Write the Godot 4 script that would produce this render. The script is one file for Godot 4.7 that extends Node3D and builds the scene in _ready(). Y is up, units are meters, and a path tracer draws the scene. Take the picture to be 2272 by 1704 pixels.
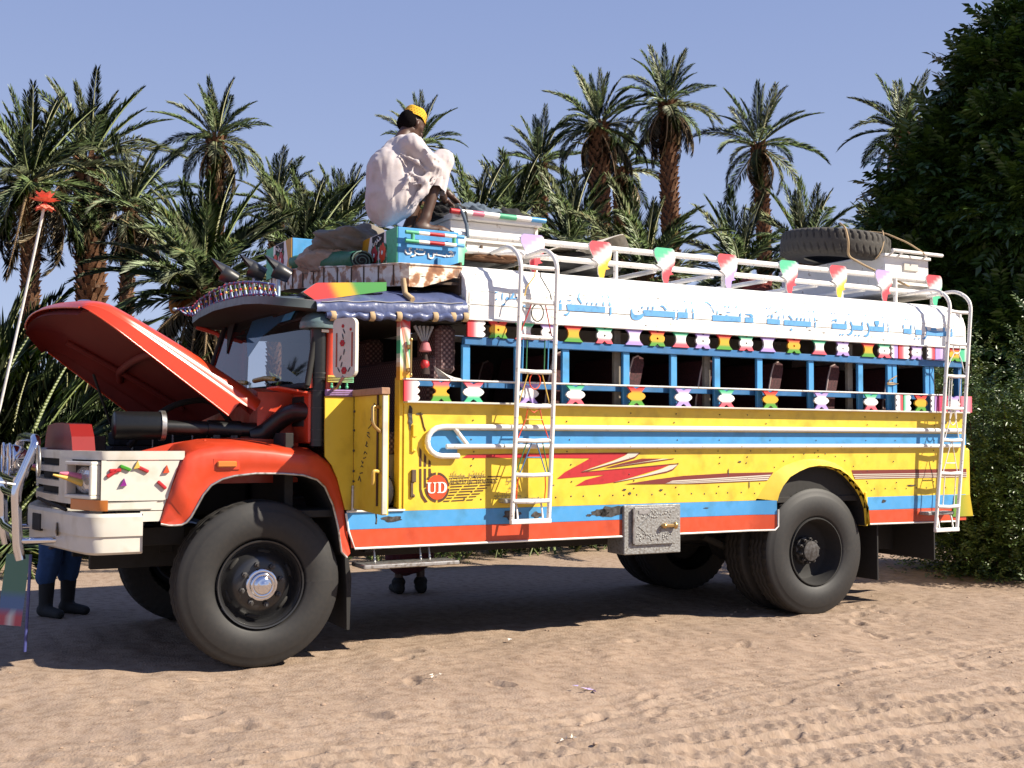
extends Node3D

# ---------------------------------------------------------------- mesh builder
class MB:
	var st := SurfaceTool.new()
	var g := 0
	var colored := false
	func _init():
		st.begin(Mesh.PRIMITIVE_TRIANGLES)
		st.set_smooth_group(-1)
	func flat() -> MB:
		st.set_smooth_group(-1)
		return self
	func smooth() -> MB:
		g += 1
		st.set_smooth_group(g)
		return self
	func col(c: Color) -> MB:
		colored = true
		st.set_color(c)
		return self
	func v(p: Vector3) -> void:
		st.add_vertex(p)
	func tri(a: Vector3, b: Vector3, c: Vector3) -> void:
		st.add_vertex(a)
		st.add_vertex(b)
		st.add_vertex(c)
	func quad(a: Vector3, b: Vector3, c: Vector3, d: Vector3) -> void:
		tri(a, b, c)
		tri(a, c, d)
	func box(c: Vector3, s: Vector3, bev := 0.004, b := Basis()) -> MB:
		var h := s * 0.5
		bev = minf(bev, minf(h.x, minf(h.y, h.z)) * 0.45)
		flat()
		var P := []
		for k in 8:
			P.append(Vector3(1 if k & 1 else -1, 1 if k & 2 else -1, 1 if k & 4 else -1))
		var at := func(k: int, ax: int) -> Vector3:
			var q: Vector3 = P[k]
			var r := Vector3(q.x * (h.x - bev), q.y * (h.y - bev), q.z * (h.z - bev))
			r[ax] = q[ax] * h[ax]
			return c + b * r
		var F := [[0, [1, 3, 7, 5]], [0, [0, 4, 6, 2]], [1, [2, 6, 7, 3]], [1, [0, 1, 5, 4]], [2, [4, 5, 7, 6]], [2, [0, 2, 3, 1]]]
		for f in F:
			var k: Array = f[1]
			quad(at.call(k[3], f[0]), at.call(k[2], f[0]), at.call(k[1], f[0]), at.call(k[0], f[0]))
		if bev > 0.0005:
			for e in [[0, 1, 1, 2], [2, 3, 1, 2], [4, 5, 1, 2], [6, 7, 1, 2], [0, 2, 0, 2], [1, 3, 0, 2], [4, 6, 0, 2], [5, 7, 0, 2], [0, 4, 0, 1], [1, 5, 0, 1], [2, 6, 0, 1], [3, 7, 0, 1]]:
				quad(at.call(e[0], e[2]), at.call(e[1], e[2]), at.call(e[1], e[3]), at.call(e[0], e[3]))
			for k in 8:
				tri(at.call(k, 0), at.call(k, 1), at.call(k, 2))
		return self
	func tube(path: Array, r: float, n := 8, closed := false, r2 := -1.0) -> MB:
		smooth()
		var m := path.size()
		var rings := []
		var up := Vector3.UP
		var t0: Vector3 = (path[1] - path[0]).normalized()
		if absf(t0.dot(up)) > 0.9:
			up = Vector3.RIGHT
		var nrm := (up - t0 * up.dot(t0)).normalized()
		for i in m:
			var a: Vector3 = path[(i - 1 + m) % m] if (closed or i > 0) else path[i]
			var bb: Vector3 = path[(i + 1) % m] if (closed or i < m - 1) else path[i]
			var t := (bb - a).normalized()
			nrm = (nrm - t * nrm.dot(t)).normalized()
			var bi := t.cross(nrm)
			var rr := r if r2 < 0 else lerpf(r, r2, float(i) / (m - 1))
			var ring := []
			for k in n:
				var an := TAU * k / n
				ring.append(path[i] + (nrm * cos(an) + bi * sin(an)) * rr)
			rings.append(ring)
		for i in (m if closed else m - 1):
			var A: Array = rings[i]
			var B: Array = rings[(i + 1) % m]
			for k in n:
				quad(A[k], A[(k + 1) % n], B[(k + 1) % n], B[k])
		if not closed:
			flat()
			for k in range(1, n - 1):
				tri(rings[0][0], rings[0][k + 1], rings[0][k])
				tri(rings[m - 1][0], rings[m - 1][k], rings[m - 1][k + 1])
		return self
	# prof: points (axial, radius); xf maps axial to local z
	func lathe(prof: Array, n: int, xf: Transform3D, sharp := 0.55) -> MB:
		smooth()
		for i in prof.size() - 1:
			if i > 0:
				var d0: Vector2 = (prof[i] - prof[i - 1]).normalized()
				var d1: Vector2 = (prof[i + 1] - prof[i]).normalized()
				if d0.dot(d1) < sharp:
					smooth()
			for k in n:
				var a0 := TAU * k / n
				var a1 := TAU * (k + 1) / n
				var q := []
				for e in [[i, a0], [i, a1], [i + 1, a1], [i + 1, a0]]:
					var pr: Vector2 = prof[e[0]]
					q.append(xf * Vector3(cos(e[1]) * pr.y, sin(e[1]) * pr.y, pr.x))
				if (q[0] - q[1]).length_squared() > 1e-10:
					tri(q[0], q[1], q[2])
				if (q[2] - q[3]).length_squared() > 1e-10:
					tri(q[0], q[2], q[3])
		return self
	# flat polygon in local xy extruded from z=0 to z=-depth
	func prism(poly: PackedVector2Array, xf: Transform3D, depth: float, cf = null) -> MB:
		flat()
		var idx := Geometry2D.triangulate_polygon(poly)
		for k in range(0, idx.size(), 3):
			for e in 3:
				var p := poly[idx[k + e]]
				if cf != null:
					col(cf.call(p))
				v(xf * Vector3(p.x, p.y, 0))
		if depth > 0:
			for k in range(0, idx.size(), 3):
				for e in 3:
					var p := poly[idx[k + 2 - e]]
					if cf != null:
						col(cf.call(p))
					v(xf * Vector3(p.x, p.y, -depth))
			var n := poly.size()
			for i in n:
				var a := poly[i]
				var b := poly[(i + 1) % n]
				if cf != null:
					col(cf.call((a + b) * 0.5))
				quad(xf * Vector3(a.x, a.y, 0), xf * Vector3(b.x, b.y, 0), xf * Vector3(b.x, b.y, -depth), xf * Vector3(a.x, a.y, -depth))
		return self
	func grid(nu: int, nv: int, f: Callable, wrap := false) -> MB:
		smooth()
		var P := []
		for i in nu + 1:
			for j in nv + 1:
				P.append(f.call(float(i) / nu, float(j) / nv))
		for i in nu:
			for j in nv:
				var a := i * (nv + 1) + j
				quad(P[a], P[a + nv + 1], P[a + nv + 2], P[a + 1])
		return self
	func ball(c: Vector3, r: Vector3, n := 10, b := Basis()) -> MB:
		smooth()
		var f := func(u: float, w: float) -> Vector3:
			var th := u * TAU
			var ph := (w - 0.5) * PI
			return c + b * Vector3(cos(th) * cos(ph) * r.x, sin(ph) * r.y, sin(th) * cos(ph) * r.z)
		return grid(n, n / 2 + 1, f)
	func mesh() -> ArrayMesh:
		st.generate_normals()
		return st.commit()

# ---------------------------------------------------------------- helpers
var used := {}
var M := {}

func numbered(n: String) -> String:
	if not used.has(n):
		used[n] = 0
		return n
	used[n] += 1
	return "%s_%03d" % [n, used[n]]

func thing(called: String, label: String, category: String, at := Vector3.ZERO, group := "") -> Node3D:
	var o := Node3D.new()
	o.name = numbered(called)
	add_child(o)
	o.position = at
	tag(o, label, category, group)
	return o

func tag(o: Node, label: String, category: String, group := "") -> void:
	o.set_meta("label", label)
	o.set_meta("category", category)
	if group != "":
		o.set_meta("group", group)

var kids := {}
# a part named under its parent; repeats get three-digit numbers
func part(parent: Node3D, called: String, mesh, mat: Material) -> MeshInstance3D:
	var o := MeshInstance3D.new()
	o.mesh = mesh.mesh() if mesh is MB else mesh
	o.material_override = mat
	var key := str(parent.get_instance_id()) + called
	if kids.has(key):
		kids[key] += 1
		o.name = "%s_%03d" % [called, kids[key]]
	else:
		kids[key] = 0
		o.name = called
	parent.add_child(o, true)
	return o

func whole(called: String, mesh, mat: Material, label: String, category: String, group := "") -> MeshInstance3D:
	var o := MeshInstance3D.new()
	o.mesh = mesh.mesh() if mesh is MB else mesh
	o.material_override = mat
	o.name = numbered(called)
	add_child(o)
	tag(o, label, category, group)
	return o

func noise(freq: float, seed_: int, oct := 4) -> FastNoiseLite:
	var n := FastNoiseLite.new()
	n.noise_type = FastNoiseLite.TYPE_SIMPLEX_SMOOTH
	n.frequency = freq
	n.seed = seed_
	n.fractal_octaves = oct
	return n

func ntex(freq: float, seed_: int, ramp: Array, size := 512, oct := 5) -> NoiseTexture2D:
	var t := NoiseTexture2D.new()
	t.width = size
	t.height = size
	t.seamless = true
	t.noise = noise(freq, seed_, oct)
	if ramp.size():
		var g := Gradient.new()
		var offs := PackedFloat32Array()
		var cols := PackedColorArray()
		for r in ramp:
			offs.append(r[0])
			cols.append(r[1])
		g.offsets = offs
		g.colors = cols
		t.color_ramp = g
	return t

func nbump(freq: float, seed_: int, strength: float, size := 512) -> NoiseTexture2D:
	var t := ntex(freq, seed_, [], size)
	t.as_normal_map = true
	t.bump_strength = strength
	return t

func lin(r: float, g: float, b: float) -> Color:
	return Color(r, g, b).linear_to_srgb()

func mat(c: Color, rough := 0.6, metal := 0.0, tex: Texture2D = null, scale := 1.0) -> StandardMaterial3D:
	var m := StandardMaterial3D.new()
	m.albedo_color = c
	m.roughness = rough
	m.metallic = metal
	if tex:
		m.albedo_texture = tex
		m.uv1_triplanar = true
		m.uv1_world_triplanar = true
		m.uv1_scale = Vector3.ONE * scale
	m.cull_mode = BaseMaterial3D.CULL_DISABLED
	return m

func vcol(rough := 0.5) -> StandardMaterial3D:
	var m := mat(Color.WHITE, rough)
	m.vertex_color_use_as_albedo = true
	return m

func V(x: float, y: float, z := 0.0) -> Vector3:
	return Vector3(x, y, z)

func poly(a: Array) -> PackedVector2Array:
	var p := PackedVector2Array()
	for i in range(0, a.size(), 2):
		p.append(Vector2(a[i], a[i + 1]))
	return p

func at_z(z: float) -> Transform3D:
	return Transform3D(Basis(), Vector3(0, 0, z))

func bend(pts: Array, r := 0.1, n := 5) -> Array:   # polyline with rounded corners
	var out := [pts[0]]
	for i in range(1, pts.size() - 1):
		var p: Vector3 = pts[i]
		var a: Vector3 = pts[i - 1] - p
		var b: Vector3 = pts[i + 1] - p
		var d := minf(r, minf(a.length(), b.length()) * 0.5)
		var p0 := p + a.normalized() * d
		var p1 := p + b.normalized() * d
		for k in n + 1:
			var t := float(k) / n
			out.append(p0.lerp(p, t).lerp(p.lerp(p1, t), t))
	out.append(pts[-1])
	return out

func materials() -> void:
	var grime := ntex(0.012, 3, [[0.0, Color(0.86, 0.83, 0.79)], [0.3, Color(0.96, 0.95, 0.93)], [0.5, Color(1, 1, 1)], [1.0, Color(0.98, 0.97, 0.96)]])
	var rough := ntex(0.03, 5, [[0.0, Color(0.55, 0.55, 0.55)], [1.0, Color(1, 1, 1)]])
	M.grime = grime
	var paints := {
		"yellow": lin(0.72, 0.51, 0.035), "blue": lin(0.06, 0.29, 0.60), "red": lin(0.54, 0.045, 0.010), "orange_red": lin(0.53, 0.06, 0.014),
		"white": lin(0.74, 0.73, 0.70), "beam": lin(0.03, 0.15, 0.36), "cream": lin(0.60, 0.57, 0.50), "grey_visor": lin(0.05, 0.065, 0.07)}
	for k in paints:
		var m := mat(paints[k], 0.42, 0.0, grime, 0.6)
		m.roughness_texture = rough
		m.roughness = 0.6
		m.clearcoat_enabled = true
		m.clearcoat = 0.35
		m.clearcoat_roughness = 0.25
		M[k] = m
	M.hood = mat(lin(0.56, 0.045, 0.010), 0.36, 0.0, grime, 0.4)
	M.hood_inner_shaded = mat(lin(0.15, 0.008, 0.004), 0.7, 0.0, grime, 1.0)  # bonnet red darkened, shade of the underside put into the colour
	M.under_visor_shaded = mat(lin(0.03, 0.035, 0.03), 0.8)  # near-black so the visor's underside looks shaded despite light from the sand
	M.hood.clearcoat_enabled = true
	M.hood.clearcoat = 0.6
	M.hood.clearcoat_roughness = 0.2
	M.decor = vcol(0.5)
	M.decor.clearcoat_enabled = true
	M.decor.clearcoat = 0.2
	M.print_blue = mat(lin(0.10, 0.33, 0.66), 0.6, 0.0, grime, 2.0)
	M.print_red = mat(lin(0.42, 0.012, 0.018), 0.5, 0.0, grime, 2.0)
	M.print_maroon = mat(lin(0.16, 0.02, 0.015), 0.5)
	M.print_brown = mat(lin(0.07, 0.025, 0.008), 0.6)
	M.print_pale = mat(lin(0.55, 0.50, 0.42), 0.5)
	M.print_orange = mat(lin(0.66, 0.06, 0.012), 0.5)
	M.print_white = mat(lin(0.8, 0.78, 0.74), 0.5)
	M.print_grey = mat(lin(0.30, 0.22, 0.06), 0.6)
	M.bare = mat(lin(0.13, 0.13, 0.135), 0.55, 0.5, ntex(0.05, 9, [[0.0, Color(0.5, 0.45, 0.4)], [1.0, Color(1, 1, 1)]], 256), 2.0)
	M.chrome = mat(lin(0.72, 0.73, 0.78), 0.12, 1.0)
	M.steel = mat(lin(0.50, 0.49, 0.47), 0.38, 0.85, ntex(0.04, 11, [[0.0, Color(0.6, 0.55, 0.5)], [0.5, Color(1, 1, 1)]], 256), 1.5)
	M.silver = mat(lin(0.30, 0.30, 0.29), 0.5, 0.5, ntex(0.05, 12, [[0.0, Color(0.75, 0.7, 0.66)], [0.5, Color(1, 1, 1)]], 256), 2.5)
	M.silver.normal_enabled = true
	M.silver.normal_texture = nbump(0.06, 21, 1.5, 256)
	M.brass = mat(lin(0.55, 0.36, 0.14), 0.3, 0.9)
	var dust := ntex(0.02, 14, [[0.0, Color(1.0, 0.94, 0.87)], [0.5, Color(0.86, 0.84, 0.82)], [1.0, Color(0.75, 0.74, 0.73)]])
	M.rubber = mat(lin(0.021, 0.0205, 0.021), 0.62, 0.0, dust, 2.0)
	M.tread = mat(lin(0.028, 0.026, 0.024), 0.85, 0.0, dust, 3.0)
	M.old_tread = mat(lin(0.075, 0.072, 0.066), 0.85, 0.0, dust, 3.0)
	M.black = mat(lin(0.012, 0.012, 0.013), 0.3)
	M.black.clearcoat_enabled = true
	M.black.clearcoat = 0.5
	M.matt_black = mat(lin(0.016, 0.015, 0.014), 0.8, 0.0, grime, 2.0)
	M.chassis = mat(lin(0.022, 0.02, 0.018), 0.85, 0.0, grime, 1.5)
	M.snorkel = mat(lin(0.016, 0.018, 0.019), 0.35, 0.0, dust, 3.0)
	M.snorkel_cap = mat(lin(0.10, 0.15, 0.16), 0.35, 0.0, grime, 3.0)
	M.vinyl = mat(lin(0.075, 0.095, 0.20), 0.36, 0.0, grime, 1.2)
	M.vinyl.normal_enabled = true
	M.vinyl.normal_texture = nbump(0.012, 31, 3.0, 256)
	M.strap = mat(lin(0.42, 0.30, 0.17), 0.85, 0.0, grime, 4.0)
	M.amber = mat(lin(0.55, 0.16, 0.01), 0.2)
	M.amber.clearcoat_enabled = true
	M.rail = mat(lin(0.72, 0.70, 0.67), 0.5, 0.0, ntex(0.04, 17, [[0.0, Color(0.45, 0.33, 0.24)], [0.16, Color(0.75, 0.66, 0.58)], [0.2, Color(1, 1, 1)], [1.0, Color(1, 1, 1)]], 512), 0.9)
	M.rusty = mat(Color.WHITE, 0.75, 0.0, ntex(0.011, 19, [[0.0, lin(0.16, 0.06, 0.03)], [0.38, lin(0.33, 0.15, 0.07)], [0.47, lin(0.55, 0.38, 0.26)], [0.53, lin(0.70, 0.65, 0.56)], [1.0, lin(0.74, 0.70, 0.62)]], 512), 1.1)
	M.brown_metal = mat(lin(0.10, 0.065, 0.045), 0.8, 0.0, grime, 2.0)
	M.plank = mat(lin(0.78, 0.77, 0.75), 0.5, 0.0, ntex(0.02, 23, [[0.0, Color(0.6, 0.55, 0.5)], [0.14, Color(0.9, 0.88, 0.85)], [0.22, Color(1, 1, 1)], [1.0, Color(0.98, 0.98, 0.97)]]), 0.9)
	var glass := StandardMaterial3D.new()
	glass.transparency = BaseMaterial3D.TRANSPARENCY_ALPHA
	glass.albedo_color = Color(0.12, 0.15, 0.17, 0.38)
	glass.roughness = 0.03
	M.glass = glass
	var lens := StandardMaterial3D.new()
	lens.transparency = BaseMaterial3D.TRANSPARENCY_ALPHA
	lens.albedo_color = Color(0.9, 0.9, 0.9, 0.25)
	lens.roughness = 0.08
	M.lens = lens
	M.maroon = mat(lin(0.11, 0.022, 0.025), 0.75, 0.0, ntex(0.05, 29, [[0.0, Color(0.45, 0.4, 0.4)], [1.0, Color(1, 1, 1)]], 256), 3.0)
	M.piping = mat(lin(0.35, 0.26, 0.24), 0.7)
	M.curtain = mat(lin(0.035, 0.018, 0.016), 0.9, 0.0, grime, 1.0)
	M.check = mat(Color.WHITE, 0.9)
	var im := Image.create(64, 64, false, Image.FORMAT_RGB8)
	for y in 64:
		for x in 64:
			var a := ((x + y) / 8) % 2 == 0
			var b := ((x - y + 64) / 8) % 2 == 0
			im.set_pixel(x, y, lin(0.24, 0.17, 0.16) if (a and b) else (lin(0.10, 0.05, 0.05) if (a != b) else lin(0.04, 0.025, 0.03)))
	M.check.albedo_texture = ImageTexture.create_from_image(im)
	M.check.uv1_triplanar = true
	M.check.uv1_world_triplanar = true
	M.check.uv1_scale = Vector3.ONE * 6.0
	M.wood = mat(lin(0.22, 0.19, 0.15), 0.8, 0.0, grime, 2.0)
	M.gold = mat(lin(0.62, 0.40, 0.08), 0.4)
	# sand
	M.sand = vcol(0.95)
	M.sand.metallic_specular = 0.2
	M.sand.albedo_texture = ntex(0.02, 41, [[0.0, Color(0.80, 0.77, 0.74)], [0.5, Color(0.95, 0.94, 0.93)], [1.0, Color(1, 1, 1)]], 1024, 6)
	M.sand.uv1_triplanar = true
	M.sand.uv1_world_triplanar = true
	M.sand.uv1_scale = Vector3.ONE * 0.45
	M.sand.normal_enabled = true
	M.sand.normal_texture = nbump(0.09, 43, 3.5, 1024)
	M.sand.normal_scale = 0.55
const ROOF_WORDS := {
	"mahas": [[5.129,2.545,5.445,2.547,5.442,2.499,5.144,2.497,5.134,2.5],
		[5.013,2.542,5.025,2.548,5.028,2.517,5.047,2.502,5.078,2.499,5.116,2.511,5.135,2.523,5.138,2.5,5.116,2.475,5.085,2.462,5.053,2.459,5.025,2.465,5.01,2.49],
		[5.173,2.575,5.184,2.576,5.184,2.55,5.173,2.55],
		[5.218,2.578,5.231,2.579,5.231,2.551,5.218,2.55],
		[5.119,2.58,5.11,2.556,5.13,2.554],
		[5.29,2.578,5.306,2.593,5.329,2.59,5.365,2.555,5.343,2.554,5.326,2.575,5.308,2.581],
		[5.468,2.547,5.569,2.549,5.569,2.5,5.468,2.499],
		[5.422,2.498,5.44,2.498,5.44,2.483,5.419,2.484],
		[5.461,2.498,5.479,2.498,5.475,2.483,5.46,2.484],
		[5.425,2.563,5.445,2.565,5.445,2.559,5.425,2.558],
		[5.461,2.564,5.479,2.565,5.479,2.559,5.461,2.557],
		[5.545,2.648,5.556,2.648,5.566,2.553,5.549,2.552],
		[5.611,2.646,5.619,2.647,5.631,2.556,5.613,2.555],
		[5.619,2.549,5.633,2.55,5.632,2.503,5.618,2.496]],
	"danqala": [[5.819,2.543,6.121,2.543,6.12,2.499,5.822,2.494],
		[6.166,2.542,6.255,2.543,6.254,2.499,6.166,2.498],
		[6.166,2.572,6.229,2.575,6.25,2.561,6.254,2.547,6.222,2.546,6.219,2.559,6.17,2.565],
		[6.107,2.572,6.121,2.573,6.121,2.546,6.107,2.545],
		[5.947,2.62,5.962,2.633,5.977,2.622,5.962,2.609],
		[5.985,2.62,6,2.633,6.015,2.622,6,2.609],
		[6.066,2.625,6.08,2.636,6.093,2.626,6.08,2.614],
		[5.966,2.576,6.014,2.576,6.01,2.57,5.969,2.569],
		[5.955,2.546,5.969,2.556,5.996,2.545],
		[5.865,2.645,5.874,2.646,5.881,2.551,5.867,2.551],
		[5.752,2.647,5.786,2.652,5.809,2.631,5.846,2.563,5.835,2.562,5.799,2.623,5.779,2.639,5.756,2.639]],
	"sukot": [[4.315,2.548,4.376,2.548,4.376,2.501,4.315,2.5],
		[4.418,2.549,4.77,2.548,4.77,2.501,4.428,2.498],
		[4.447,2.497,4.444,2.482,4.432,2.463,4.418,2.457,4.388,2.468,4.423,2.479],
		[4.359,2.577,4.372,2.578,4.372,2.557,4.359,2.556],
		[4.42,2.582,4.463,2.582,4.461,2.575,4.425,2.576],
		[4.458,2.556,4.466,2.566,4.472,2.564,4.465,2.554],
		[4.518,2.601,4.537,2.642,4.566,2.652,4.544,2.63,4.533,2.607,4.562,2.559,4.551,2.558,4.52,2.591],
		[4.6,2.576,4.609,2.576,4.609,2.556,4.6,2.556],
		[4.643,2.576,4.654,2.577,4.654,2.556,4.643,2.555],
		[4.687,2.577,4.698,2.577,4.698,2.556,4.687,2.555],
		[4.746,2.649,4.754,2.649,4.765,2.557,4.748,2.558],
		[4.8,2.646,4.81,2.647,4.824,2.559,4.806,2.558],
		[4.812,2.549,4.829,2.549,4.829,2.498,4.812,2.476]],
	"sajana": [[6.406,2.545,6.546,2.541,6.546,2.497,6.404,2.499],
		[6.592,2.542,6.897,2.542,6.897,2.496,6.592,2.496],
		[6.404,2.561,6.424,2.577,6.436,2.574,6.417,2.556],
		[6.449,2.582,6.465,2.582,6.465,2.552,6.449,2.551],
		[6.527,2.571,6.542,2.572,6.541,2.549,6.527,2.548],
		[6.402,2.634,6.415,2.644,6.428,2.635,6.415,2.624],
		[6.438,2.638,6.451,2.649,6.464,2.64,6.451,2.629],
		[6.496,2.608,6.511,2.62,6.525,2.61,6.511,2.598],
		[6.654,2.462,6.672,2.477,6.69,2.464,6.672,2.449],
		[6.58,2.644,6.589,2.644,6.595,2.555,6.586,2.554],
		[6.636,2.577,6.654,2.587,6.698,2.545,6.674,2.548,6.649,2.571],
		[6.732,2.571,6.747,2.571,6.747,2.547,6.732,2.546],
		[6.778,2.57,6.793,2.571,6.793,2.547,6.778,2.546],
		[6.82,2.57,6.833,2.57,6.833,2.547,6.819,2.546],
		[6.879,2.644,6.889,2.645,6.893,2.548,6.884,2.547],
		[6.934,2.644,6.945,2.645,6.954,2.551,6.936,2.55],
		[6.942,2.542,6.956,2.543,6.949,2.491,6.939,2.49]],
	"aziziya": [[7.144,2.541,7.319,2.542,7.318,2.495,7.14,2.495],
		[7.389,2.536,7.516,2.538,7.519,2.494,7.395,2.494],
		[7.597,2.538,7.778,2.541,7.777,2.494,7.603,2.494],
		[7.14,2.554,7.148,2.573,7.199,2.582,7.201,2.557,7.183,2.555,7.183,2.569,7.16,2.563],
		[7.3,2.572,7.315,2.573,7.315,2.544,7.299,2.543],
		[7.5,2.571,7.515,2.572,7.514,2.54,7.5,2.54],
		[7.366,2.578,7.385,2.55,7.393,2.527,7.393,2.492,7.38,2.457,7.349,2.442,7.31,2.453,7.349,2.461,7.373,2.486,7.377,2.521,7.358,2.555],
		[7.572,2.575,7.59,2.549,7.6,2.526,7.595,2.484,7.579,2.448,7.55,2.438,7.513,2.45,7.555,2.459,7.579,2.484,7.584,2.519,7.564,2.559],
		[7.657,2.591,7.71,2.594,7.713,2.567,7.697,2.541,7.672,2.541,7.657,2.567],
		[7.766,2.638,7.775,2.639,7.781,2.543,7.767,2.543],
		[7.82,2.641,7.829,2.642,7.833,2.549,7.823,2.549],
		[7.825,2.54,7.835,2.541,7.832,2.493,7.825,2.492],
		[7.139,2.633,7.153,2.644,7.167,2.634,7.153,2.623],
		[7.179,2.637,7.192,2.647,7.204,2.638,7.191,2.628],
		[7.346,2.633,7.359,2.643,7.372,2.634,7.359,2.624],
		[7.548,2.632,7.561,2.642,7.574,2.634,7.561,2.623],
		[7.224,2.445,7.238,2.456,7.252,2.446,7.238,2.435],
		[7.257,2.446,7.271,2.457,7.285,2.448,7.271,2.437],
		[7.409,2.446,7.424,2.458,7.438,2.448,7.423,2.437],
		[7.45,2.448,7.465,2.46,7.479,2.45,7.465,2.438]],
	"safariyat": [[8.025,2.538,8.126,2.538,8.122,2.49,8.021,2.493],
		[8.177,2.537,8.231,2.538,8.256,2.531,8.255,2.49,8.173,2.489],
		[8.333,2.534,8.584,2.536,8.583,2.49,8.326,2.488],
		[8.302,2.569,8.318,2.566,8.333,2.53,8.326,2.488,8.313,2.46,8.287,2.446,8.255,2.455,8.29,2.464,8.313,2.488,8.32,2.529],
		[8.013,2.573,8.026,2.574,8.026,2.538,8.013,2.538],
		[8.111,2.576,8.125,2.576,8.124,2.539,8.11,2.538],
		[8.164,2.644,8.17,2.644,8.175,2.537,8.166,2.537],
		[8.045,2.624,8.058,2.634,8.071,2.626,8.058,2.616],
		[8.081,2.631,8.094,2.64,8.107,2.632,8.094,2.622],
		[8.153,2.45,8.166,2.459,8.178,2.451,8.165,2.441],
		[8.207,2.453,8.22,2.463,8.232,2.454,8.22,2.445],
		[8.401,2.62,8.412,2.629,8.424,2.621,8.412,2.612],
		[8.385,2.56,8.444,2.563,8.456,2.54,8.375,2.537],
		[8.542,2.572,8.562,2.573,8.561,2.535,8.541,2.534],
		[8.637,2.535,8.668,2.536,8.664,2.491,8.633,2.491],
		[8.647,2.568,8.662,2.569,8.661,2.537,8.647,2.537]],
	"small": [[3.889,2.553,3.903,2.576,3.917,2.563,3.936,2.574,3.95,2.604,3.964,2.599,3.953,2.567,3.975,2.566,3.985,2.581,3.99,2.571,3.975,2.556,3.95,2.559,3.925,2.554,3.9,2.544],
		[3.795,2.604,3.826,2.605,3.826,2.6,3.802,2.592],
		[3.862,2.602,3.869,2.593,3.865,2.564,3.87,2.549,3.835,2.53,3.862,2.549,3.854,2.568,3.858,2.585],
		[3.802,2.548,3.813,2.557,3.823,2.549,3.813,2.539],
		[3.857,2.51,3.876,2.523,3.892,2.516,3.876,2.501],
		[4.042,2.525,4.061,2.512,4.056,2.502,4.039,2.506]],
}
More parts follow.
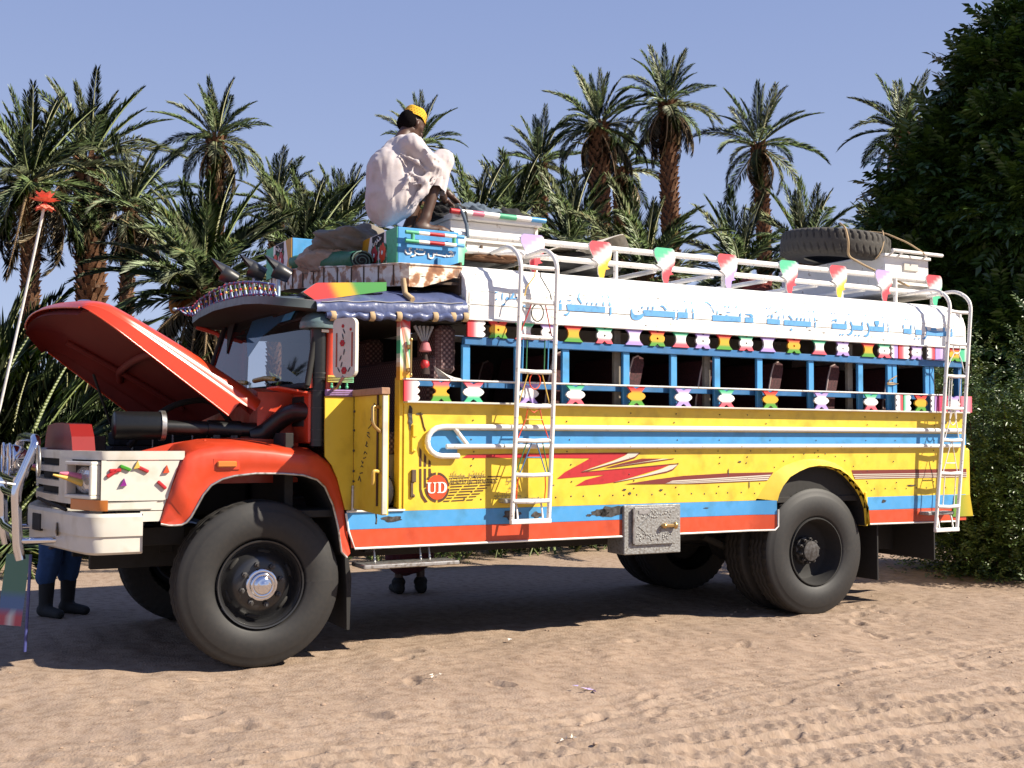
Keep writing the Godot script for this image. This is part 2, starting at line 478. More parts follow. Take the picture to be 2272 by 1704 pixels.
const SIDE_PAINT := {
	"logo_brown": [[3.202,1.453,3.219,1.43,3.22,1.315,3.203,1.318],
		[3.203,1.302,3.22,1.299,3.222,1.154,3.236,1.112,3.271,1.064,3.248,1.06,3.217,1.102,3.205,1.149],
		[3.238,1.411,3.256,1.388,3.256,1.315,3.238,1.316],
		[3.239,1.302,3.256,1.3,3.257,1.169,3.24,1.164],
		[3.274,1.367,3.291,1.351,3.292,1.314,3.274,1.315],
		[3.275,1.302,3.292,1.3,3.295,1.27,3.31,1.266,3.282,1.247,3.275,1.252],
		[3.349,1.273,3.366,1.27,3.382,1.263,3.397,1.253,3.41,1.241,3.422,1.227,3.43,1.21,3.436,1.192,3.44,1.174,3.424,1.173,3.421,1.188,3.416,1.203,3.409,1.217,3.399,1.229,3.388,1.239,3.376,1.248,3.362,1.253,3.348,1.256],
		[3.44,1.155,3.437,1.137,3.431,1.119,3.423,1.103,3.412,1.089,3.399,1.077,3.384,1.068,3.368,1.062,3.351,1.059,3.35,1.076,3.364,1.079,3.377,1.084,3.389,1.091,3.4,1.101,3.41,1.113,3.417,1.127,3.422,1.141,3.424,1.157],
		[3.334,1.059,3.317,1.063,3.301,1.07,3.286,1.08,3.273,1.092,3.262,1.106,3.254,1.123,3.248,1.14,3.245,1.159,3.26,1.16,3.263,1.144,3.268,1.13,3.275,1.116,3.284,1.104,3.295,1.093,3.308,1.085,3.321,1.08,3.335,1.077],
		[3.261,1.229,3.268,1.238,3.275,1.246,3.283,1.254,3.292,1.26,3.301,1.265,3.311,1.269,3.322,1.272,3.332,1.273,3.334,1.256,3.325,1.255,3.316,1.253,3.308,1.249,3.3,1.245,3.293,1.24,3.286,1.233,3.28,1.227,3.274,1.219],
		[3.439,1.233,3.603,1.237,3.599,1.229,3.437,1.225],
		[3.617,1.237,3.734,1.24,3.731,1.232,3.615,1.229],
		[3.749,1.241,3.86,1.243,3.856,1.235,3.747,1.232],
		[3.448,1.212,3.583,1.215,3.579,1.207,3.446,1.203],
		[3.597,1.216,3.713,1.219,3.709,1.21,3.595,1.207],
		[3.727,1.219,3.836,1.222,3.832,1.214,3.725,1.211],
		[3.451,1.192,3.563,1.195,3.559,1.186,3.449,1.183],
		[3.577,1.195,3.691,1.198,3.688,1.19,3.575,1.187],
		[3.706,1.199,3.802,1.201,3.799,1.193,3.703,1.19],
		[3.449,1.172,3.543,1.175,3.54,1.166,3.446,1.164],
		[3.557,1.175,3.67,1.178,3.666,1.169,3.555,1.166],
		[3.684,1.178,3.772,1.18,3.769,1.172,3.682,1.169],
		[3.446,1.151,3.523,1.153,3.52,1.145,3.444,1.143],
		[3.537,1.154,3.649,1.157,3.645,1.148,3.535,1.145],
		[3.663,1.157,3.745,1.159,3.742,1.151,3.661,1.148],
		[3.443,1.133,3.503,1.135,3.5,1.126,3.441,1.124],
		[3.517,1.135,3.627,1.138,3.624,1.13,3.515,1.127],
		[3.642,1.139,3.715,1.141,3.712,1.132,3.639,1.13],
		[3.432,1.112,3.484,1.113,3.48,1.105,3.429,1.104],
		[3.498,1.114,3.606,1.116,3.603,1.108,3.495,1.105],
		[3.62,1.117,3.688,1.118,3.685,1.11,3.618,1.108],
		[3.417,1.091,3.464,1.093,3.46,1.084,3.415,1.083],
		[3.478,1.093,3.585,1.097,3.581,1.088,3.476,1.085],
		[3.599,1.097,3.659,1.099,3.655,1.091,3.597,1.089],
		[3.394,1.07,3.444,1.071,3.441,1.063,3.392,1.061],
		[3.458,1.071,3.564,1.074,3.56,1.066,3.456,1.063],
		[3.578,1.074,3.632,1.076,3.628,1.067,3.576,1.066]],
	"logo_disc": [[3.424,1.165,3.421,1.142,3.413,1.121,3.4,1.103,3.383,1.089,3.363,1.081,3.342,1.078,3.321,1.082,3.301,1.091,3.285,1.105,3.271,1.124,3.263,1.145,3.26,1.168,3.263,1.19,3.271,1.211,3.283,1.229,3.3,1.243,3.32,1.252,3.341,1.254,3.362,1.251,3.382,1.242,3.399,1.228,3.412,1.209,3.421,1.188]],
	"red": [[3.538,1.376,3.587,1.4,3.906,1.404,4.987,1.41,4.955,1.388,4.854,1.352,4.654,1.297,4.551,1.263,4.918,1.281,5.244,1.303,5.468,1.321,5.378,1.308,5.299,1.281,5.025,1.217,4.854,1.179,4.754,1.168,4.5,1.156,4.592,1.201,4.769,1.238,4.338,1.213,4.408,1.264,4.551,1.328,4.631,1.367,3.906,1.374]],
	"pale": [[4.987,1.407,5.09,1.409,5.047,1.378,4.982,1.361,4.769,1.313,4.556,1.265,4.854,1.348,4.955,1.386],
		[5.383,1.306,5.462,1.312,5.411,1.278,5.355,1.26,5.09,1.214,4.854,1.181,5.134,1.233,5.299,1.277],
		[4.833,1.299,5.311,1.359,5.378,1.358,5.134,1.334],
		[5.411,1.184,6.436,1.219,6.424,1.208,5.377,1.174],
		[5.377,1.17,6.418,1.202,6.411,1.191,5.338,1.163],
		[5.338,1.16,6.406,1.185,6.398,1.174,5.524,1.159]],
	"maroon": [[5.09,1.409,5.103,1.408,5.052,1.367,4.987,1.35,4.769,1.303,4.556,1.258,4.556,1.265,4.769,1.313,4.982,1.361,5.047,1.378],
		[5.462,1.314,5.479,1.321,5.417,1.267,5.355,1.249,4.854,1.175,4.854,1.181,5.09,1.214,5.355,1.26,5.411,1.278],
		[4.753,1.289,4.939,1.33,5.112,1.362,5.311,1.361,4.833,1.299],
		[4.833,1.298,5.134,1.333,5.428,1.363,5.428,1.358,5.134,1.324,4.769,1.287],
		[4.551,1.262,5.244,1.308,5.468,1.323,5.474,1.319,5.244,1.299,4.551,1.258],
		[4.95,1.162,5.244,1.196,5.524,1.221,5.979,1.237,6.462,1.239,6.396,1.169,5.639,1.154,5.31,1.159]],
}

# ---------------------------------------------------------------- the bus
var bus: Node3D
const ARCH_OUT := [6.19, 0.755, 6.281, 1.02, 6.38, 1.14, 6.477, 1.236, 6.58, 1.29, 6.696, 1.324, 6.80, 1.343, 6.918, 1.35, 7.04, 1.34, 7.164, 1.313, 7.25, 1.27, 7.33, 1.21, 7.40, 1.14, 7.46, 1.07, 7.54, 0.93, 7.545, 0.765]
const ARCH_IN := [6.44, 0.755, 6.448, 1.0, 6.47, 1.06, 6.512, 1.125, 6.59, 1.2, 6.695, 1.247, 6.80, 1.28, 6.918, 1.294, 7.04, 1.285, 7.163, 1.256, 7.25, 1.21, 7.32, 1.155, 7.39, 1.09, 7.44, 1.03, 7.495, 0.92, 7.51, 0.765]
const ROOF := [0.0, 2.392, 0.0, 2.497, 0.0, 2.60, -0.03, 2.69, -0.11, 2.765, -0.25, 2.815, -0.45, 2.85, -0.7, 2.87, -0.95, 2.88, -1.2, 2.885]

func roof_z(y: float) -> float:
	for i in range(0, ROOF.size() - 2, 2):
		if y <= ROOF[i + 3]:
			return lerpf(ROOF[i], ROOF[i + 2], clampf((y - ROOF[i + 1]) / (ROOF[i + 3] - ROOF[i + 1]), 0, 1))
	return -1.2

func decal(parent: Node3D, called: String, polys: Array, m: Material, z := 0.003) -> void:
	var b := MB.new()
	for q in polys:
		b.prism(poly(q), at_z(z), 0.0)
	part(parent, called, b, m)

# one carved and spray-painted wooden ornament: half width w and middle gap g along its height
func ornament(parent: Node3D, kind: String, x: float, y0: float, y1: float, c0: Color, c1: Color, c2: Color, s := 1.0, z := 0.006, turn := 0.0) -> void:
	var prof := {
		"vase": [[0, .085, .03], [.06, .08, .014], [.1, .073, 0], [.18, .066, 0], [.27, .074, 0], [.35, .072, 0], [.42, .052, 0], [.5, .046, 0], [.58, .052, 0], [.66, .074, 0], [.76, .074, 0], [.84, .078, 0], [.88, .083, .006], [.94, .09, .018], [1, .098, .028]],
		"fish": [[0, .098, .045], [.08, .088, .018], [.13, .08, 0], [.22, .066, 0], [.30, .054, 0], [.33, .07, 0], [.40, .088, 0], [.5, .1, 0], [.6, .09, 0], [.68, .07, 0], [.73, .054, 0], [.8, .062, 0], [.85, .07, .0], [.92, .08, .02], [1, .092, .034]],
		"cross": [[0, .083, .022], [.08, .078, .010], [.13, .074, 0], [.25, .062, 0], [.32, .062, 0], [.38, .072, 0], [.42, .075, 0], [.46, .076, .006], [.52, .076, .013], [.58, .075, .004], [.6, .074, 0], [.66, .07, 0], [.72, .062, 0], [.84, .07, 0], [.9, .076, .010], [1, .085, .026]],
		"spool": [[0, .09, 0], [.08, .082, 0], [.18, .067, 0], [.3, .056, 0], [.42, .05, 0], [.5, .049, 0], [.58, .05, 0], [.7, .056, 0], [.82, .067, 0], [.92, .082, 0], [1, .092, 0]]}[kind] as Array
	var b := MB.new()
	b.smooth()
	var bs := Basis(Vector3.UP, turn)
	var cf := func(t: float) -> Color:
		if t < 0.5:
			return c0.lerp(c1, smoothstep(0.16, 0.36, t))
		return c1.lerp(c2, smoothstep(0.6, 0.80, t))
	b.flat()
	for i in prof.size() - 1:
		var p: Array = prof[i]
		var q: Array = prof[i + 1]
		for sd in [-1, 1]:
			var pt := func(r: Array, inner: bool, zz: float) -> Vector3:
				return V(x, 0, z) + bs * V(sd * (r[2] if inner else r[1]) * s, lerpf(y1, y0, r[0]), zz)
			for tri6 in [[[p, true], [p, false], [q, false]], [[p, true], [q, false], [q, true]]]:
				for e in tri6:
					b.col(cf.call(e[0][0]))
					b.v(pt.call(e[0], e[1], 0.0))
			b.col((cf.call(p[0]) as Color) * 0.9)
			b.quad(pt.call(p, false, 0.0), pt.call(q, false, 0.0), pt.call(q, false, -0.018), pt.call(p, false, -0.018))
			if p[2] > 0 or q[2] > 0:
				b.quad(pt.call(p, true, 0.0), pt.call(q, true, 0.0), pt.call(q, true, -0.018), pt.call(p, true, -0.018))
	part(parent, "painted_ornament", b, M.decor)

# a board whose colour runs across it; scalloped edge on side sgn if scal
func end_board(parent: Node3D, x0: float, x1: float, y0: float, y1: float, cols: Array, scal := 0, z := 0.008) -> void:
	var b := MB.new()
	var n := 12
	for i in n:
		for j in 6:
			var pt := func(jj: int, ii: int) -> Vector3:
				var t := float(jj) / 6
				var xx := lerpf(x0, x1, t)
				var k := absf(sin(float(ii) / n * PI * 3)) * 0.022 - 0.011
				if scal == 1 and jj == 6:
					xx += k
				if scal == -1 and jj == 0:
					xx -= k
				return V(xx, lerpf(y0, y1, float(ii) / n), z)
			for e in [[j, i], [j + 1, i], [j + 1, i + 1], [j, i], [j + 1, i + 1], [j, i + 1]]:
				var t := float(e[0]) / 6 * (cols.size() - 1)
				var a := mini(int(t), cols.size() - 2)
				b.col((cols[a] as Color).lerp(cols[a + 1], t - a))
				b.v(pt.call(e[0], e[1]))
	b.col(cols[0])
	b.quad(V(x0, y0, z), V(x0, y1, z), V(x0, y1, z - 0.02), V(x0, y0, z - 0.02))
	b.quad(V(x1, y0, z), V(x1, y1, z), V(x1, y1, z - 0.02), V(x1, y0, z - 0.02))
	part(parent, "painted_end_board", b, M.decor)

func ladder(xa: float, xb: float, tilt: float, y0: float, y1: float, z: float, rungs: Array, extra: Array) -> void:
	var l := Node3D.new()
	l.name = "ladder" if not bus.has_node("ladder") else "ladder_001"
	bus.add_child(l)
	var X := func(x: float, y: float) -> float:
		return x + tilt * (y - y0)
	for x in [xa, xb]:
		part(l, "stile", MB.new().tube(bend([V(X.call(x, y0), y0, z), V(X.call(x, 1.6), 1.6, z + 0.02), V(X.call(x, y1), y1 + 0.02, z + 0.03), V(X.call(x, y1) - 0.01, y1 + 0.13, z - 0.12), V(X.call(x, y1), y1 + 0.12, -0.36)], 0.14, 6), 0.017, 10), M.rail)
	for y in rungs:
		part(l, "rung", MB.new().tube([V(X.call(xa, y), y, z + 0.01), V(X.call((xa + xb) / 2, y), y - 0.006, z + 0.018), V(X.call(xb, y), y, z + 0.01)], 0.0165, 8), M.rail)
	part(l, "rung", MB.new().box(V((xa + xb) / 2, y0 + 0.005, z + 0.005), V(xb - xa + 0.03, 0.036, 0.034), 0.005), M.rail)
	for x in [xa + 0.05, xb - 0.05]:
		part(l, "bracket", MB.new().tube(bend([V(X.call(x, y0), y0 + 0.02, z), V(X.call(x, y0 + 0.1), y0 + 0.14, z - 0.03), V(X.call(x, y0 + 0.12), y0 + 0.16, 0.01)], 0.03), 0.008, 6), M.rail)
	part(l, "bracket", MB.new().box(V((xa + xb) / 2 - 0.04, y0 + 0.155, 0.055), V(0.34, 0.03, 0.11), 0.006), M.silver)
	# bent wire ornaments between the rungs
	for e in extra:
		var pts := []
		for k in range(0, e[1].size(), 2):
			var yy: float = lerpf(e[2], e[3], e[1][k + 1])
			pts.append(V(X.call(lerpf(xa + 0.02, xb - 0.02, e[1][k]), yy), yy, z + 0.01))
		part(l, "wire_ornament", MB.new().tube(pts, 0.005, 6), M[e[0]])

func ring_pts(cx: float, cy: float, rx: float, ry: float, n := 14) -> Array:
	var o := []
	for k in n + 1:
		o.append(cx + rx * cos(TAU * k / n))
		o.append(cy + ry * sin(TAU * k / n))
	return o

func wheel(called: String, c: Vector3, kind: String, out := 1.0) -> void:
	# c is the centre of the outer face; out = +1 faces the camera side
	var w := Node3D.new()
	var n := 0
	while bus.has_node(called if n == 0 else "%s_%03d" % [called, n]):
		n += 1
	w.name = called if n == 0 else "%s_%03d" % [called, n]
	bus.add_child(w)
	w.position = c
	var xf := Transform3D(Basis(Vector3(1, 0, 0), Vector3(0, 1, 0), Vector3(0, 0, out)), Vector3.ZERO)
	var R := 0.55
	# tyre: sidewall and tread profile, axial z outwards
	var pr := [Vector2(-0.045, 0.288), Vector2(-0.012, 0.298), Vector2(0.004, 0.318), Vector2(0.006, 0.335), Vector2(0.012, 0.345), Vector2(0.014, 0.40), Vector2(0.012, 0.44), Vector2(0.002, 0.475), Vector2(0.0, 0.482), Vector2(-0.004, 0.488), Vector2(-0.012, 0.515), Vector2(-0.02, 0.535), Vector2(-0.028, R - 0.006)]
	part(w, "tyre", MB.new().lathe(pr, 72, xf, 0.3), M.rubber)
	var b := MB.new()
	b.smooth()
	var zs := [-0.028, -0.045, -0.075, -0.079, -0.087, -0.091, -0.125, -0.129, -0.137, -0.141, -0.175, -0.179, -0.187, -0.191, -0.225, -0.25, -0.27, -0.28]
	var dr := [-0.006, 0, 0.002, -0.013, -0.013, 0.004, 0.004, -0.013, -0.013, 0.004, 0.004, -0.013, -0.013, 0.002, 0.0, -0.006, -0.05, -0.2]
	var na := 192
	var f := func(u: float, q: float) -> Vector3:
		var a := TAU * u
		var j := int(round(q * (zs.size() - 1)))
		var zig := 0.009 * (absf(fposmod(u * na / 6.0, 1.0) - 0.5) * 4.0 - 1.0) if j > 1 and j < 14 else 0.0
		var rr: float = R + dr[j]
		if (j < 2 or j > 13) and fposmod(u * na / 4.0, 1.0) < 0.26:
			rr -= 0.008
		return V(cos(a) * rr, sin(a) * rr, (zs[j] + zig) * out)
	b.grid(na, zs.size() - 1, f)
	part(w, "tread", b, M.tread)
	if kind == "front":
		part(w, "rim", MB.new().lathe([Vector2(-0.02, 0.27), Vector2(0.004, 0.292), Vector2(0.008, 0.289), Vector2(0.006, 0.28), Vector2(-0.02, 0.274), Vector2(-0.028, 0.262), Vector2(-0.05, 0.256), Vector2(-0.085, 0.245), Vector2(-0.07, 0.215), Vector2(-0.03, 0.19), Vector2(-0.01, 0.165), Vector2(-0.002, 0.15), Vector2(0.0, 0.10), Vector2(0.0, 0.02)], 48, xf), M.black)
		for k in 6:
			var a := TAU * (k + 0.35) / 6
			part(w, "hand_hole", MB.new().ball(V(cos(a) * 0.215, sin(a) * 0.215, -0.066 * out), V(0.05, 0.016, 0.012), 10, Basis(Vector3(0, 0, 1), a + PI / 2)), M.matt_black)
		part(w, "hub_cap", MB.new().lathe([Vector2(-0.01, 0.108), Vector2(0.02, 0.106), Vector2(0.026, 0.098), Vector2(0.024, 0.085), Vector2(0.045, 0.08), Vector2(0.05, 0.07), Vector2(0.046, 0.062), Vector2(0.06, 0.055), Vector2(0.066, 0.04), Vector2(0.064, 0.026), Vector2(0.07, 0.02), Vector2(0.07, 0.001)], 32, xf), M.chrome)
		for k in 8:
			var a := TAU * (k + 0.3) / 8
			part(w, "wheel_nut", MB.new().lathe([Vector2(0.0, 0.02), Vector2(0.022, 0.019), Vector2(0.024, 0.011), Vector2(0.042, 0.010), Vector2(0.042, 0.001)], 6, xf.translated(V(cos(a) * 0.135, sin(a) * 0.135, 0))), M.bare)
	else:
		part(w, "rim", MB.new().lathe([Vector2(-0.01, 0.295), Vector2(0.004, 0.290), Vector2(0.004, 0.282), Vector2(-0.03, 0.272), Vector2(-0.06, 0.262), Vector2(-0.15, 0.252), Vector2(-0.165, 0.235), Vector2(-0.17, 0.17), Vector2(-0.17, 0.02)], 40, xf), M.matt_black)
		part(w, "hub", MB.new().lathe([Vector2(-0.17, 0.12), Vector2(-0.13, 0.115), Vector2(-0.125, 0.1), Vector2(-0.06, 0.085), Vector2(-0.055, 0.06), Vector2(-0.05, 0.001)], 24, xf), M.bare)
		for k in 10:
			var a := TAU * (k + 0.3) / 10
			part(w, "wheel_nut", MB.new().lathe([Vector2(-0.13, 0.016), Vector2(-0.085, 0.016), Vector2(-0.083, 0.009), Vector2(-0.07, 0.008), Vector2(-0.07, 0.001)], 6, xf.translated(V(cos(a) * 0.1, sin(a) * 0.1, 0))), M.bare)

func body() -> void:
	bus = thing("bus", "bright yellow, blue and red painted bus with white curved roof and its red bonnet open", "bus")
	# --- side wall, near
	var side := [3.085, 1.006, 3.085, 1.775, 8.83, 1.775, 8.83, 1.006, 7.50, 1.006]
	for i in range(ARCH_OUT.size() - 4, 3, -2):
		if ARCH_OUT[i + 1] > 1.006:
			side.append(ARCH_OUT[i])
			side.append(ARCH_OUT[i + 1])
	side.append(6.27)
	side.append(1.006)
	part(bus, "yellow_side_panel", MB.new().prism(poly(side), at_z(0), 0.03), M.yellow)
	# flared arch lip: from the wall to a proud inner edge, then back inwards
	var b := MB.new()
	b.smooth()
	var n := ARCH_OUT.size() / 2
	var o := poly(ARCH_OUT)
	var q := poly(ARCH_IN)
	for i in n - 1:
		if i > 0:
			b.quad(V(o[i].x, o[i].y, 0.0), V(o[i + 1].x, o[i + 1].y, 0.0), V(q[i + 1].x, q[i + 1].y, 0.07), V(q[i].x, q[i].y, 0.07))
	b.smooth()
	for i in n - 1:
		if i > 0:
			b.quad(V(q[i].x, q[i].y, 0.07), V(q[i + 1].x, q[i + 1].y, 0.07), V(lerpf(q[i].x, 6.945, 0.02), q[i].y - 0.012, 0.02), V(lerpf(q[i + 1].x, 6.945, 0.02), q[i + 1].y - 0.012, 0.02))
	part(bus, "wheel_arch_flare", b, M.yellow)
	b = MB.new()
	b.smooth()
	for i in n - 1:
		b.quad(V(q[i].x, q[i].y - 0.012, 0.02), V(q[i + 1].x, q[i + 1].y - 0.012, 0.02), V(q[i + 1].x, q[i + 1].y - 0.012, -0.75), V(q[i].x, q[i].y - 0.012, -0.75))
	part(bus, "wheel_well", b, M.matt_black)
	part(bus, "wheel_well", MB.new().box(V(7.53, 0.9, -0.05), V(0.03, 0.3, 0.12)), M.yellow)
	# blue and red bands, curving outwards into the flare ahead of the rear wheel
	for bd in [["blue_band", 0.888, 1.005, "blue"], ["red_band", 0.762, 0.886, "orange_red"]]:
		var strip := MB.new()
		strip.smooth()
		var xs := [2.70, 3.5, 4.5, 5.5, 6.19, 6.25, 6.32, 6.40, 6.44]
		var zz := [0.003, 0.003, 0.003, 0.003, 0.003, 0.012, 0.032, 0.058, 0.07]
		for i in xs.size() - 1:
			var xa: float = xs[i]
			var xb: float = xs[i + 1]
			var la := 0.0
			if i == 0:
				la = 0.03 if bd[0] == "red_band" else 0.0
			strip.quad(V(xa - 0.03 + la + (0.03 if i else 0.0), bd[1], zz[i]), V(xb, bd[1], zz[i + 1]), V(xb, bd[2], zz[i + 1]), V(xa - 0.045 * (0 if i else 1) + la, bd[2], zz[i]))
		strip.flat()
		strip.quad(V(6.44, bd[1], 0.07), V(6.44, bd[2], 0.07), V(6.44, bd[2], -0.03), V(6.44, bd[1], -0.03))
		part(bus, bd[0], strip, M[bd[3]])
		part(bus, bd[0], MB.new().box(V(8.18, (bd[1] + bd[2]) / 2, -0.012), V(1.28, bd[2] - bd[1], 0.03), 0.002), M[bd[3]])
	part(bus, "sill_panel", MB.new().box(V(4.45, 0.885, -0.02), V(3.5, 0.235, 0.03)), M.chassis)
	for tr in [[V(2.655, 1.0, 0.012), V(2.675, 0.88, 0.012), V(2.722, 0.757, 0.012), V(6.19, 0.757, 0.012), V(6.32, 0.757, 0.04), V(6.415, 0.76, 0.076), V(6.447, 0.79, 0.078), V(6.449, 0.93, 0.078)], [V(7.545, 0.80, 0.01), V(7.56, 0.765, 0.012), V(8.68, 0.757, 0.012)], [V(2.66, 1.012, 0.012), V(3.09, 1.012, 0.012)]]:
		part(bus, "white_edge_trim", MB.new().tube(tr, 0.008, 6), M.white)
	for x in [3.2, 3.35, 5.0, 5.3, 6.3, 6.5, 7.4]:
		pass
	# floor, interior walls, far side
	part(bus, "floor", MB.new().box(V(5.75, 1.0, -1.2), V(6.15, 0.05, 2.34)), M.chassis)
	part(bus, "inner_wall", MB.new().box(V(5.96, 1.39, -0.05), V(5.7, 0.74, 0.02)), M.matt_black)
	part(bus, "far_side_panel", MB.new().box(V(5.95, 1.3, -2.385), V(5.76, 1.05, 0.03)), M.yellow)
	part(bus, "far_upper_panel", MB.new().box(V(6.2, 2.3, -2.385), V(5.27, 0.2, 0.03)), M.white)
	part(bus, "rear_panel", MB.new().box(V(8.815, 1.27, -1.2), V(0.03, 1.0, 2.36)), M.yellow)
	part(bus, "rear_upper_panel", MB.new().box(V(8.81, 2.48, -1.2), V(0.03, 0.5, 2.36)), M.white)
	for z in [-0.06, -0.8, -1.6, -2.33]:
		part(bus, "rear_post", MB.new().box(V(8.8, 2.0, z), V(0.05, 0.5, 0.06)), M.beam)
	part(bus, "added_dark_lining", MB.new().box(V(6.2, 2.3, -2.35), V(5.2, 0.26, 0.02)), M.matt_black)  # dark sheets added over the far wall to make the inside look unlit
	part(bus, "added_dark_lining", MB.new().box(V(5.95, 1.4, -2.35), V(5.7, 0.76, 0.02)), M.matt_black)
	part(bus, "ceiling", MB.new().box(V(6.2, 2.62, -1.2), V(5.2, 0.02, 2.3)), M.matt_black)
	for x in [3.58, 4.43, 5.45, 6.35, 7.51, 8.4]:
		part(bus, "far_post", MB.new().box(V(x, 2.0, -2.37), V(0.07, 0.42, 0.05)), M.beam)
	var cur := [[4.02, 4.42], [4.46, 5.42], [5.48, 6.32], [6.38, 7.48], [7.54, 8.38], [8.42, 8.78]]
	for c in cur:
		var cb := MB.new()
		var cf := func(u: float, w: float) -> Vector3:
			return V(lerpf(c[0], c[1], u), lerpf(1.8, 2.24, w), -2.33 + 0.018 * sin(u * (c[1] - c[0]) * 55.0))
		cb.grid(40, 2, cf)
		part(bus, "added_dark_curtain", cb, M.curtain)  # dark panels added across the far windows to keep the interior dark
	part(bus, "rear_curtain", MB.new().box(V(8.76, 2.0, -1.25), V(0.02, 0.46, 1.9)), M.curtain)
	# --- windows: posts and beams
	for x in [3.583, 4.02, 4.432, 4.99, 5.452, 5.894, 6.348, 6.925, 7.511, 7.872, 7.936, 8.355, 8.42]:
		var w := 0.062 if x < 7.8 else 0.056
		part(bus, "window_post", MB.new().box(V(x, 1.99, -0.042), V(w, 0.43, 0.03), 0.004), M.blue)
	for x in [4.905, 5.80, 7.41]:
		part(bus, "inner_pillar", MB.new().box(V(x + 0.05, 2.05, -0.12), V(0.06, 0.66, 0.04)), M.wood)
	part(bus, "window_header_beam", MB.new().box(V(6.19, 2.231, -0.035), V(5.26, 0.058, 0.055), 0.004), M.beam)
	part(bus, "window_sill_beam", MB.new().box(V(5.95, 1.913, -0.085), V(5.72, 0.045, 0.03), 0.004), M.beam)
	part(bus, "window_ledge", MB.new().box(V(5.79, 1.934, 0.02), V(5.44, 0.012, 0.08), 0.003), M.rail)
	part(bus, "waist_rail", MB.new().box(V(5.95, 1.773, 0.022), V(5.74, 0.014, 0.092), 0.003), M.cream)
	part(bus, "roof_edge_board", MB.new().box(V(6.2, 2.388, -0.008), V(5.27, 0.012, 0.06), 0.003), M.white)
	part(bus, "tied_string", MB.new().tube([V(7.83, 2.03, -0.02), V(7.9, 2.035, -0.018), V(7.97, 2.03, -0.02), V(7.9, 2.02, -0.015), V(7.83, 2.02, -0.02), V(7.86, 2.06, -0.018), V(7.95, 2.1, -0.02)], 0.006, 5), M.strap)
	# ornaments
	var RED := Color(0.66, 0.03, 0.03)
	var PNK := Color(0.72, 0.10, 0.14)
	var YEL := Color(0.74, 0.36, 0.012)
	var GRN := Color(0.08, 0.30, 0.03)
	var WHT := Color(0.80, 0.79, 0.77)
	var PUR := Color(0.40, 0.28, 0.64)
	var MNT := Color(0.06, 0.46, 0.24)
	var low := [[3.349, "vase", PNK, YEL, GRN], [3.607, "fish", PNK, WHT, MNT], [4.066, "fish", PUR, WHT, PUR], [4.474, "fish", MNT, WHT, PNK], [5.034, "fish", RED, YEL, GRN], [5.491, "fish", PUR, WHT, PUR], [5.928, "fish", MNT, WHT, PNK], [6.398, "fish", RED, YEL, GRN], [6.97, "fish", PUR, WHT, PUR], [7.558, "fish", MNT, WHT, PNK], [8.188, "fish", RED, YEL, GRN], [8.62, "fish", PUR, WHT, PUR]]
	for l in low:
		ornament(bus, l[1], l[0], 1.78, 1.928, l[2], l[3], l[4], 0.85, 0.05)
	var ups := [3.829, 4.056, 4.267, 4.482, 4.764, 5.045, 5.267, 5.50, 5.722, 5.945, 6.177, 6.414, 6.701, 6.994, 7.269, 7.578, 7.775, 8.19, 8.69]
	var sets := [[RED, YEL, GRN], [MNT, WHT, PNK], [PUR, WHT, PUR]]
	for i in ups.size():
		var k := i % 3 if i % 2 == 1 else (i / 2) % 3
		var st: Array = [sets[0], sets[1], sets[2], sets[0], sets[1], sets[2]][i % 6]
		if i >= 17:
			st = sets[2] if i == 17 else sets[0]
		ornament(bus, "cross" if i % 2 == 0 or i == 17 else "spool", ups[i], 2.26, 2.386, st[0], st[1], st[2], 0.92)
	end_board(bus, 3.06, 3.17, 1.778, 1.928, [Color(0.5, 0.01, 0.02), PNK, Color(0.75, 0.4, 0.42), WHT, WHT], 1, 0.052)
	end_board(bus, 7.87, 7.95, 1.778, 1.928, [WHT, WHT, PNK, RED], -1, 0.052)
	end_board(bus, 7.965, 8.045, 1.778, 1.928, [MNT, Color(0.4, 0.66, 0.55), WHT, WHT], 1, 0.052)
	end_board(bus, 8.32, 8.395, 1.778, 1.928, [WHT, WHT, PUR, Color(0.35, 0.03, 0.14)], -1, 0.052)
	end_board(bus, 8.42, 8.53, 1.778, 1.928, [Color(0.35, 0.03, 0.14), RED, PNK], 0, 0.052)
	end_board(bus, 8.71, 8.86, 1.778, 1.928, [PNK, Color(0.7, 0.3, 0.4), PNK], 0, 0.052)
	end_board(bus, 3.575, 3.71, 2.26, 2.386, [Color(0.5, 0.01, 0.02), RED, PNK, WHT, WHT, WHT], 1)
	end_board(bus, 7.87, 7.94, 2.26, 2.386, [WHT, PUR, PUR], -1)
	end_board(bus, 7.955, 8.08, 2.26, 2.386, [RED, PNK, WHT, WHT], 1)
	end_board(bus, 8.33, 8.42, 2.26, 2.386, [WHT, WHT, PNK, RED], -1)
	end_board(bus, 8.43, 8.58, 2.26, 2.386, [PUR, PUR, Color(0.6, 0.5, 0.75), WHT], 0)
	end_board(bus, 8.76, 8.86, 2.26, 2.386, [MNT, MNT, WHT], 0)
	# --- white roof, plank by plank
	var rp := []
	for i in range(0, ROOF.size(), 2):
		rp.append(V(0, ROOF[i + 1], ROOF[i]))
	for i in range(ROOF.size() - 4, -1, -2):
		rp.append(V(0, ROOF[i + 1], -2.4 - ROOF[i]))
	for i in rp.size() - 1:
		var a: Vector3 = rp[i]
		var c: Vector3 = rp[i + 1]
		var d := (c - a)
		var bs := Basis(Vector3.RIGHT, Vector3(0, d.y, d.z).normalized(), Vector3.RIGHT.cross(d.normalized()))
		part(bus, "roof_plank", MB.new().box((a + c) / 2 + Vector3(6.2, 0, 0) - bs.z * 0.01, V(5.27, d.length() - 0.004, 0.02), 0.003, bs), M.plank)
	var cap := PackedVector2Array()
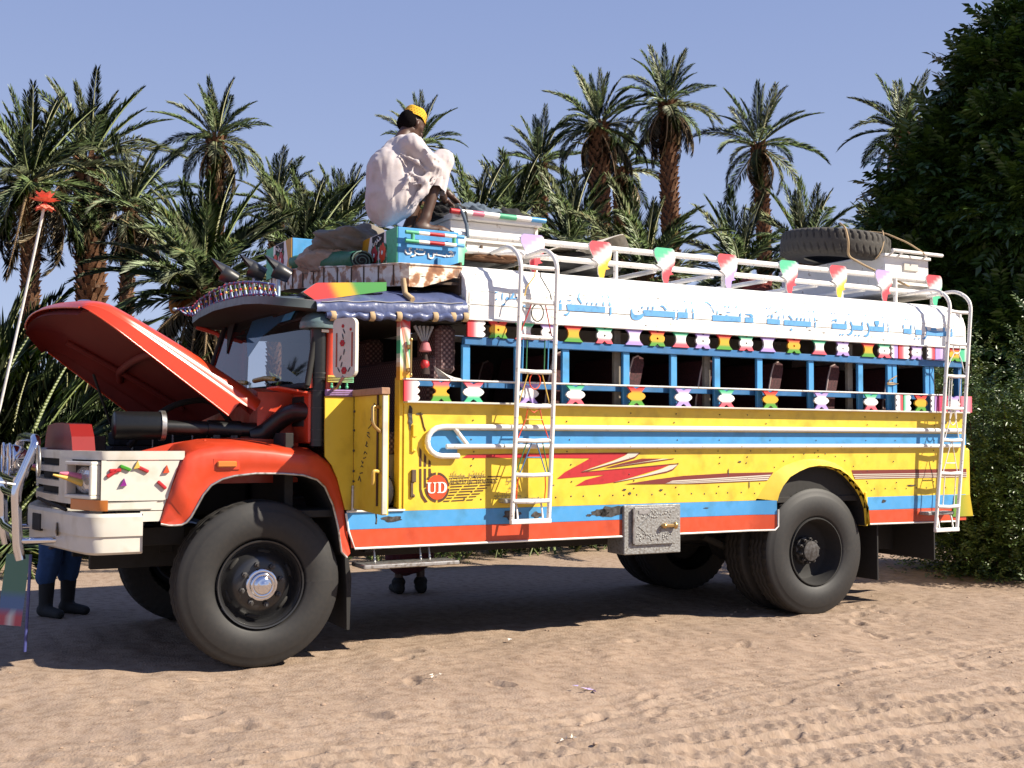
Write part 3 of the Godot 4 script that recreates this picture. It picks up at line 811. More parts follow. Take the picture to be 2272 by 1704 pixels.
	for p in rp:
		cap.append(Vector2(p.z, p.y))
	for x in [3.575, 8.83]:
		part(bus, "roof_end_panel", MB.new().prism(cap, Transform3D(Basis(Vector3(0, 0, 1), Vector3(0, 1, 0), Vector3(-1, 0, 0)), V(x, -0.012, 0)), 0.02), M.plank)
	for k in ROOF_WORDS:
		for q2 in ROOF_WORDS[k]:
			var wd := MB.new()
			var pl := poly(q2)
			var idx := Geometry2D.triangulate_polygon(pl)
			for e in idx:
				wd.v(V(pl[e].x, pl[e].y, roof_z(pl[e].y) + 0.005))
			part(bus, "roof_letter_stroke", wd, M.print_blue)
	# --- painted graphics on the side
	decal(bus, "logo_lines", SIDE_PAINT["logo_brown"], M.print_brown)
	decal(bus, "logo_disc", SIDE_PAINT["logo_disc"], M.print_orange, 0.005)
	decal(bus, "red_lightning_stripe", SIDE_PAINT["red"], M.print_red)
	decal(bus, "stripe_outline", SIDE_PAINT["maroon"], M.print_maroon, 0.005)
	decal(bus, "stripe_highlight", SIDE_PAINT["pale"], M.print_pale, 0.007)
	decal(bus, "rear_stripe", [[7.36, 1.247, 8.83, 1.245, 8.83, 1.165, 7.40, 1.166]], M.print_maroon)
	for k in 3:
		decal(bus, "rear_stripe_line", [[7.375 + k * 0.01, 1.212 - k * 0.016, 8.83, 1.210 - k * 0.016, 8.83, 1.202 - k * 0.016, 7.378 + k * 0.01, 1.204 - k * 0.016]], M.print_pale, 0.005)
	text(bus, "logo_letters", "UD", "Droid Serif", 0.078, V(3.257, 1.163, 0.008), M.print_white, true)
	text(bus, "lettering", "ALAZIZIA  TRAVELS", "Droid Sans", 0.030, V(3.44, 1.203, 0.004), M.print_grey, false, 1.1)
	var ar := MB.new()   # the small line of script above it, in joined strokes with dots
	var rr := RandomNumberGenerator.new()
	rr.seed = 5
	for run in [[3.44, 3.56], [3.59, 3.715], [3.90, 3.99], [3.92, 4.02], [3.80, 4.02]]:
		var i := 0
		var yb: float = [1.243, 1.245, 1.198, 1.145, 1.09][[3.44, 3.59, 3.90, 3.92, 3.80].find(run[0])]
		var x: float = run[0]
		while x < run[1]:
			var w := rr.randf_range(0.012, 0.024)
			var hh := rr.randf_range(0.008, 0.03)
			ar.prism(poly([x, yb, x + w + 0.002, yb, x + w + 0.002, yb + 0.006, x, yb + 0.006]), at_z(0.004), 0)
			ar.prism(poly([x + w * 0.5, yb, x + w * 0.5 + 0.005, yb, x + w * 0.5 + 0.007, yb + hh, x + w * 0.5 + 0.002, yb + hh]), at_z(0.0042), 0)
			if i % 2 == 0:
				var yy := yb + (0.034 if i % 4 else -0.016)
				ar.prism(poly([x, yy, x + 0.005, yy - 0.005, x + 0.01, yy, x + 0.005, yy + 0.005]), at_z(0.004), 0)
			else:
				ar.prism(poly([x + w, yb + 0.004, x + w + 0.004, yb, x + w - 0.012, yb - 0.02, x + w - 0.02, yb - 0.02]), at_z(0.0044), 0)
			x += w
			i += 1
	part(bus, "lettering", ar, M.print_grey).set_meta("kind", "stuff")
	# blue field between the guard tubes
	var fld := [8.83, 1.575, 8.83, 1.468, 3.50, 1.465, 3.50, 1.40]
	for k in 9:
		var a := PI * 1.5 - PI * k / 8
		fld.append(3.37 + cos(a) * 0.1)
		fld.append(1.487 + sin(a) * 0.088)
	decal(bus, "blue_field", [fld], M.blue, 0.002)
	# guard tubes
	var gz := 0.032
	var hook := [V(8.76, 1.606, gz), V(3.40, 1.60, gz)]
	for k in 9:
		var a := PI * 0.5 + PI * k / 8
		hook.append(V(3.365 + cos(a) * 0.115, 1.494 + sin(a) * 0.104, gz))
	hook.append(V(3.50, 1.39, gz))
	var g := Node3D.new()
	g.name = "side_guard"
	bus.add_child(g)
	part(g, "upper_tube", MB.new().tube(hook, 0.0205, 10), M.rail)
	part(g, "lower_tube", MB.new().tube([V(3.40, 1.458, gz), V(5.5, 1.459, gz), V(8.75, 1.462, gz)], 0.0185, 10), M.rail)
	part(g, "diagonal_tube", MB.new().tube([V(3.455, 1.60, gz), V(3.575, 1.46, gz)], 0.0165, 8), M.rail)
	for x in [3.7, 4.9, 6.1, 7.3, 8.5]:
		for y in [1.604, 1.46]:
			part(g, "stand_off", MB.new().tube([V(x, y, gz), V(x, y, 0.0)], 0.010, 6), M.rail)
	# rivets and flaked paint
	var rv := MB.new()
	for k in 42:
		var x := 3.55 + k * 0.128 + rr.randf_range(-0.02, 0.02)
		if x < 6.2 or (x > 7.6 and x < 8.75):
			rv.ball(V(x, 1.075 + rr.randf_range(-0.004, 0.004), 0.001), V(0.007, 0.007, 0.004), 6)
	for x in [3.62, 4.45, 5.02, 5.45, 5.9, 6.2, 6.4, 6.95, 7.55, 7.9, 8.4]:
		for y in [1.13, 1.19, 1.24, 1.32, 1.37, 1.42, 1.51, 1.65, 1.72]:
			if (x > 6.3 and x < 7.5 and y < 1.36) or rr.randf() < 0.3:
				continue
			rv.ball(V(x + rr.randf_range(-0.03, 0.03), y, 0.004), V(0.006, 0.006, 0.004), 6)
	for k in 15:
		var a := PI * (0.12 + 0.76 * k / 14.0)
		rv.ball(V(6.93 + cos(a) * 0.72, 0.87 + sin(a) * 0.53, 0.002), V(0.006, 0.006, 0.004), 6)
	part(bus, "rivets", rv, M.bare).set_meta("kind", "stuff")
	for ch in [[4.83, 0.955, 0.16, 0.045], [4.72, 0.945, 0.09, 0.035], [4.62, 0.93, 0.025, 0.012], [3.0, 0.952, 0.09, 0.024], [3.95, 0.955, 0.08, 0.04], [4.16, 0.945, 0.05, 0.03], [3.13, 1.66, 0.02, 0.09], [3.2, 1.69, 0.03, 0.008], [4.95, 1.12, 0.02, 0.01], [5.0, 1.09, 0.015, 0.012], [5.3, 1.11, 0.018, 0.01], [6.1, 1.33, 0.02, 0.008], [7.75, 0.965, 0.03, 0.018], [8.55, 1.68, 0.03, 0.015], [5.75, 0.955, 0.03, 0.006], [4.3, 1.165, 0.015, 0.006], [8.1, 1.10, 0.06, 0.008], [5.98, 1.24, 0.006, 0.04], [6.2, 1.14, 0.006, 0.04]]:
		part(bus, "flaked_paint", MB.new().prism(blob(ch[0], ch[1], ch[2], ch[3], rr), at_z(0.0055), 0), M.bare)
	for k in 26:
		var x := rr.randf_range(3.65, 8.7)
		var y := rr.randf_range(2.42, 2.74)
		var zz := roof_z(y)
		part(bus, "flaked_paint", MB.new().ball(V(x, y, zz), V(rr.randf_range(0.006, 0.022), 0.005, 0.004), 6), M.bare)
	# interior seats
	for i in 6:
		for zs in [[-0.14, -1.02], [-1.38, -2.26]]:
			var s := Node3D.new()
			s.name = "seat" if i == 0 and zs[0] > -1 else "seat_%03d" % (i * 2 + (0 if zs[0] > -1 else 1))
			bus.add_child(s)
			var x: float = [4.42, 5.15, 5.86, 6.62, 7.28, 8.0][i]
			var bk := poly([x - 0.1, 1.40, x - 0.02, 1.36, x + 0.0, 1.6, x + 0.03, 1.9, x + 0.085, 2.12, x + 0.08, 2.17, x + 0.03, 2.19, x - 0.02, 2.17, x - 0.05, 2.08, x - 0.10, 1.85, x - 0.12, 1.6])
			part(s, "backrest", MB.new().prism(bk, at_z(zs[0]), zs[0] - zs[1]), M.maroon)
			part(s, "cushion", MB.new().box(V(x - 0.3, 1.42, (zs[0] + zs[1]) / 2), V(0.46, 0.12, zs[0] - zs[1]), 0.03), M.maroon)
			part(s, "piping", MB.new().tube([V(x - 0.12, 1.6, zs[0]), V(x - 0.10, 1.85, zs[0]), V(x - 0.05, 2.08, zs[0]), V(x - 0.02, 2.17, zs[0]), V(x + 0.03, 2.19, zs[0])], 0.008, 6), M.piping)
			part(s, "frame", MB.new().box(V(x - 0.3, 1.2, (zs[0] + zs[1]) / 2), V(0.4, 0.34, zs[0] - zs[1] - 0.1)), M.matt_black)
	# underside
	for z in [-0.75, -1.65]:
		part(bus, "chassis_rail", MB.new().box(V(4.9, 0.72, z), V(7.6, 0.2, 0.08)), M.chassis)
	for x in [1.6, 2.9, 4.2, 5.6, 6.4, 7.4, 8.3]:
		part(bus, "cross_member", MB.new().box(V(x, 0.78, -1.2), V(0.09, 0.14, 2.1 if x > 2.8 and x < 6.0 else 1.0)), M.chassis)
	part(bus, "rear_axle", MB.new().tube([V(6.945, 0.55, -0.4), V(6.945, 0.55, -2.0)], 0.09, 10).ball(V(6.945, 0.55, -1.2), V(0.2, 0.2, 0.17), 12), M.chassis)
	part(bus, "front_axle", MB.new().box(V(2.077, 0.45, -1.2), V(0.12, 0.14, 1.8), 0.02), M.chassis)
	part(bus, "drive_shaft", MB.new().tube([V(2.9, 0.72, -1.2), V(6.8, 0.58, -1.2)], 0.05, 10), M.chassis)
	part(bus, "fuel_tank", MB.new().box(V(3.9, 0.66, -2.05), V(0.9, 0.34, 0.45), 0.05), M.chassis)
	for z in [-0.62, -1.78]:
		part(bus, "leaf_spring", MB.new().tube([V(6.2, 0.66, z), V(6.6, 0.5, z), V(6.945, 0.45, z), V(7.3, 0.5, z), V(7.7, 0.66, z)], 0.035, 6), M.chassis)
	part(bus, "gearbox", MB.new().box(V(2.85, 0.85, -1.2), V(0.9, 0.4, 0.5), 0.06), M.chassis)
	part(bus, "mudflap", MB.new().prism(poly([2.665, 0.70, 2.69, 0.70, 2.715, 0.55, 2.705, 0.2, 2.685, 0.2, 2.68, 0.5]), at_z(-0.03), 0.42), M.matt_black)
	part(bus, "rear_mudflap", MB.new().box(V(7.75, 0.5, -0.40), V(0.02, 0.5, 0.65)), M.matt_black)
	part(bus, "rear_skirt", MB.new().box(V(8.45, 0.58, -1.0), V(0.02, 0.36, 1.9)), M.matt_black)
	part(bus, "rear_skirt", MB.new().prism(poly([7.68, 0.76, 9.0, 0.70, 9.0, 0.42, 7.68, 0.5]), at_z(-0.55), 0.02), M.matt_black)
	# steel locker on the skirt
	var bx := Node3D.new()
	bx.name = "steel_locker"
	bus.add_child(bx)
	part(bx, "case", MB.new().box(V(5.20, 0.805, -0.09), V(0.545, 0.385, 0.24), 0.006), M.silver)
	part(bx, "door", MB.new().box(V(5.205, 0.835, 0.045), V(0.39, 0.295, 0.02), 0.008), M.silver)
	part(bx, "hinge", MB.new().tube([V(5.005, 0.70, 0.05), V(5.005, 0.97, 0.05)], 0.009, 6), M.steel)
	part(bx, "latch", MB.new().box(V(5.33, 0.832, 0.075), V(0.15, 0.025, 0.03), 0.006).ball(V(5.28, 0.832, 0.08), V(0.025, 0.022, 0.025), 8).ball(V(5.385, 0.832, 0.08), V(0.022, 0.03, 0.022), 8), M.brass)
	var em := MB.new()
	em.tube([V(5.05, 0.83, 0.056), V(5.17, 0.93, 0.056)], 0.004, 4).tube([V(5.05, 0.83, 0.056), V(5.17, 0.74, 0.056)], 0.004, 4)
	for k in 70:
		var x := rr.randf_range(5.03, 5.36)
		var y := 0.72 + rr.randf() * 0.06 if k % 2 else 0.9 + rr.randf() * 0.05
		em.ball(V(x, y, 0.055), V(0.008, 0.008, 0.006), 6)
	part(bx, "embossed_pattern", em, M.silver)
	part(bx, "plate", MB.new().box(V(5.10, 0.945, 0.058), V(0.10, 0.03, 0.004), 0.001), M.steel)
	part(bus, "step_board", MB.new().box(V(3.1, 0.64, 0.02), V(0.72, 0.028, 0.25), 0.006), M.steel)
	for x in [2.9, 3.25, 3.32]:
		part(bus, "step_hanger", MB.new().tube([V(x, 0.64, -0.06), V(x, 0.78, -0.10)], 0.009, 6), M.steel)
	part(bus, "hanging_hose", MB.new().tube([V(3.85, 0.74, -0.9), V(4.0, 0.66, -0.9), V(4.15, 0.65, -0.9), V(4.3, 0.7, -0.9)], 0.014, 6), M.strap)
	# rear corner
	var rc := Node3D.new()
	rc.name = "rear_corner_post"
	bus.add_child(rc)
	part(rc, "panel", MB.new().box(V(8.83, 1.13, -0.12), V(0.16, 0.62, 0.22), 0.02), M.yellow)
	part(rc, "lower_flap", MB.new().prism(poly([8.62, 0.80, 8.66, 1.0, 8.86, 1.0, 8.90, 0.80]), at_z(0.015), 0.03, func(p: Vector2) -> Color: return Color(0.06, 0.22, 0.02).lerp(Color(0.5, 0.36, 0.01), clampf((p.x - 8.68) * 6, 0, 1))), M.decor)
	part(rc, "tail_lamp", MB.new().ball(V(8.92, 1.25, -0.1), V(0.03, 0.08, 0.06), 8), M.print_orange)
	part(rc, "tail_lamp", MB.new().ball(V(8.92, 1.08, -0.1), V(0.03, 0.05, 0.06), 8), M.blue)
	# wheels
	wheel("front_wheel", V(2.077, 0.548, -0.005), "front")
	wheel("front_wheel", V(2.077, 0.548, -2.395), "front", -1.0)
	wheel("rear_wheel", V(6.945, 0.548, 0.0), "rear")
	wheel("rear_wheel", V(6.945, 0.548, -0.33), "rear")
	wheel("rear_wheel", V(6.945, 0.548, -2.07), "rear", -1.0)
	wheel("rear_wheel", V(6.945, 0.548, -2.4), "rear", -1.0)
	# ladders
	ladder(3.89, 4.20, 0.028, 0.905, 2.83, 0.115, [1.06, 1.253, 1.505, 1.76, 2.015, 2.27, 2.53, 2.79], [
		["print_orange", [0.0, 0.0, 0.25, 0.62, 0.3, 0.92, 0.5, 0.8, 0.68, 0.92, 0.75, 0.6, 1.0, 0.0], 1.505, 1.76], ["gold", [0.22, 0.6, 0.78, 0.6], 1.505, 1.76],
		["gold", [0.0, 0.0, 0.3, 1.0], 1.76, 2.015], ["gold", [1.0, 0.0, 0.7, 1.0], 1.76, 2.015], ["print_orange", ring_pts(0.5, 0.72, 0.17, 0.24), 1.76, 2.015],
		["blue", [0.1, 0.0, 0.1, 1.0], 2.015, 2.27], ["print_green", [0.22, 0.0, 0.22, 1.0], 2.015, 2.27], ["print_green", [0.78, 0.0, 0.78, 1.0], 2.015, 2.27], ["blue", [0.9, 0.0, 0.9, 1.0], 2.015, 2.27],
		["print_red", [0.0, 0.1, 0.35, 1.0], 2.27, 2.53], ["print_red", [1.0, 0.0, 0.75, 1.0], 2.27, 2.53], ["matt_black", ring_pts(0.52, 0.7, 0.19, 0.25), 2.27, 2.53],
		["gold", [0.1, 0.15, 0.15, 0.4, 0.4, 0.75, 0.42, 1.0], 2.53, 2.79], ["matt_black", [0.95, 0.1, 0.9, 0.3, 0.58, 0.75, 0.56, 1.0], 2.53, 2.79],
		["beam", [0.1, 0.0, 0.48, 1.0], 1.253, 1.505], ["beam", [0.92, 0.05, 0.58, 1.0], 1.253, 1.505], ["beam", [0.3, 0.5, 0.75, 0.5], 1.253, 1.505], ["print_green", [0.0, 0.05, 0.32, 1.0], 1.253, 1.505], ["print_green", [1.0, 0.05, 0.78, 1.0], 1.253, 1.505],
		["print_orange", [0.02, 0.0, 0.04, 0.6, 0.1, 1.0], 1.06, 1.253], ["print_orange", [0.9, 0.0, 0.93, 0.5, 0.9, 1.0], 1.06, 1.253]])
	ladder(8.265, 8.545, 0.095, 0.69, 2.80, 0.125, [0.91, 1.213, 1.517, 1.81, 2.11, 2.41, 2.71], [
		["rail", [0.1, 0.0, 0.5, 1.0, 0.9, 0.0], 1.213, 1.517], ["rail", [0.1, 0.0, 0.45, 0.95], 1.517, 1.81], ["rail", [0.9, 0.0, 0.55, 0.95], 1.517, 1.81], ["rail", ring_pts(0.5, 0.72, 0.18, 0.25), 1.517, 1.81], ["rail", [0.25, 0.3, 0.75, 0.3], 1.213, 1.517],
		["rail", [0.2, 0.0, 0.2, 1.0], 1.81, 2.11], ["rail", [0.33, 0.0, 0.33, 1.0], 1.81, 2.11], ["rail", [0.8, 0.0, 0.8, 1.0], 1.81, 2.11], ["rail", [0.0, 0.1, 0.2, 0.5, 0.4, 0.72, 0.6, 0.72, 0.8, 0.5, 1.0, 0.1], 2.11, 2.41], ["rail", ring_pts(0.5, 0.84, 0.2, 0.15), 2.11, 2.41],
		["rail", [0.2, 0.0, 0.22, 1.0], 0.91, 1.213], ["rail", [0.8, 0.0, 0.82, 1.0], 0.91, 1.213]])

func blob(x: float, y: float, rx: float, ry: float, rr: RandomNumberGenerator) -> PackedVector2Array:
	var p := PackedVector2Array()
	for k in 16:
		var a := TAU * k / 16
		var f := rr.randf_range(0.6, 1.1)
		p.append(Vector2(x + cos(a) * rx * f, y + sin(a) * ry * f))
	return p

func text(parent: Node3D, called: String, s: String, font: String, h: float, at: Vector3, m: Material, bold := false, wide := 1.0) -> void:
	var t := TextMesh.new()
	var f := SystemFont.new()
	f.font_names = PackedStringArray([font])
	f.font_weight = 700 if bold else 400
	t.font = f
	t.text = s
	t.font_size = 64
	t.pixel_size = h / 46.0
	t.depth = 0.002
	t.horizontal_alignment = HORIZONTAL_ALIGNMENT_LEFT if h < 0.1 else HORIZONTAL_ALIGNMENT_CENTER
	var o := part(parent, called, t, m)
	o.position = at
	o.scale = V(wide, 1, 1)

# ---------------------------------------------------------------- bonnet, cab and front
const FRONT := [Vector2(1.565, 0.0), Vector2(1.10, 0.0), Vector2(1.06, -0.012), Vector2(1.035, -0.05), Vector2(0.93, -0.30), Vector2(0.88, -0.55), Vector2(0.825, -0.9), Vector2(0.80, -1.2), Vector2(0.825, -1.5), Vector2(0.88, -1.85), Vector2(0.93, -2.1), Vector2(1.035, -2.35), Vector2(1.06, -2.388), Vector2(1.10, -2.4), Vector2(1.565, -2.4)]
const BUMP := [Vector2(1.31, 0.02), Vector2(1.08, 0.02), Vector2(1.02, 0.005), Vector2(0.97, -0.06), Vector2(0.92, -0.25), Vector2(0.86, -0.55), Vector2(0.765, -1.0), Vector2(0.75, -1.2), Vector2(0.765, -1.4), Vector2(0.86, -1.85), Vector2(0.92, -2.15), Vector2(0.97, -2.34), Vector2(1.02, -2.405), Vector2(1.08, -2.42), Vector2(1.31, -2.42)]

# plan polyline swept between two heights; inset moves it inwards (towards +x / centre)
func plan_strip(b: MB, pl: Array, y0: float, y1: float, inset := 0.0, from := 0, to := -1, inset_top := -9.0) -> MB:
	b.smooth()
	var last := pl.size() - 1 if to < 0 else to
	if inset_top < -8:
		inset_top = inset
	var off := func(i: int, d: float) -> Vector2:
		var a: Vector2 = pl[maxi(i - 1, 0)]
		var c: Vector2 = pl[mini(i + 1, pl.size() - 1)]
		var t := (c - a).normalized()
		return pl[i] + Vector2(-t.y, t.x).rotated(PI) * d * -1.0
	for i in range(from, last):
		var a: Vector2 = off.call(i, inset)
		var c: Vector2 = off.call(i + 1, inset)
		var a2: Vector2 = off.call(i, inset_top)
		var c2: Vector2 = off.call(i + 1, inset_top)
		b.quad(V(a.x, y0, a.y), V(c.x, y0, c.y), V(c2.x, y1, c2.y), V(a2.x, y1, a2.y))
	return b

func ledge(b: MB, pl: Array, y: float, d0: float, d1: float, from := 0, to := -1) -> MB:
	b.flat()
	var last := pl.size() - 1 if to < 0 else to
	for i in range(from, last):
		var q := []
		for e in [[i, d0], [i + 1, d0], [i + 1, d1], [i, d1]]:
			var a: Vector2 = pl[maxi(e[0] - 1, 0)]
			var c: Vector2 = pl[mini(e[0] + 1, pl.size() - 1)]
			var t := (c - a).normalized()
			var p: Vector2 = pl[e[0]] + Vector2(-t.y, t.x) * e[1]
			q.append(V(p.x, y, p.y))
		b.quad(q[0], q[1], q[2], q[3])
	return b

func front() -> void:
	# grille surround
	var fr := Node3D.new()
	fr.name = "front_panel"
	bus.add_child(fr)
	var b := plan_strip(MB.new(), FRONT, 1.375, 1.43)
	ledge(b, FRONT, 1.43, 0.0, 0.06)
	ledge(b, FRONT, 1.375, 0.0, 0.02)
	part(fr, "top_rim", b, M.cream)
	for sd in [0, 1]:
		var m := Transform3D(Basis(Vector3(1, 0, 0), Vector3(0, 1, 0), Vector3(0, 0, 1)), V(0, 0, -0.006 if sd == 0 else -2.394))
		part(fr, "side_panel", MB.new().prism(poly([1.06, 1.372, 1.535, 1.372, 1.462, 1.125, 1.435, 1.118, 1.06, 1.12]), m, 0.02), M.cream)
		part(fr, "lower_side_panel", MB.new().prism(poly([1.09, 1.112, 1.46, 1.118, 1.436, 1.055, 1.09, 1.058]), m.translated(V(0, 0, -0.012 if sd == 0 else 0.012)), 0.02), M.cream)
		part(fr, "lower_side_panel", MB.new().prism(poly([1.10, 1.105, 1.40, 1.112, 1.37, 1.066, 1.10, 1.066]), m, 0.02), M.cream)
		part(fr, "lower_side_panel", MB.new().prism(poly([1.30, 1.05, 1.437, 1.05, 1.42, 0.985, 1.30, 0.985]), m.translated(V(0, 0, -0.01 if sd == 0 else 0.01)), 0.02), M.cream)
	# scattered glued-on reflectors
	for r in [[1.14, 1.31, 0.05, "print_red"], [1.20, 1.325, -0.4, "green_lens"], [1.27, 1.345, 9, "gold"], [1.31, 1.315, -0.45, "print_red"], [1.45, 1.315, 9, "print_orange"], [1.19, 1.235, 9, "purple_lens"], [1.425, 1.215, -0.75, "print_red"], [1.12, 1.29, 0.6, "print_red"]]:
		var rb := MB.new()
		if r[2] > 5:
			rb.prism(poly([r[0] - 0.02, r[1] - 0.025, r[0] + 0.02, r[1] - 0.02, r[0] + 0.004, r[1] + 0.025]), at_z(0.012), 0.02)
		else:
			rb.box(V(r[0], r[1], 0.0), V(0.07, 0.022, 0.024), 0.008, Basis(Vector3(0, 0, 1), r[2]))
		part(fr, "reflector", rb, M[r[3]])
	# grille: black back, white bars
	part(fr, "grille_back", plan_strip(MB.new(), FRONT, 1.08, 1.40, 0.05, 4, 10), M.matt_black)
	for y in [[1.285, 1.325], [1.19, 1.23], [1.09, 1.135]]:
		var gb := plan_strip(MB.new(), FRONT, y[0], y[1], 0.0, 4, 10)
		ledge(gb, FRONT, y[1], 0.0, 0.05, 4, 10)
		ledge(gb, FRONT, y[0], 0.0, 0.05, 4, 10)
		part(fr, "grille_bar", gb, M.cream)
	for sd in [[4, 5], [9, 10]]:
		part(fr, "grille_end", plan_strip(MB.new(), FRONT, 1.09, 1.376, -0.006, sd[0], sd[1]), M.cream)
	# headlamps at the corners
	for sd in [-1, 1]:
		var z0: float = -1.2 + 1.2 * sd
		var h := Node3D.new()
		h.name = "headlight" if sd == 1 else "headlight_001"
		bus.add_child(h)
		var ca := V(1.045, 1.248, z0 - 0.03 * sd)
		var cb := V(0.925, 1.248, z0 - 0.32 * sd)
		var ax := (cb - ca).normalized()
		var nx := V(-absf(ax.z), 0, -ax.x * signf(ax.z) * 1.0).normalized()
		if sd == 1:
			nx = V(-0.925, 0, 0.38).normalized()
		else:
			nx = V(-0.925, 0, -0.38).normalized()
		var bs := Basis(ax, Vector3.UP, nx)
		var mid := (ca + cb) / 2 + nx * 0.015
		var w := (cb - ca).length()
		for e in [[V(0, 0.105, 0), V(w, 0.025, 0.07)], [V(0, -0.105, 0), V(w, 0.025, 0.07)], [V(w / 2 - 0.012, 0, 0), V(0.025, 0.19, 0.07)], [V(-w / 2 + 0.012, 0, 0), V(0.025, 0.19, 0.07)]]:
			part(h, "bezel", MB.new().box(mid + bs * e[0], e[1], 0.008, bs), M.cream)
		part(h, "bucket", MB.new().box(mid - nx * 0.04, V(w - 0.04, 0.19, 0.02), 0.002, bs), M.bare)
		part(h, "lens", MB.new().ball(mid - nx * 0.02, V(0.12, 0.085, 0.03), 14, bs), M.lens)
		part(h, "reflector", MB.new().ball(mid - nx * 0.035, V(0.09, 0.08, 0.02), 14, bs), M.chrome)
		part(h, "turn_signal", plan_strip(MB.new(), FRONT, 1.058, 1.125, -0.012, 1 if sd == 1 else 10, 4 if sd == 1 else 13), M.amber)
		part(h, "painted_horn", MB.new().tube([mid + nx * 0.0 + bs * V(0.0, -0.02, 0), mid + nx * 0.08 + bs * V(0.03, 0.01, 0), mid + nx * 0.17 + bs * V(0.05, 0.035, 0)], 0.024, 8, false, 0.006), M.gold)
		part(h, "painted_horn", MB.new().tube([mid + nx * 0.0 + bs * V(0.02, 0.01, 0), mid + nx * 0.07 + bs * V(0.05, 0.035, 0), mid + nx * 0.12 + bs * V(0.06, 0.045, 0)], 0.03, 8, false, 0.006), M.print_pink)
	# bumper
	var bp := Node3D.new()
	bp.name = "bumper"
	bus.add_child(bp)
	b = plan_strip(MB.new(), BUMP, 0.90, 1.02)
	plan_strip(b, BUMP, 1.02, 1.04, 0.0, 0, -1, 0.012)
	ledge(b, BUMP, 1.04, 0.012, 0.12)
	ledge(b, BUMP, 0.90, 0.0, 0.012)
	plan_strip(b, BUMP, 0.80, 0.90, 0.012)
	plan_strip(b, BUMP, 0.785, 0.80, 0.03, 0, -1, 0.012)
	ledge(b, BUMP, 0.785, 0.03, 0.1)
	for z in [0.02, -2.42]:
		b.flat()
		b.quad(V(1.31, 0.79, z), V(1.31, 1.04, z), V(1.31, 1.04, z * 0.95 - 0.06), V(1.31, 0.79, z * 0.95 - 0.06))
	part(bp, "shell", b, M.cream)
	for z in [-0.92, -1.48]:
		part(bp, "slot", MB.new().box(V(plan_x(BUMP, z) + 0.005, 0.94, z), V(0.025, 0.115, 0.17), 0.004, Basis(Vector3.UP, 0.2 * signf(z + 1.2))), M.matt_black)
	part(bp, "number_plate_mark", MB.new().prism(blob(0, 0, 0.075, 0.045, RandomNumberGenerator.new()), Transform3D(Basis(V(0.2, 0, -0.98), V(0, 1, 0), V(-0.98, 0, -0.2)), V(plan_x(BUMP, -0.52) - 0.004, 0.915, -0.52)), 0.006), M.wood)
	for z in [-0.4, -2.0]:
		part(bp, "bracket", MB.new().box(V(1.3, 0.86, z), V(0.7, 0.12, 0.08)), M.chassis)
	part(bus, "front_apron", MB.new().box(V(1.32, 1.06, -1.2), V(0.03, 0.2, 2.3)), M.matt_black)
	# bull bar
	var bb := Node3D.new()
	bb.name = "bull_bar"
	bus.add_child(bb)
	for z in [-0.6, -1.8]:
		part(bb, "post", MB.new().tube(bend([V(0.66, 0.72, z), V(0.64, 0.80, z), V(0.62, 1.17, z), V(0.735, 1.47, z), V(0.735, 1.505, z - 0.06 * signf(z + 1.2)), V(0.72, 1.515, -1.2)], 0.06), 0.032, 12), M.chrome)
		part(bb, "stay", MB.new().tube([V(0.65, 0.84, z), V(0.95, 0.84, z)], 0.022, 8), M.chrome)
	for y in [1.235, 1.14, 0.90]:
		part(bb, "cross_bar", MB.new().tube([V(0.625, y, -0.6), V(0.60, y, -1.2), V(0.625, y, -1.8)], 0.025, 10), M.chrome)
	for z in [-0.92, -1.48]:
		var L := Node3D.new()
		L.name = "spot_lamp" if z > -1 else "spot_lamp_001"
		bus.add_child(L)
		var xf := Transform3D(Basis(Vector3(0, 0, 1), Vector3(0, 1, 0), Vector3(-1, 0, 0)), V(0.63, 1.365, z))
		part(L, "shell", MB.new().lathe([Vector2(-0.10, 0.002), Vector2(-0.09, 0.05), Vector2(-0.05, 0.085), Vector2(0.0, 0.10), Vector2(0.012, 0.10), Vector2(0.014, 0.09)], 24, xf), M.chrome)
		part(L, "lens", MB.new().lathe([Vector2(0.01, 0.092), Vector2(0.03, 0.05), Vector2(0.036, 0.001)], 24, xf), M.lens)
		part(L, "guard_ring", MB.new().lathe([Vector2(0.03, 0.112), Vector2(0.04, 0.106), Vector2(0.03, 0.10), Vector2(0.02, 0.106), Vector2(0.03, 0.112)], 24, xf, -1.0), M.chrome)
	var hp := Transform3D(Basis(Vector3(0, 0, 1), Vector3(0, 1, 0), Vector3(-1, 0, 0)), V(0.74, 1.36, -0.48))
	part(bb, "lamp_hoop", MB.new().lathe([Vector2(0.0, 0.104), Vector2(0.008, 0.098), Vector2(0.0, 0.092), Vector2(-0.008, 0.098), Vector2(0.0, 0.104)], 24, hp, -1.0), M.steel)
	part(bb, "brace", MB.new().tube([V(0.75, 1.12, -0.55), V(0.9, 1.05, -0.35)], 0.012, 6), M.matt_black)
	# painted rubber straps under the bull bar
	var cf := func(p: Vector2) -> Color:
		if p.y < 0.36:
			return Color(0.45, 0.06, 0.08) if absf(p.x) > 0.03 else Color(0.6, 0.55, 0.5)
		if p.y < 0.48:
			return Color(0.07, 0.14, 0.28)
		return Color(0.07, 0.17, 0.11)
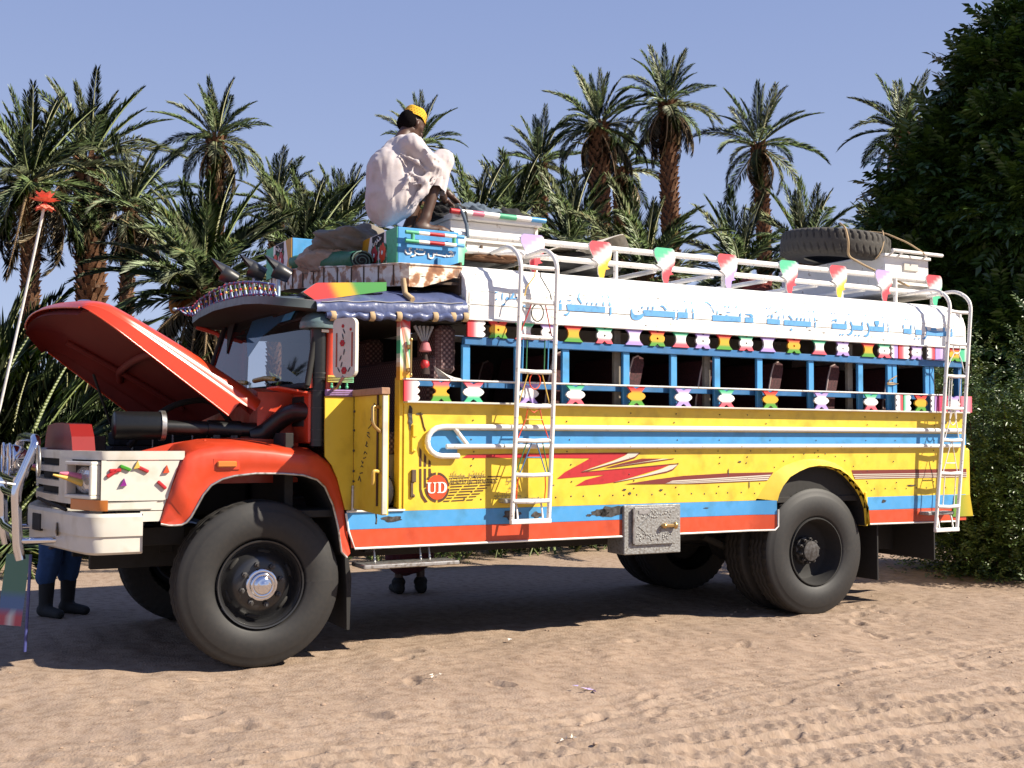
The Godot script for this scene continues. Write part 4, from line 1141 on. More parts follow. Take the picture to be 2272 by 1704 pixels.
	for z in [-0.95, -0.70]:
		var sb := MB.new()
		for k in 8:
			for j in 4:
				var x0 := -0.085 + j * 0.0425
				sb.prism(poly([x0, 0.25 + k * 0.06, x0 + 0.0425, 0.25 + k * 0.06, x0 + 0.0425, 0.31 + k * 0.06, x0, 0.31 + k * 0.06]), Transform3D(Basis(V(-0.8, 0, -0.9), V(0.10, 0.99, 0), V(-0.75, 0, 0.66)), V(0.60, 0, z)), 0.0, cf)
		if z < -0.9:
			part(bus, "painted_mud_strap", sb, M.decor)
	part(bus, "hanging_chain", MB.new().tube([V(0.72, 0.75, -0.62), V(0.71, 0.4, -0.62), V(0.70, 0.12, -0.63)], 0.010, 6), M.rail_blue)
	# whip aerial with an artificial flower
	var an := Node3D.new()
	an.name = "aerial"
	bus.add_child(an)
	part(an, "rod", MB.new().tube([V(0.66, 1.2, -0.6), V(0.40, 1.25, -0.5), V(0.50, 1.70, -0.39), V(0.60, 2.30, -0.24), V(0.70, 2.93, -0.09)], 0.008, 6), M.rail)
	var fl := MB.new()
	for k in 16:
		var a := TAU * k / 8.0 + (0.4 if k > 7 else 0.0)
		var el := 0.35 if k < 8 else 0.9
		var d := V(cos(a) * cos(el), sin(el), sin(a) * cos(el))
		var sdv := d.cross(Vector3.UP).normalized()
		var base := V(0.705, 2.97, -0.085)
		fl.flat()
		fl.quad(base, base + d * 0.05 + sdv * 0.03, base + d * 0.10 - V(0, 0.015, 0), base + d * 0.05 - sdv * 0.03)
	for k in 8:
		var a := TAU * k / 8.0
		var d := V(cos(a) * 0.8, -0.6, sin(a) * 0.8)
		var sdv := d.cross(Vector3.UP).normalized()
		var base := V(0.705, 2.97, -0.085)
		fl.quad(base, base + d * 0.05 + sdv * 0.03, base + d * 0.085, base + d * 0.05 - sdv * 0.03)
	part(an, "flower", fl, M.flower)
	part(an, "flower_heart", MB.new().ball(V(0.705, 2.985, -0.085), V(0.018, 0.02, 0.018), 8), M.print_red)
	# fenders
	for sd in [0, 1]:
		fender(sd)
	# radiator cover and engine
	var eng := Node3D.new()
	eng.name = "engine"
	bus.add_child(eng)
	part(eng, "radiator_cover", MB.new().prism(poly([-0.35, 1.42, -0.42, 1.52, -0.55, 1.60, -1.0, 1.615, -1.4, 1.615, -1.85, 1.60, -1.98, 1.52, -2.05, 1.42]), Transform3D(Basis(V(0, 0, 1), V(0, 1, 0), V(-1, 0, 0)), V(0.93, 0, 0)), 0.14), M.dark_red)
	part(eng, "radiator", MB.new().box(V(1.12, 1.15, -1.2), V(0.1, 0.75, 1.2)), M.chassis)
	part(eng, "block", MB.new().box(V(1.75, 1.2, -1.25), V(1.0, 0.5, 0.55), 0.03), M.chassis)
	part(eng, "rocker_cover", MB.new().box(V(1.75, 1.50, -1.25), V(0.9, 0.14, 0.32), 0.04), M.matt_black)
	for k in 6:
		part(eng, "injector_pipe", MB.new().tube(bend([V(1.4 + k * 0.14, 1.40, -0.95), V(1.4 + k * 0.14, 1.62, -0.95), V(1.42 + k * 0.14, 1.62, -1.15)], 0.05), 0.008, 5), M.steel)
	part(eng, "filter_canister", MB.new().lathe([Vector2(0, 0.001), Vector2(0, 0.085), Vector2(0.01, 0.095), Vector2(0.30, 0.095), Vector2(0.31, 0.10), Vector2(0.335, 0.10), Vector2(0.34, 0.05)], 24, Transform3D(Basis(V(0, 1, 0), V(0, 0, 1), V(1, 0, 0)), V(1.2, 1.595, -0.5))), M.snorkel)
	part(eng, "clamp_band", MB.new().lathe([Vector2(0, 0.099), Vector2(0, 0.105), Vector2(0.03, 0.105), Vector2(0.03, 0.099)], 24, Transform3D(Basis(V(0, 1, 0), V(0, 0, 1), V(1, 0, 0)), V(1.50, 1.595, -0.5))), M.steel)
	part(eng, "intake_pipe", MB.new().tube([V(1.53, 1.585, -0.5), V(2.16, 1.572, -0.5)], 0.05, 14), M.snorkel)
	part(eng, "rubber_sleeve", MB.new().tube([V(1.82, 1.578, -0.5), V(2.05, 1.574, -0.5)], 0.06, 14), M.snorkel)
	part(eng, "elbow", MB.new().tube(bend([V(2.12, 1.53, -0.5), V(2.22, 1.55, -0.48), V(2.36, 1.70, -0.34), V(2.47, 1.70, -0.14)], 0.12, 8), 0.066, 14), M.snorkel)
	part(eng, "hose", MB.new().tube(bend([V(1.35, 1.45, -0.8), V(1.6, 1.75, -0.8), V(1.95, 1.8, -0.9), V(2.1, 1.6, -0.9)], 0.2, 6), 0.022, 8), M.matt_black)
	part(eng, "battery", MB.new().box(V(1.9, 1.4, -0.62), V(0.3, 0.2, 0.2), 0.01), M.chassis)
	part(eng, "inner_wing", MB.new().prism(poly([1.35, 1.42, 1.56, 1.475, 1.74, 1.505, 1.95, 1.515, 2.45, 1.50, 2.45, 1.2, 1.5, 1.2, 1.35, 1.35]), at_z(-0.43), 0.02), M.red)
	part(eng, "inner_wing", MB.new().prism(poly([1.35, 1.42, 1.56, 1.475, 1.74, 1.505, 1.95, 1.515, 2.45, 1.50, 2.45, 1.2, 1.5, 1.2, 1.35, 1.35]), at_z(-1.95), 0.02), M.red)
	part(eng, "pipe_clip", MB.new().box(V(1.88, 1.53, -0.48), V(0.05, 0.06, 0.04)).box(V(2.0, 1.53, -0.48), V(0.05, 0.06, 0.04)), M.bare)
	bonnet()
	cab()

func plan_x(pl: Array, z: float) -> float:
	for i in pl.size() - 1:
		if (pl[i].y - z) * (pl[i + 1].y - z) <= 0 and absf(pl[i].y - pl[i + 1].y) > 1e-5:
			return lerpf(pl[i].x, pl[i + 1].x, (z - pl[i].y) / (pl[i + 1].y - pl[i].y))
	return pl[0].x

func fender(sd: int) -> void:
	var A := poly([1.42, 0.968, 1.47, 0.958, 1.51, 0.957, 1.55, 0.96, 1.58, 0.975, 1.605, 1.01, 1.64, 1.075, 1.68, 1.15, 1.73, 1.21, 1.80, 1.248, 1.88, 1.268, 2.02, 1.282, 2.2, 1.279, 2.34, 1.267, 2.44, 1.235, 2.50, 1.185, 2.56, 1.06, 2.60, 0.90, 2.625, 0.74, 2.665, 0.70])
	var S := poly([1.422, 0.985, 1.43, 1.01, 1.44, 1.045, 1.45, 1.08, 1.465, 1.13, 1.48, 1.18, 1.51, 1.26, 1.545, 1.35, 1.58, 1.41, 1.66, 1.432, 1.77, 1.448, 1.93, 1.455, 2.12, 1.44, 2.30, 1.415, 2.46, 1.395, 2.54, 1.345, 2.60, 1.23, 2.645, 1.06, 2.67, 0.90, 2.70, 0.73])
	var sg := 1.0 if sd == 0 else -1.0
	var z0 := 0.0 if sd == 0 else -2.4
	var f := Node3D.new()
	f.name = "fender" if sd == 0 else "fender_001"
	bus.add_child(f)
	var b := MB.new()
	b.smooth()
	var n := A.size()
	var bulge := func(i: int) -> float:
		if i < 5:
			return 0.005
		return 0.035 if i <= 13 else (0.02 if i == 14 else 0.0)
	var rows := []
	for i in n:
		var top := i >= 8 and i <= 15
		var zb: float = bulge.call(i)
		var r := []
		r.append(V(A[i].x, A[i].y, zb * 0.6 + 0.012))
		r.append(V(lerpf(A[i].x, S[i].x, 0.25), lerpf(A[i].y, S[i].y, 0.25), zb * 0.7 + 0.004))
		r.append(V(lerpf(A[i].x, S[i].x, 0.35), lerpf(A[i].y, S[i].y, 0.35), zb + 0.004))
		r.append(V(lerpf(A[i].x, S[i].x, 0.8), lerpf(A[i].y, S[i].y, 0.8), zb))
		r.append(V(S[i].x, S[i].y - (0.008 if top else 0.0), zb - 0.012))
		r.append(V(S[i].x, S[i].y + (0.012 if top else 0.0), zb - 0.05))
		r.append(V(S[i].x + (0.0 if top else -0.05), S[i].y + (0.045 if top else 0.0), -0.22))
		r.append(V(S[i].x + (0.0 if top else -0.05), S[i].y + (0.06 if top else 0.0), -0.43))
		rows.append(r)
	for i in n - 1:
		for j in 7:
			var q := []
			for e in [rows[i][j], rows[i + 1][j], rows[i + 1][j + 1], rows[i][j + 1]]:
				q.append(V(e.x, e.y, z0 + e.z * sg))
			b.quad(q[0], q[1], q[2], q[3])
	part(f, "wing", b, M.red)
	b = MB.new()
	b.smooth()
	for i in n - 1:
		b.quad(V(A[i].x, A[i].y, z0 + 0.005 * sg), V(A[i + 1].x, A[i + 1].y, z0 + 0.005 * sg), V(A[i + 1].x, A[i + 1].y, z0 - 0.6 * sg), V(A[i].x, A[i].y, z0 - 0.6 * sg))
	part(f, "inner_liner", b, M.matt_black)
	var ed := []
	for i in n:
		var zb: float = bulge.call(i)
		ed.append(V(A[i].x, A[i].y, z0 + (zb * 0.6 + 0.014) * sg))
	part(f, "edge_trim", MB.new().tube(ed, 0.008, 6), M.steel)
	if sd == 0:
		part(f, "side_marker_frame", MB.new().box(V(1.825, 1.345, 0.033), V(0.175, 0.075, 0.012), 0.004), M.red)
		part(f, "side_marker", MB.new().box(V(1.825, 1.345, 0.045), V(0.125, 0.04, 0.03), 0.012), M.amber)
		for x in [1.76, 1.95]:
			part(f, "bolt", MB.new().ball(V(x, 1.49, -0.3), V(0.014, 0.014, 0.014), 8), M.red)

func bonnet() -> void:
	# opened bonnet: u runs to the front, v is its own up, stations across
	var ang := deg_to_rad(39.0)
	var ud := V(-cos(ang), sin(ang), 0)
	var vd := V(sin(ang), cos(ang), 0)
	var O := V(1.93, 1.667, 0)
	var stz := [-0.350, -0.351, -0.366]
	var stv := [0.0, 0.118, 0.130]
	var rear := [0.0, 0.0, -0.03]
	for k in 9:
		var a := PI / 2 * k / 8
		stz.append(-0.372 - 0.24 * (1.0 - cos(a)))
		stv.append(0.148 + 0.145 * sin(a))
		rear.append(-0.125)
	for k in range(1, 5):
		stz.append(lerpf(-0.612, -1.175, k / 4.0))
		stv.append(0.293 + 0.024 * sin(PI / 2 * k / 4.0))
		rear.append(-0.125)
	for k in range(stz.size() - 2, -1, -1):
		stz.append(-2.35 - stz[k])
		stv.append(stv[k])
		rear.append(rear[k])
	var ns := stz.size()
	var h := Node3D.new()
	h.name = "bonnet"
	bus.add_child(h)
	for layer in 2:
		var f := func(uu: float, ss: float) -> Vector3:
			var j := int(round(ss * (ns - 1)))
			var s: float = (stz[j] + 0.35) / -1.65
			var front := 1.17 + 0.20 * sin(clampf(s * 0.92 + 0.04, 0, 1) * PI * 0.80) - 0.16 * smoothstep(0.86, 1.0, s)
			var q := uu if uu < 0.86 else 0.86 + 0.14 * sin((uu - 0.86) / 0.14 * PI / 2)
			var u: float = lerpf(rear[j], front, q)
			var t := clampf(u / 1.25, 0, 1)
			var v: float = stv[j] * lerpf(1.0, 0.42, t * t * 0.4 + t * 0.6) - 0.045 * t
			if uu > 0.86:   # the nose turns down to a lip
				var w := (uu - 0.86) / 0.14
				v = lerpf(v, -0.06, 1.0 - cos(w * PI / 2))
			var z: float = stz[j]
			if uu > 0.75:   # and narrows
				var k := (uu - 0.75) / 0.25
				z = lerpf(z, -1.175, 0.15 * k * k)
			v -= 0.2 * s
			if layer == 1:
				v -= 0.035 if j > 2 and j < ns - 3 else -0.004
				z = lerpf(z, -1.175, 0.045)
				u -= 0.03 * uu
			return O + ud * u + vd * v + V(0, 0, z)
		var hb := MB.new()
		var cuts := [0, 1, 2, 3, ns - 4, ns - 3, ns - 2, ns - 1] if layer == 0 else [0, ns - 1]
		for c2 in cuts.size() - 1:
			var a: int = cuts[c2]
			var c: int = cuts[c2 + 1]
			hb.grid(40, c - a, func(uu: float, ss: float) -> Vector3: return f.call(uu, (a + ss * (c - a)) / (ns - 1)))
		part(h, "shell" if layer == 0 else "inner_skin", hb, M.hood if layer == 0 else M.hood_inner_shaded)
		if layer == 0:
			for k in [0, ns - 1]:
				var e := []
				for i in 38:
					e.append(f.call(i / 40.0, float(k) / (ns - 1)))
				part(h, "edge_fold", MB.new().tube(e, 0.006, 6), M.hood)
			var lip := []
			for j in ns:
				lip.append(f.call(1.0, float(j) / (ns - 1)))
			part(h, "front_lip", MB.new().tube(lip, 0.007, 6), M.hood)
			var rib := []
			for j in range(7, ns - 7):
				rib.append(f.call(0.5, float(j) / (ns - 1)) - vd * 0.065)
			part(h, "stiffener", MB.new().tube(rib, 0.03, 8), M.hood_inner_shaded)
			for e2 in [10, ns - 11]:
				var rb2 := []
				for i in 9:
					rb2.append(f.call(lerpf(0.12, 0.8, i / 8.0), float(e2) / (ns - 1)) - vd * 0.06)
				part(h, "stiffener", MB.new().tube(rb2, 0.025, 8), M.hood_inner_shaded)
			part(h, "mascot", MB.new().ball(f.call(0.9, 0.4) + vd * 0.012, V(0.05, 0.012, 0.05), 8), M.chrome)
	part(h, "prop_rod", MB.new().tube([V(1.45, 1.45, -1.9), V(1.25, 2.0, -1.85)], 0.010, 6), M.matt_black)

func cab() -> void:
	var rr := RandomNumberGenerator.new()
	rr.seed = 77
	# cowl, firewall, A-pillars
	part(bus, "scuttle", MB.new().prism(poly([-0.46, 1.50, -0.46, 1.84, -0.6, 1.87, -1.2, 1.88, -1.8, 1.87, -2.15, 1.84, -2.26, 1.80, -2.26, 1.50]), Transform3D(Basis(V(0, 0, 1), V(0, 1, 0), V(-1, 0, 0)), V(2.16, 0, 0)), 0.30), M.red)
	part(bus, "scuttle_lip", MB.new().box(V(2.36, 1.835, -0.22), V(0.34, 0.016, 0.26), 0.004, Basis(Vector3(0, 0, 1), -0.16)), M.red)
	part(bus, "scuttle_side", MB.new().box(V(2.44, 1.66, -0.27), V(0.05, 0.36, 0.36), 0.01), M.red)
	part(bus, "firewall", MB.new().box(V(2.3, 1.2, -1.2), V(0.06, 0.7, 2.1)), M.chassis)
	for z in [-0.06, -2.34]:
		part(bus, "door_pillar", MB.new().tube([V(2.545, 1.75, z), V(2.555, 2.1, z), V(2.565, 2.42, z)], 0.035, 8), M.red)
	# yellow cowl side with stepped cap
	for z in [0.0, -2.38]:
		part(bus, "cowl_side", MB.new().prism(poly([2.50, 1.80, 2.706, 1.80, 2.712, 1.02, 2.655, 1.024, 2.635, 1.092, 2.594, 1.241, 2.554, 1.331, 2.505, 1.39]), at_z(z), 0.02), M.yellow)
	part(bus, "cowl_cap", MB.new().box(V(2.605, 1.826, -0.005), V(0.20, 0.045, 0.04), 0.003), M.cap_lilac)
	for k in 3:
		part(bus, "cowl_cap_groove", MB.new().box(V(2.605, 1.812 + k * 0.012, 0.0155), V(0.20, 0.003, 0.004), 0.0), M.print_brown)
		part(bus, "cowl_baluster", MB.new().ball(V(2.545 + k * 0.055, 1.867, 0.0), V(0.012, 0.014, 0.012), 8).ball(V(2.545 + k * 0.055, 1.887, 0.0), V(0.009, 0.012, 0.009), 8), M.cap_mint)
	part(bus, "cowl_top_rail", MB.new().prism(poly([2.515, 1.90, 2.70, 1.90, 2.70, 1.946, 2.515, 1.946]), at_z(0.012), 0.03, func(p: Vector2) -> Color: return Color(0.62, 0.42, 0.05).lerp(Color(0.2, 0.62, 0.34), clampf((p.x - 2.56) * 12, 0, 1))), M.decor)
	for k in 3:
		part(bus, "cowl_cap_groove", MB.new().box(V(2.605, 1.912 + k * 0.011, 0.0145), V(0.186, 0.003, 0.004), 0.0), M.print_brown)
	# open door, hinged at the cowl and standing straight out
	var d := Node3D.new()
	d.name = "open_door"
	bus.add_child(d)
	var dx := Transform3D(Basis(V(0, 0, 1), V(0, 1, 0), V(-1, 0, 0)), V(2.705, 0, 0))
	part(d, "leaf", MB.new().prism(poly([0.02, 1.80, 0.545, 1.80, 0.545, 1.02, 0.02, 1.035]), dx, 0.045), M.yellow)
	part(d, "cap", MB.new().box(V(2.72, 1.825, 0.285), V(0.06, 0.045, 0.55), 0.004), M.cap_worn)
	part(d, "edge", MB.new().box(V(2.722, 1.41, 0.548), V(0.036, 0.77, 0.012), 0.003), M.cream)
	part(d, "handle", MB.new().tube(bend([V(2.70, 1.72, 0.50), V(2.65, 1.73, 0.51), V(2.64, 1.60, 0.54), V(2.70, 1.56, 0.53)], 0.05), 0.012, 8), M.brass)
	part(d, "handle", MB.new().tube(bend([V(2.70, 1.30, 0.52), V(2.64, 1.31, 0.55), V(2.66, 1.22, 0.50)], 0.03), 0.012, 8), M.gold)
	part(d, "latch_bar", MB.new().box(V(2.698, 1.45, 0.475), V(0.008, 0.75, 0.02), 0.002), M.print_brown)
	part(d, "hinge", MB.new().tube([V(2.70, 1.02, 0.02), V(2.70, 1.19, 0.02)], 0.012, 8), M.steel)
	for y in [1.70, 1.57, 1.43, 1.29, 1.22]:
		part(d, "bolt", MB.new().ball(V(2.70, y, 0.03), V(0.008, 0.01, 0.01), 6), M.bare)
	var wr := MB.new()   # hand-written line running up the leaf
	for k in 15:
		var t := k / 14.0
		var c := V(2.7035, lerpf(1.24, 1.74, t), lerpf(0.14, 0.40, t))
		wr.tube([c + V(0, rr.randf_range(-0.02, 0.02), rr.randf_range(-0.035, 0)), c + V(0, rr.randf_range(-0.01, 0.02), 0), c + V(0, rr.randf_range(-0.02, 0.02), rr.randf_range(0.0, 0.04))], 0.0035, 4)
	part(d, "handwriting", wr, M.print_ink)
	part(bus, "door_hook", MB.new().tube(bend([V(2.72, 1.04, 0.4), V(2.72, 0.98, 0.42), V(2.70, 0.96, 0.46)], 0.02), 0.006, 6), M.bare)
	# rear door pillar, spray painted
	part(bus, "painted_pillar", MB.new().prism(poly_steps(3.05, 3.125, 1.93, 2.37, 14), at_z(0.0), 0.07, pillar_color), M.decor)
	part(bus, "lower_pillar", MB.new().box(V(3.068, 1.48, -0.055), V(0.034, 0.94, 0.09), 0.004), M.yellow)
	part(bus, "pillar_handle", MB.new().tube([V(3.12, 1.98, 0.03), V(3.12, 2.2, 0.03)], 0.008, 8).box(V(3.112, 2.165, 0.014), V(0.035, 0.03, 0.03), 0.006).box(V(3.112, 2.0, 0.014), V(0.035, 0.03, 0.03), 0.006).ball(V(3.12, 2.215, 0.03), V(0.014, 0.016, 0.014), 8).ball(V(3.12, 1.965, 0.03), V(0.012, 0.016, 0.012), 8), M.brass)
	for ht in [[3.16, 1.52, 0.15], [3.155, 1.20, 0.12]]:
		var hb := MB.new()
		hb.box(V(ht[0], ht[1] + 0.05, 0.012), V(0.035, 0.09, 0.02), 0.005).box(V(ht[0] - 0.012, ht[1] - 0.04, 0.008), V(0.02, 0.12, 0.014), 0.004).ball(V(ht[0], ht[1] - 0.09, 0.01), V(0.014, 0.014, 0.01), 6)
		part(bus, "door_catch", hb, M.yellow if ht[1] > 1.4 else M.brown_metal)
	part(bus, "door_scratch", MB.new().tube([V(3.205, 1.70, 0.002), V(3.22, 1.66, 0.002), V(3.235, 1.60, 0.002), V(3.25, 1.57, 0.002)], 0.006, 5), M.print_brown)
	# cab floor, seat, dashboard
	part(bus, "cab_floor", MB.new().box(V(2.9, 1.0, -1.2), V(1.2, 0.05, 2.3)), M.matt_black)
	part(bus, "cab_bulkhead", MB.new().box(V(3.60, 1.45, -1.2), V(0.03, 0.9, 2.2)), M.matt_black)
	part(bus, "far_cab_side", MB.new().box(V(2.85, 1.4, -2.37), V(0.7, 0.8, 0.03)), M.yellow)
	part(bus, "far_cab_side", MB.new().box(V(3.24, 1.7, -2.34), V(0.70, 1.4, 0.03)), M.curtain)  # dark sheet added to block daylight seen through the windscreen
	var seat := Node3D.new()
	seat.name = "front_bench"
	bus.add_child(seat)
	part(seat, "cushion", MB.new().box(V(3.05, 1.47, -1.2), V(0.5, 0.18, 2.1), 0.05), M.check)
	part(seat, "plinth", MB.new().box(V(3.05, 1.22, -1.2), V(0.44, 0.36, 2.1)), M.wood)
	part(seat, "backrest", MB.new().box(V(3.40, 1.80, -1.2), V(0.14, 0.66, 2.1), 0.05, Basis(Vector3(0, 0, 1), -0.1)), M.check)
	part(seat, "headrest", MB.new().box(V(3.47, 2.17, -0.32), V(0.16, 0.36, 0.40), 0.07), M.check)
	part(seat, "headrest", MB.new().box(V(3.47, 2.17, -1.75), V(0.16, 0.36, 0.40), 0.07), M.check)
	part(bus, "black_bundle", MB.new().ball(V(2.93, 1.14, -0.12), V(0.13, 0.15, 0.12), 16), M.vinyl_black)
	part(bus, "dashboard", MB.new().box(V(2.52, 1.70, -1.2), V(0.22, 0.3, 2.1), 0.05), M.matt_black)
	part(bus, "steering_wheel", MB.new().lathe([Vector2(0, 0.22), Vector2(0.014, 0.206), Vector2(0, 0.192), Vector2(-0.014, 0.206), Vector2(0, 0.22)], 28, Transform3D(Basis(V(0, 0, 1), V(0.5, 0.86, 0), V(-0.86, 0.5, 0)), V(2.75, 1.86, -1.75)), -1.0), M.matt_black)
	# hanging charms and white cloth
	var ch := Node3D.new()
	ch.name = "hanging_charm"
	bus.add_child(ch)
	for k in 5:
		part(ch, "ribbon", MB.new().tube([V(3.27 + 0.035 * (k - 2), 2.33, -0.1), V(3.28 + 0.008 * (k - 2), 2.22, -0.1)], 0.014, 6, false, 0.008), M.rail_grey)
	part(ch, "bell", MB.new().lathe([Vector2(0.0, 0.015), Vector2(-0.02, 0.03), Vector2(-0.06, 0.042), Vector2(-0.075, 0.046), Vector2(-0.085, 0.03)], 14, Transform3D(Basis(V(1, 0, 0), V(0, 0, -1), V(0, 1, 0)), V(3.285, 2.225, -0.1))), M.charm)
	part(ch, "pompon", MB.new().ball(V(3.285, 2.05, -0.1), V(0.034, 0.042, 0.034), 10), M.print_red)
	part(ch, "tassel", MB.new().tube([V(3.285, 2.14, -0.1), V(3.29, 2.08, -0.1), V(3.29, 1.98, -0.1)], 0.012, 6, false, 0.035), M.curtain)
	var wc := MB.new()
	var wf := func(u: float, w: float) -> Vector3:
		var a := V(3.36, 2.05, -0.12).lerp(V(3.42, 1.95, -0.14), w)
		var c2 := V(3.46, 1.945, -0.03).lerp(V(3.60, 1.94, -0.04), w)
		return a.lerp(c2, u) + V(0, 0.012 * sin(w * 22.0), 0.012 * cos(w * 22.0)) * u
	wc.grid(6, 20, wf)
	part(bus, "white_cloth", wc, M.white)
	# windscreen
	var ws := Node3D.new()
	ws.name = "windscreen"
	bus.add_child(ws)
	var gx := func(y: float) -> float:
		return lerpf(2.40, 2.50, (y - 1.88) / 0.62)
	var gb := MB.new()
	gb.quad(V(2.40, 1.88, -0.08), V(2.20, 1.88, -2.27), V(2.37, 2.5, -2.2), V(2.50, 2.5, -0.10))
	part(ws, "pane", gb, M.glass)
	var fp := [V(2.395, 1.875, -0.07), V(2.195, 1.875, -2.28), V(2.37, 2.52, -2.21), V(2.50, 2.52, -0.09), V(2.395, 1.875, -0.07)]
	for i in 4:
		part(ws, "rubber_seal", MB.new().tube([fp[i], fp[i + 1]], 0.022, 8), M.matt_black)
	for e in [[-0.13, -0.06], [-2.25, -2.34]]:
		var sp := MB.new()
		var xo := 0.0 if e[0] > -1 else -0.2
		sp.quad(V(2.40 + xo, 1.86, e[0] + 0.05), V(2.54, 1.86, e[1]), V(2.56, 2.5, e[1]), V(2.50 + xo * 0.7, 2.5, e[0] + 0.03))
		part(ws, "side_panel", sp, M.red)
	part(ws, "header", MB.new().box(V(2.47, 2.485, -1.2), V(0.03, 0.10, 2.2), 0.004, Basis(Vector3.UP, -0.06)), M.matt_black)
	part(ws, "shaded_corner", MB.new().prism(poly([0, 0, -0.26, 0, 0, -0.30]), Transform3D(Basis(V(0, 0, 1), V(0.235, 0.972, 0), V(-0.972, 0.235, 0)), V(2.375, 2.50, -1.95)), 0.01), M.matt_black)  # black triangle paints the visor's shade and the rounded glass corner
	for z in [-0.75, -1.5]:
		part(ws, "wiper", MB.new().tube([V(2.28, 1.86, z + 0.28), V(2.30, 1.93, z)], 0.008, 6).tube([V(2.28, 1.935, z - 0.22), V(2.30, 1.945, z + 0.02), V(2.32, 1.93, z + 0.24)], 0.012, 6), M.matt_black)
		part(ws, "wiper_cover", MB.new().tube([V(2.268, 1.94, z - 0.20), V(2.288, 1.95, z), V(2.305, 1.938, z + 0.2)], 0.018, 8), M.gold)
	part(ws, "blue_pennant", MB.new().prism(poly([-0.55, 2.44, -1.72, 2.47, -1.78, 2.34, -1.58, 2.16, -1.32, 2.30, -0.9, 2.38, -0.62, 2.38]), Transform3D(Basis(V(0, 0, 1), V(0.235, 1, 0), V(-1, 0, 0)), V(1.875, 0.0, 0)), 0.006), M.print_sky)
	# mirrors
	for sd in [0, 1]:
		var mr := Node3D.new()
		mr.name = "mirror" if sd == 0 else "mirror_001"
		bus.add_child(mr)
		var zc := 0.20 if sd == 0 else -2.62
		var mx := Transform3D(Basis(V(0.44, 0, 0.9), V(0, 1, 0), V(-0.9, 0, 0.44)), V(2.56, 2.125, zc))
		var rp := PackedVector2Array()
		for k in 24:
			var a := TAU * k / 24
			var cx := 0.105 - 0.05
			var cy := 0.20 - 0.05
			rp.append(Vector2(signf(cos(a)) * cx + cos(a) * 0.05, signf(sin(a)) * cy + sin(a) * 0.05))
		part(mr, "back", MB.new().prism(rp, mx, 0.03), M.cream)
		for x in [-0.075, 0.068]:
			part(mr, "painted_bar", MB.new().prism(poly([x, -0.13, x + 0.014, -0.13, x + 0.014, 0.10, x, 0.10]), mx.translated_local(V(0, 0, 0.002)), 0), M.print_rust)
		for f in [[-0.01, 0.145, 0.012], [-0.014, 0.03, 0.022], [0.004, -0.155, 0.024], [0.062, 0.12, 0.01]]:
			var fb := MB.new()
			for k in 6:
				var a := TAU * k / 6
				fb.ball(V(f[0] + cos(a) * f[2] * 0.6, f[1] + sin(a) * f[2] * 0.6, 0.003), V(f[2] * 0.5, f[2] * 0.5, 0.001), 6)
			var o := part(mr, "painted_flower", fb, M.print_red)
			o.transform = mx
		for l in [[0.0, 0.11, 0.5], [-0.01, 0.075, 0.3], [0.002, -0.03, -0.2], [-0.03, -0.07, -0.4], [-0.045, -0.15, 0.6], [0.05, -0.15, -0.6], [-0.02, -0.115, -0.3]]:
			var o := part(mr, "painted_leaf", MB.new().ball(V(0, 0, 0.003), V(0.005, 0.022, 0.001), 6), M.print_ink)
			o.transform = mx * Transform3D(Basis(Vector3(0, 0, 1), l[2]), V(l[0], l[1], 0))
		part(mr, "arm", MB.new().tube([V(2.56, 1.93, zc), V(2.55, 1.86, zc - 0.1 if sd == 0 else zc + 0.1), V(2.55, 1.85, 0.0 if sd == 0 else -2.4)], 0.012, 6), M.steel)
	# air intake snorkel
	var sn := Node3D.new()
	sn.name = "snorkel"
	bus.add_child(sn)
	var up := Basis(V(1, 0, 0), V(0, 0, -1), V(0, 1, 0))
	part(sn, "pipe", MB.new().tube([V(2.488, 1.46, -0.1), V(2.488, 1.9, -0.1), V(2.482, 2.27, -0.1)], 0.06, 18), M.snorkel)
	for y in [1.50, 1.57, 1.72, 1.84, 1.93, 1.96]:
		part(sn, "band", MB.new().lathe([Vector2(0, 0.0605), Vector2(0, 0.063), Vector2(0.006, 0.063), Vector2(0.006, 0.0605)], 18, Transform3D(up, V(2.487, y, -0.1))), M.bare)
	part(sn, "cap", MB.new().lathe([Vector2(-0.02, 0.07), Vector2(-0.02, 0.126), Vector2(0.0, 0.13), Vector2(0.012, 0.125), Vector2(0.02, 0.128), Vector2(0.03, 0.122), Vector2(0.055, 0.11), Vector2(0.08, 0.08), Vector2(0.092, 0.045), Vector2(0.096, 0.001)], 28, Transform3D(up, V(2.478, 2.29, -0.1)), 0.2), M.snorkel_cap)
	part(sn, "label_strip", MB.new().box(V(2.515, 2.253, -0.035), V(0.075, 0.02, 0.01), 0.002, Basis(Vector3.UP, 0.3)), M.print_white)
	part(sn, "mount", MB.new().box(V(2.50, 1.62, -0.19), V(0.08, 0.05, 0.1)).box(V(2.50, 2.1, -0.17), V(0.06, 0.04, 0.08)), M.matt_black)
	# visor over the windscreen
	var vi := Node3D.new()
	vi.name = "visor"
	bus.add_child(vi)
	var vt := [V(2.50, 2.45, -0.01), V(2.36, 2.455, 0.01), V(2.24, 2.46, -0.01), V(2.16, 2.475, -0.10), V(2.11, 2.50, -0.30), V(2.085, 2.525, -0.60), V(2.07, 2.54, -0.95), V(2.06, 2.552, -1.4), V(2.062, 2.542, -1.9), V(2.075, 2.525, -2.2), V(2.13, 2.50, -2.36), V(2.3, 2.50, -2.40)]
	b3(vi, vt)
	# fan-shaped rail on top of the visor
	var ra := Node3D.new()
	ra.name = "visor_rail"
	bus.add_child(ra)
	var lo := []
	var hi := []
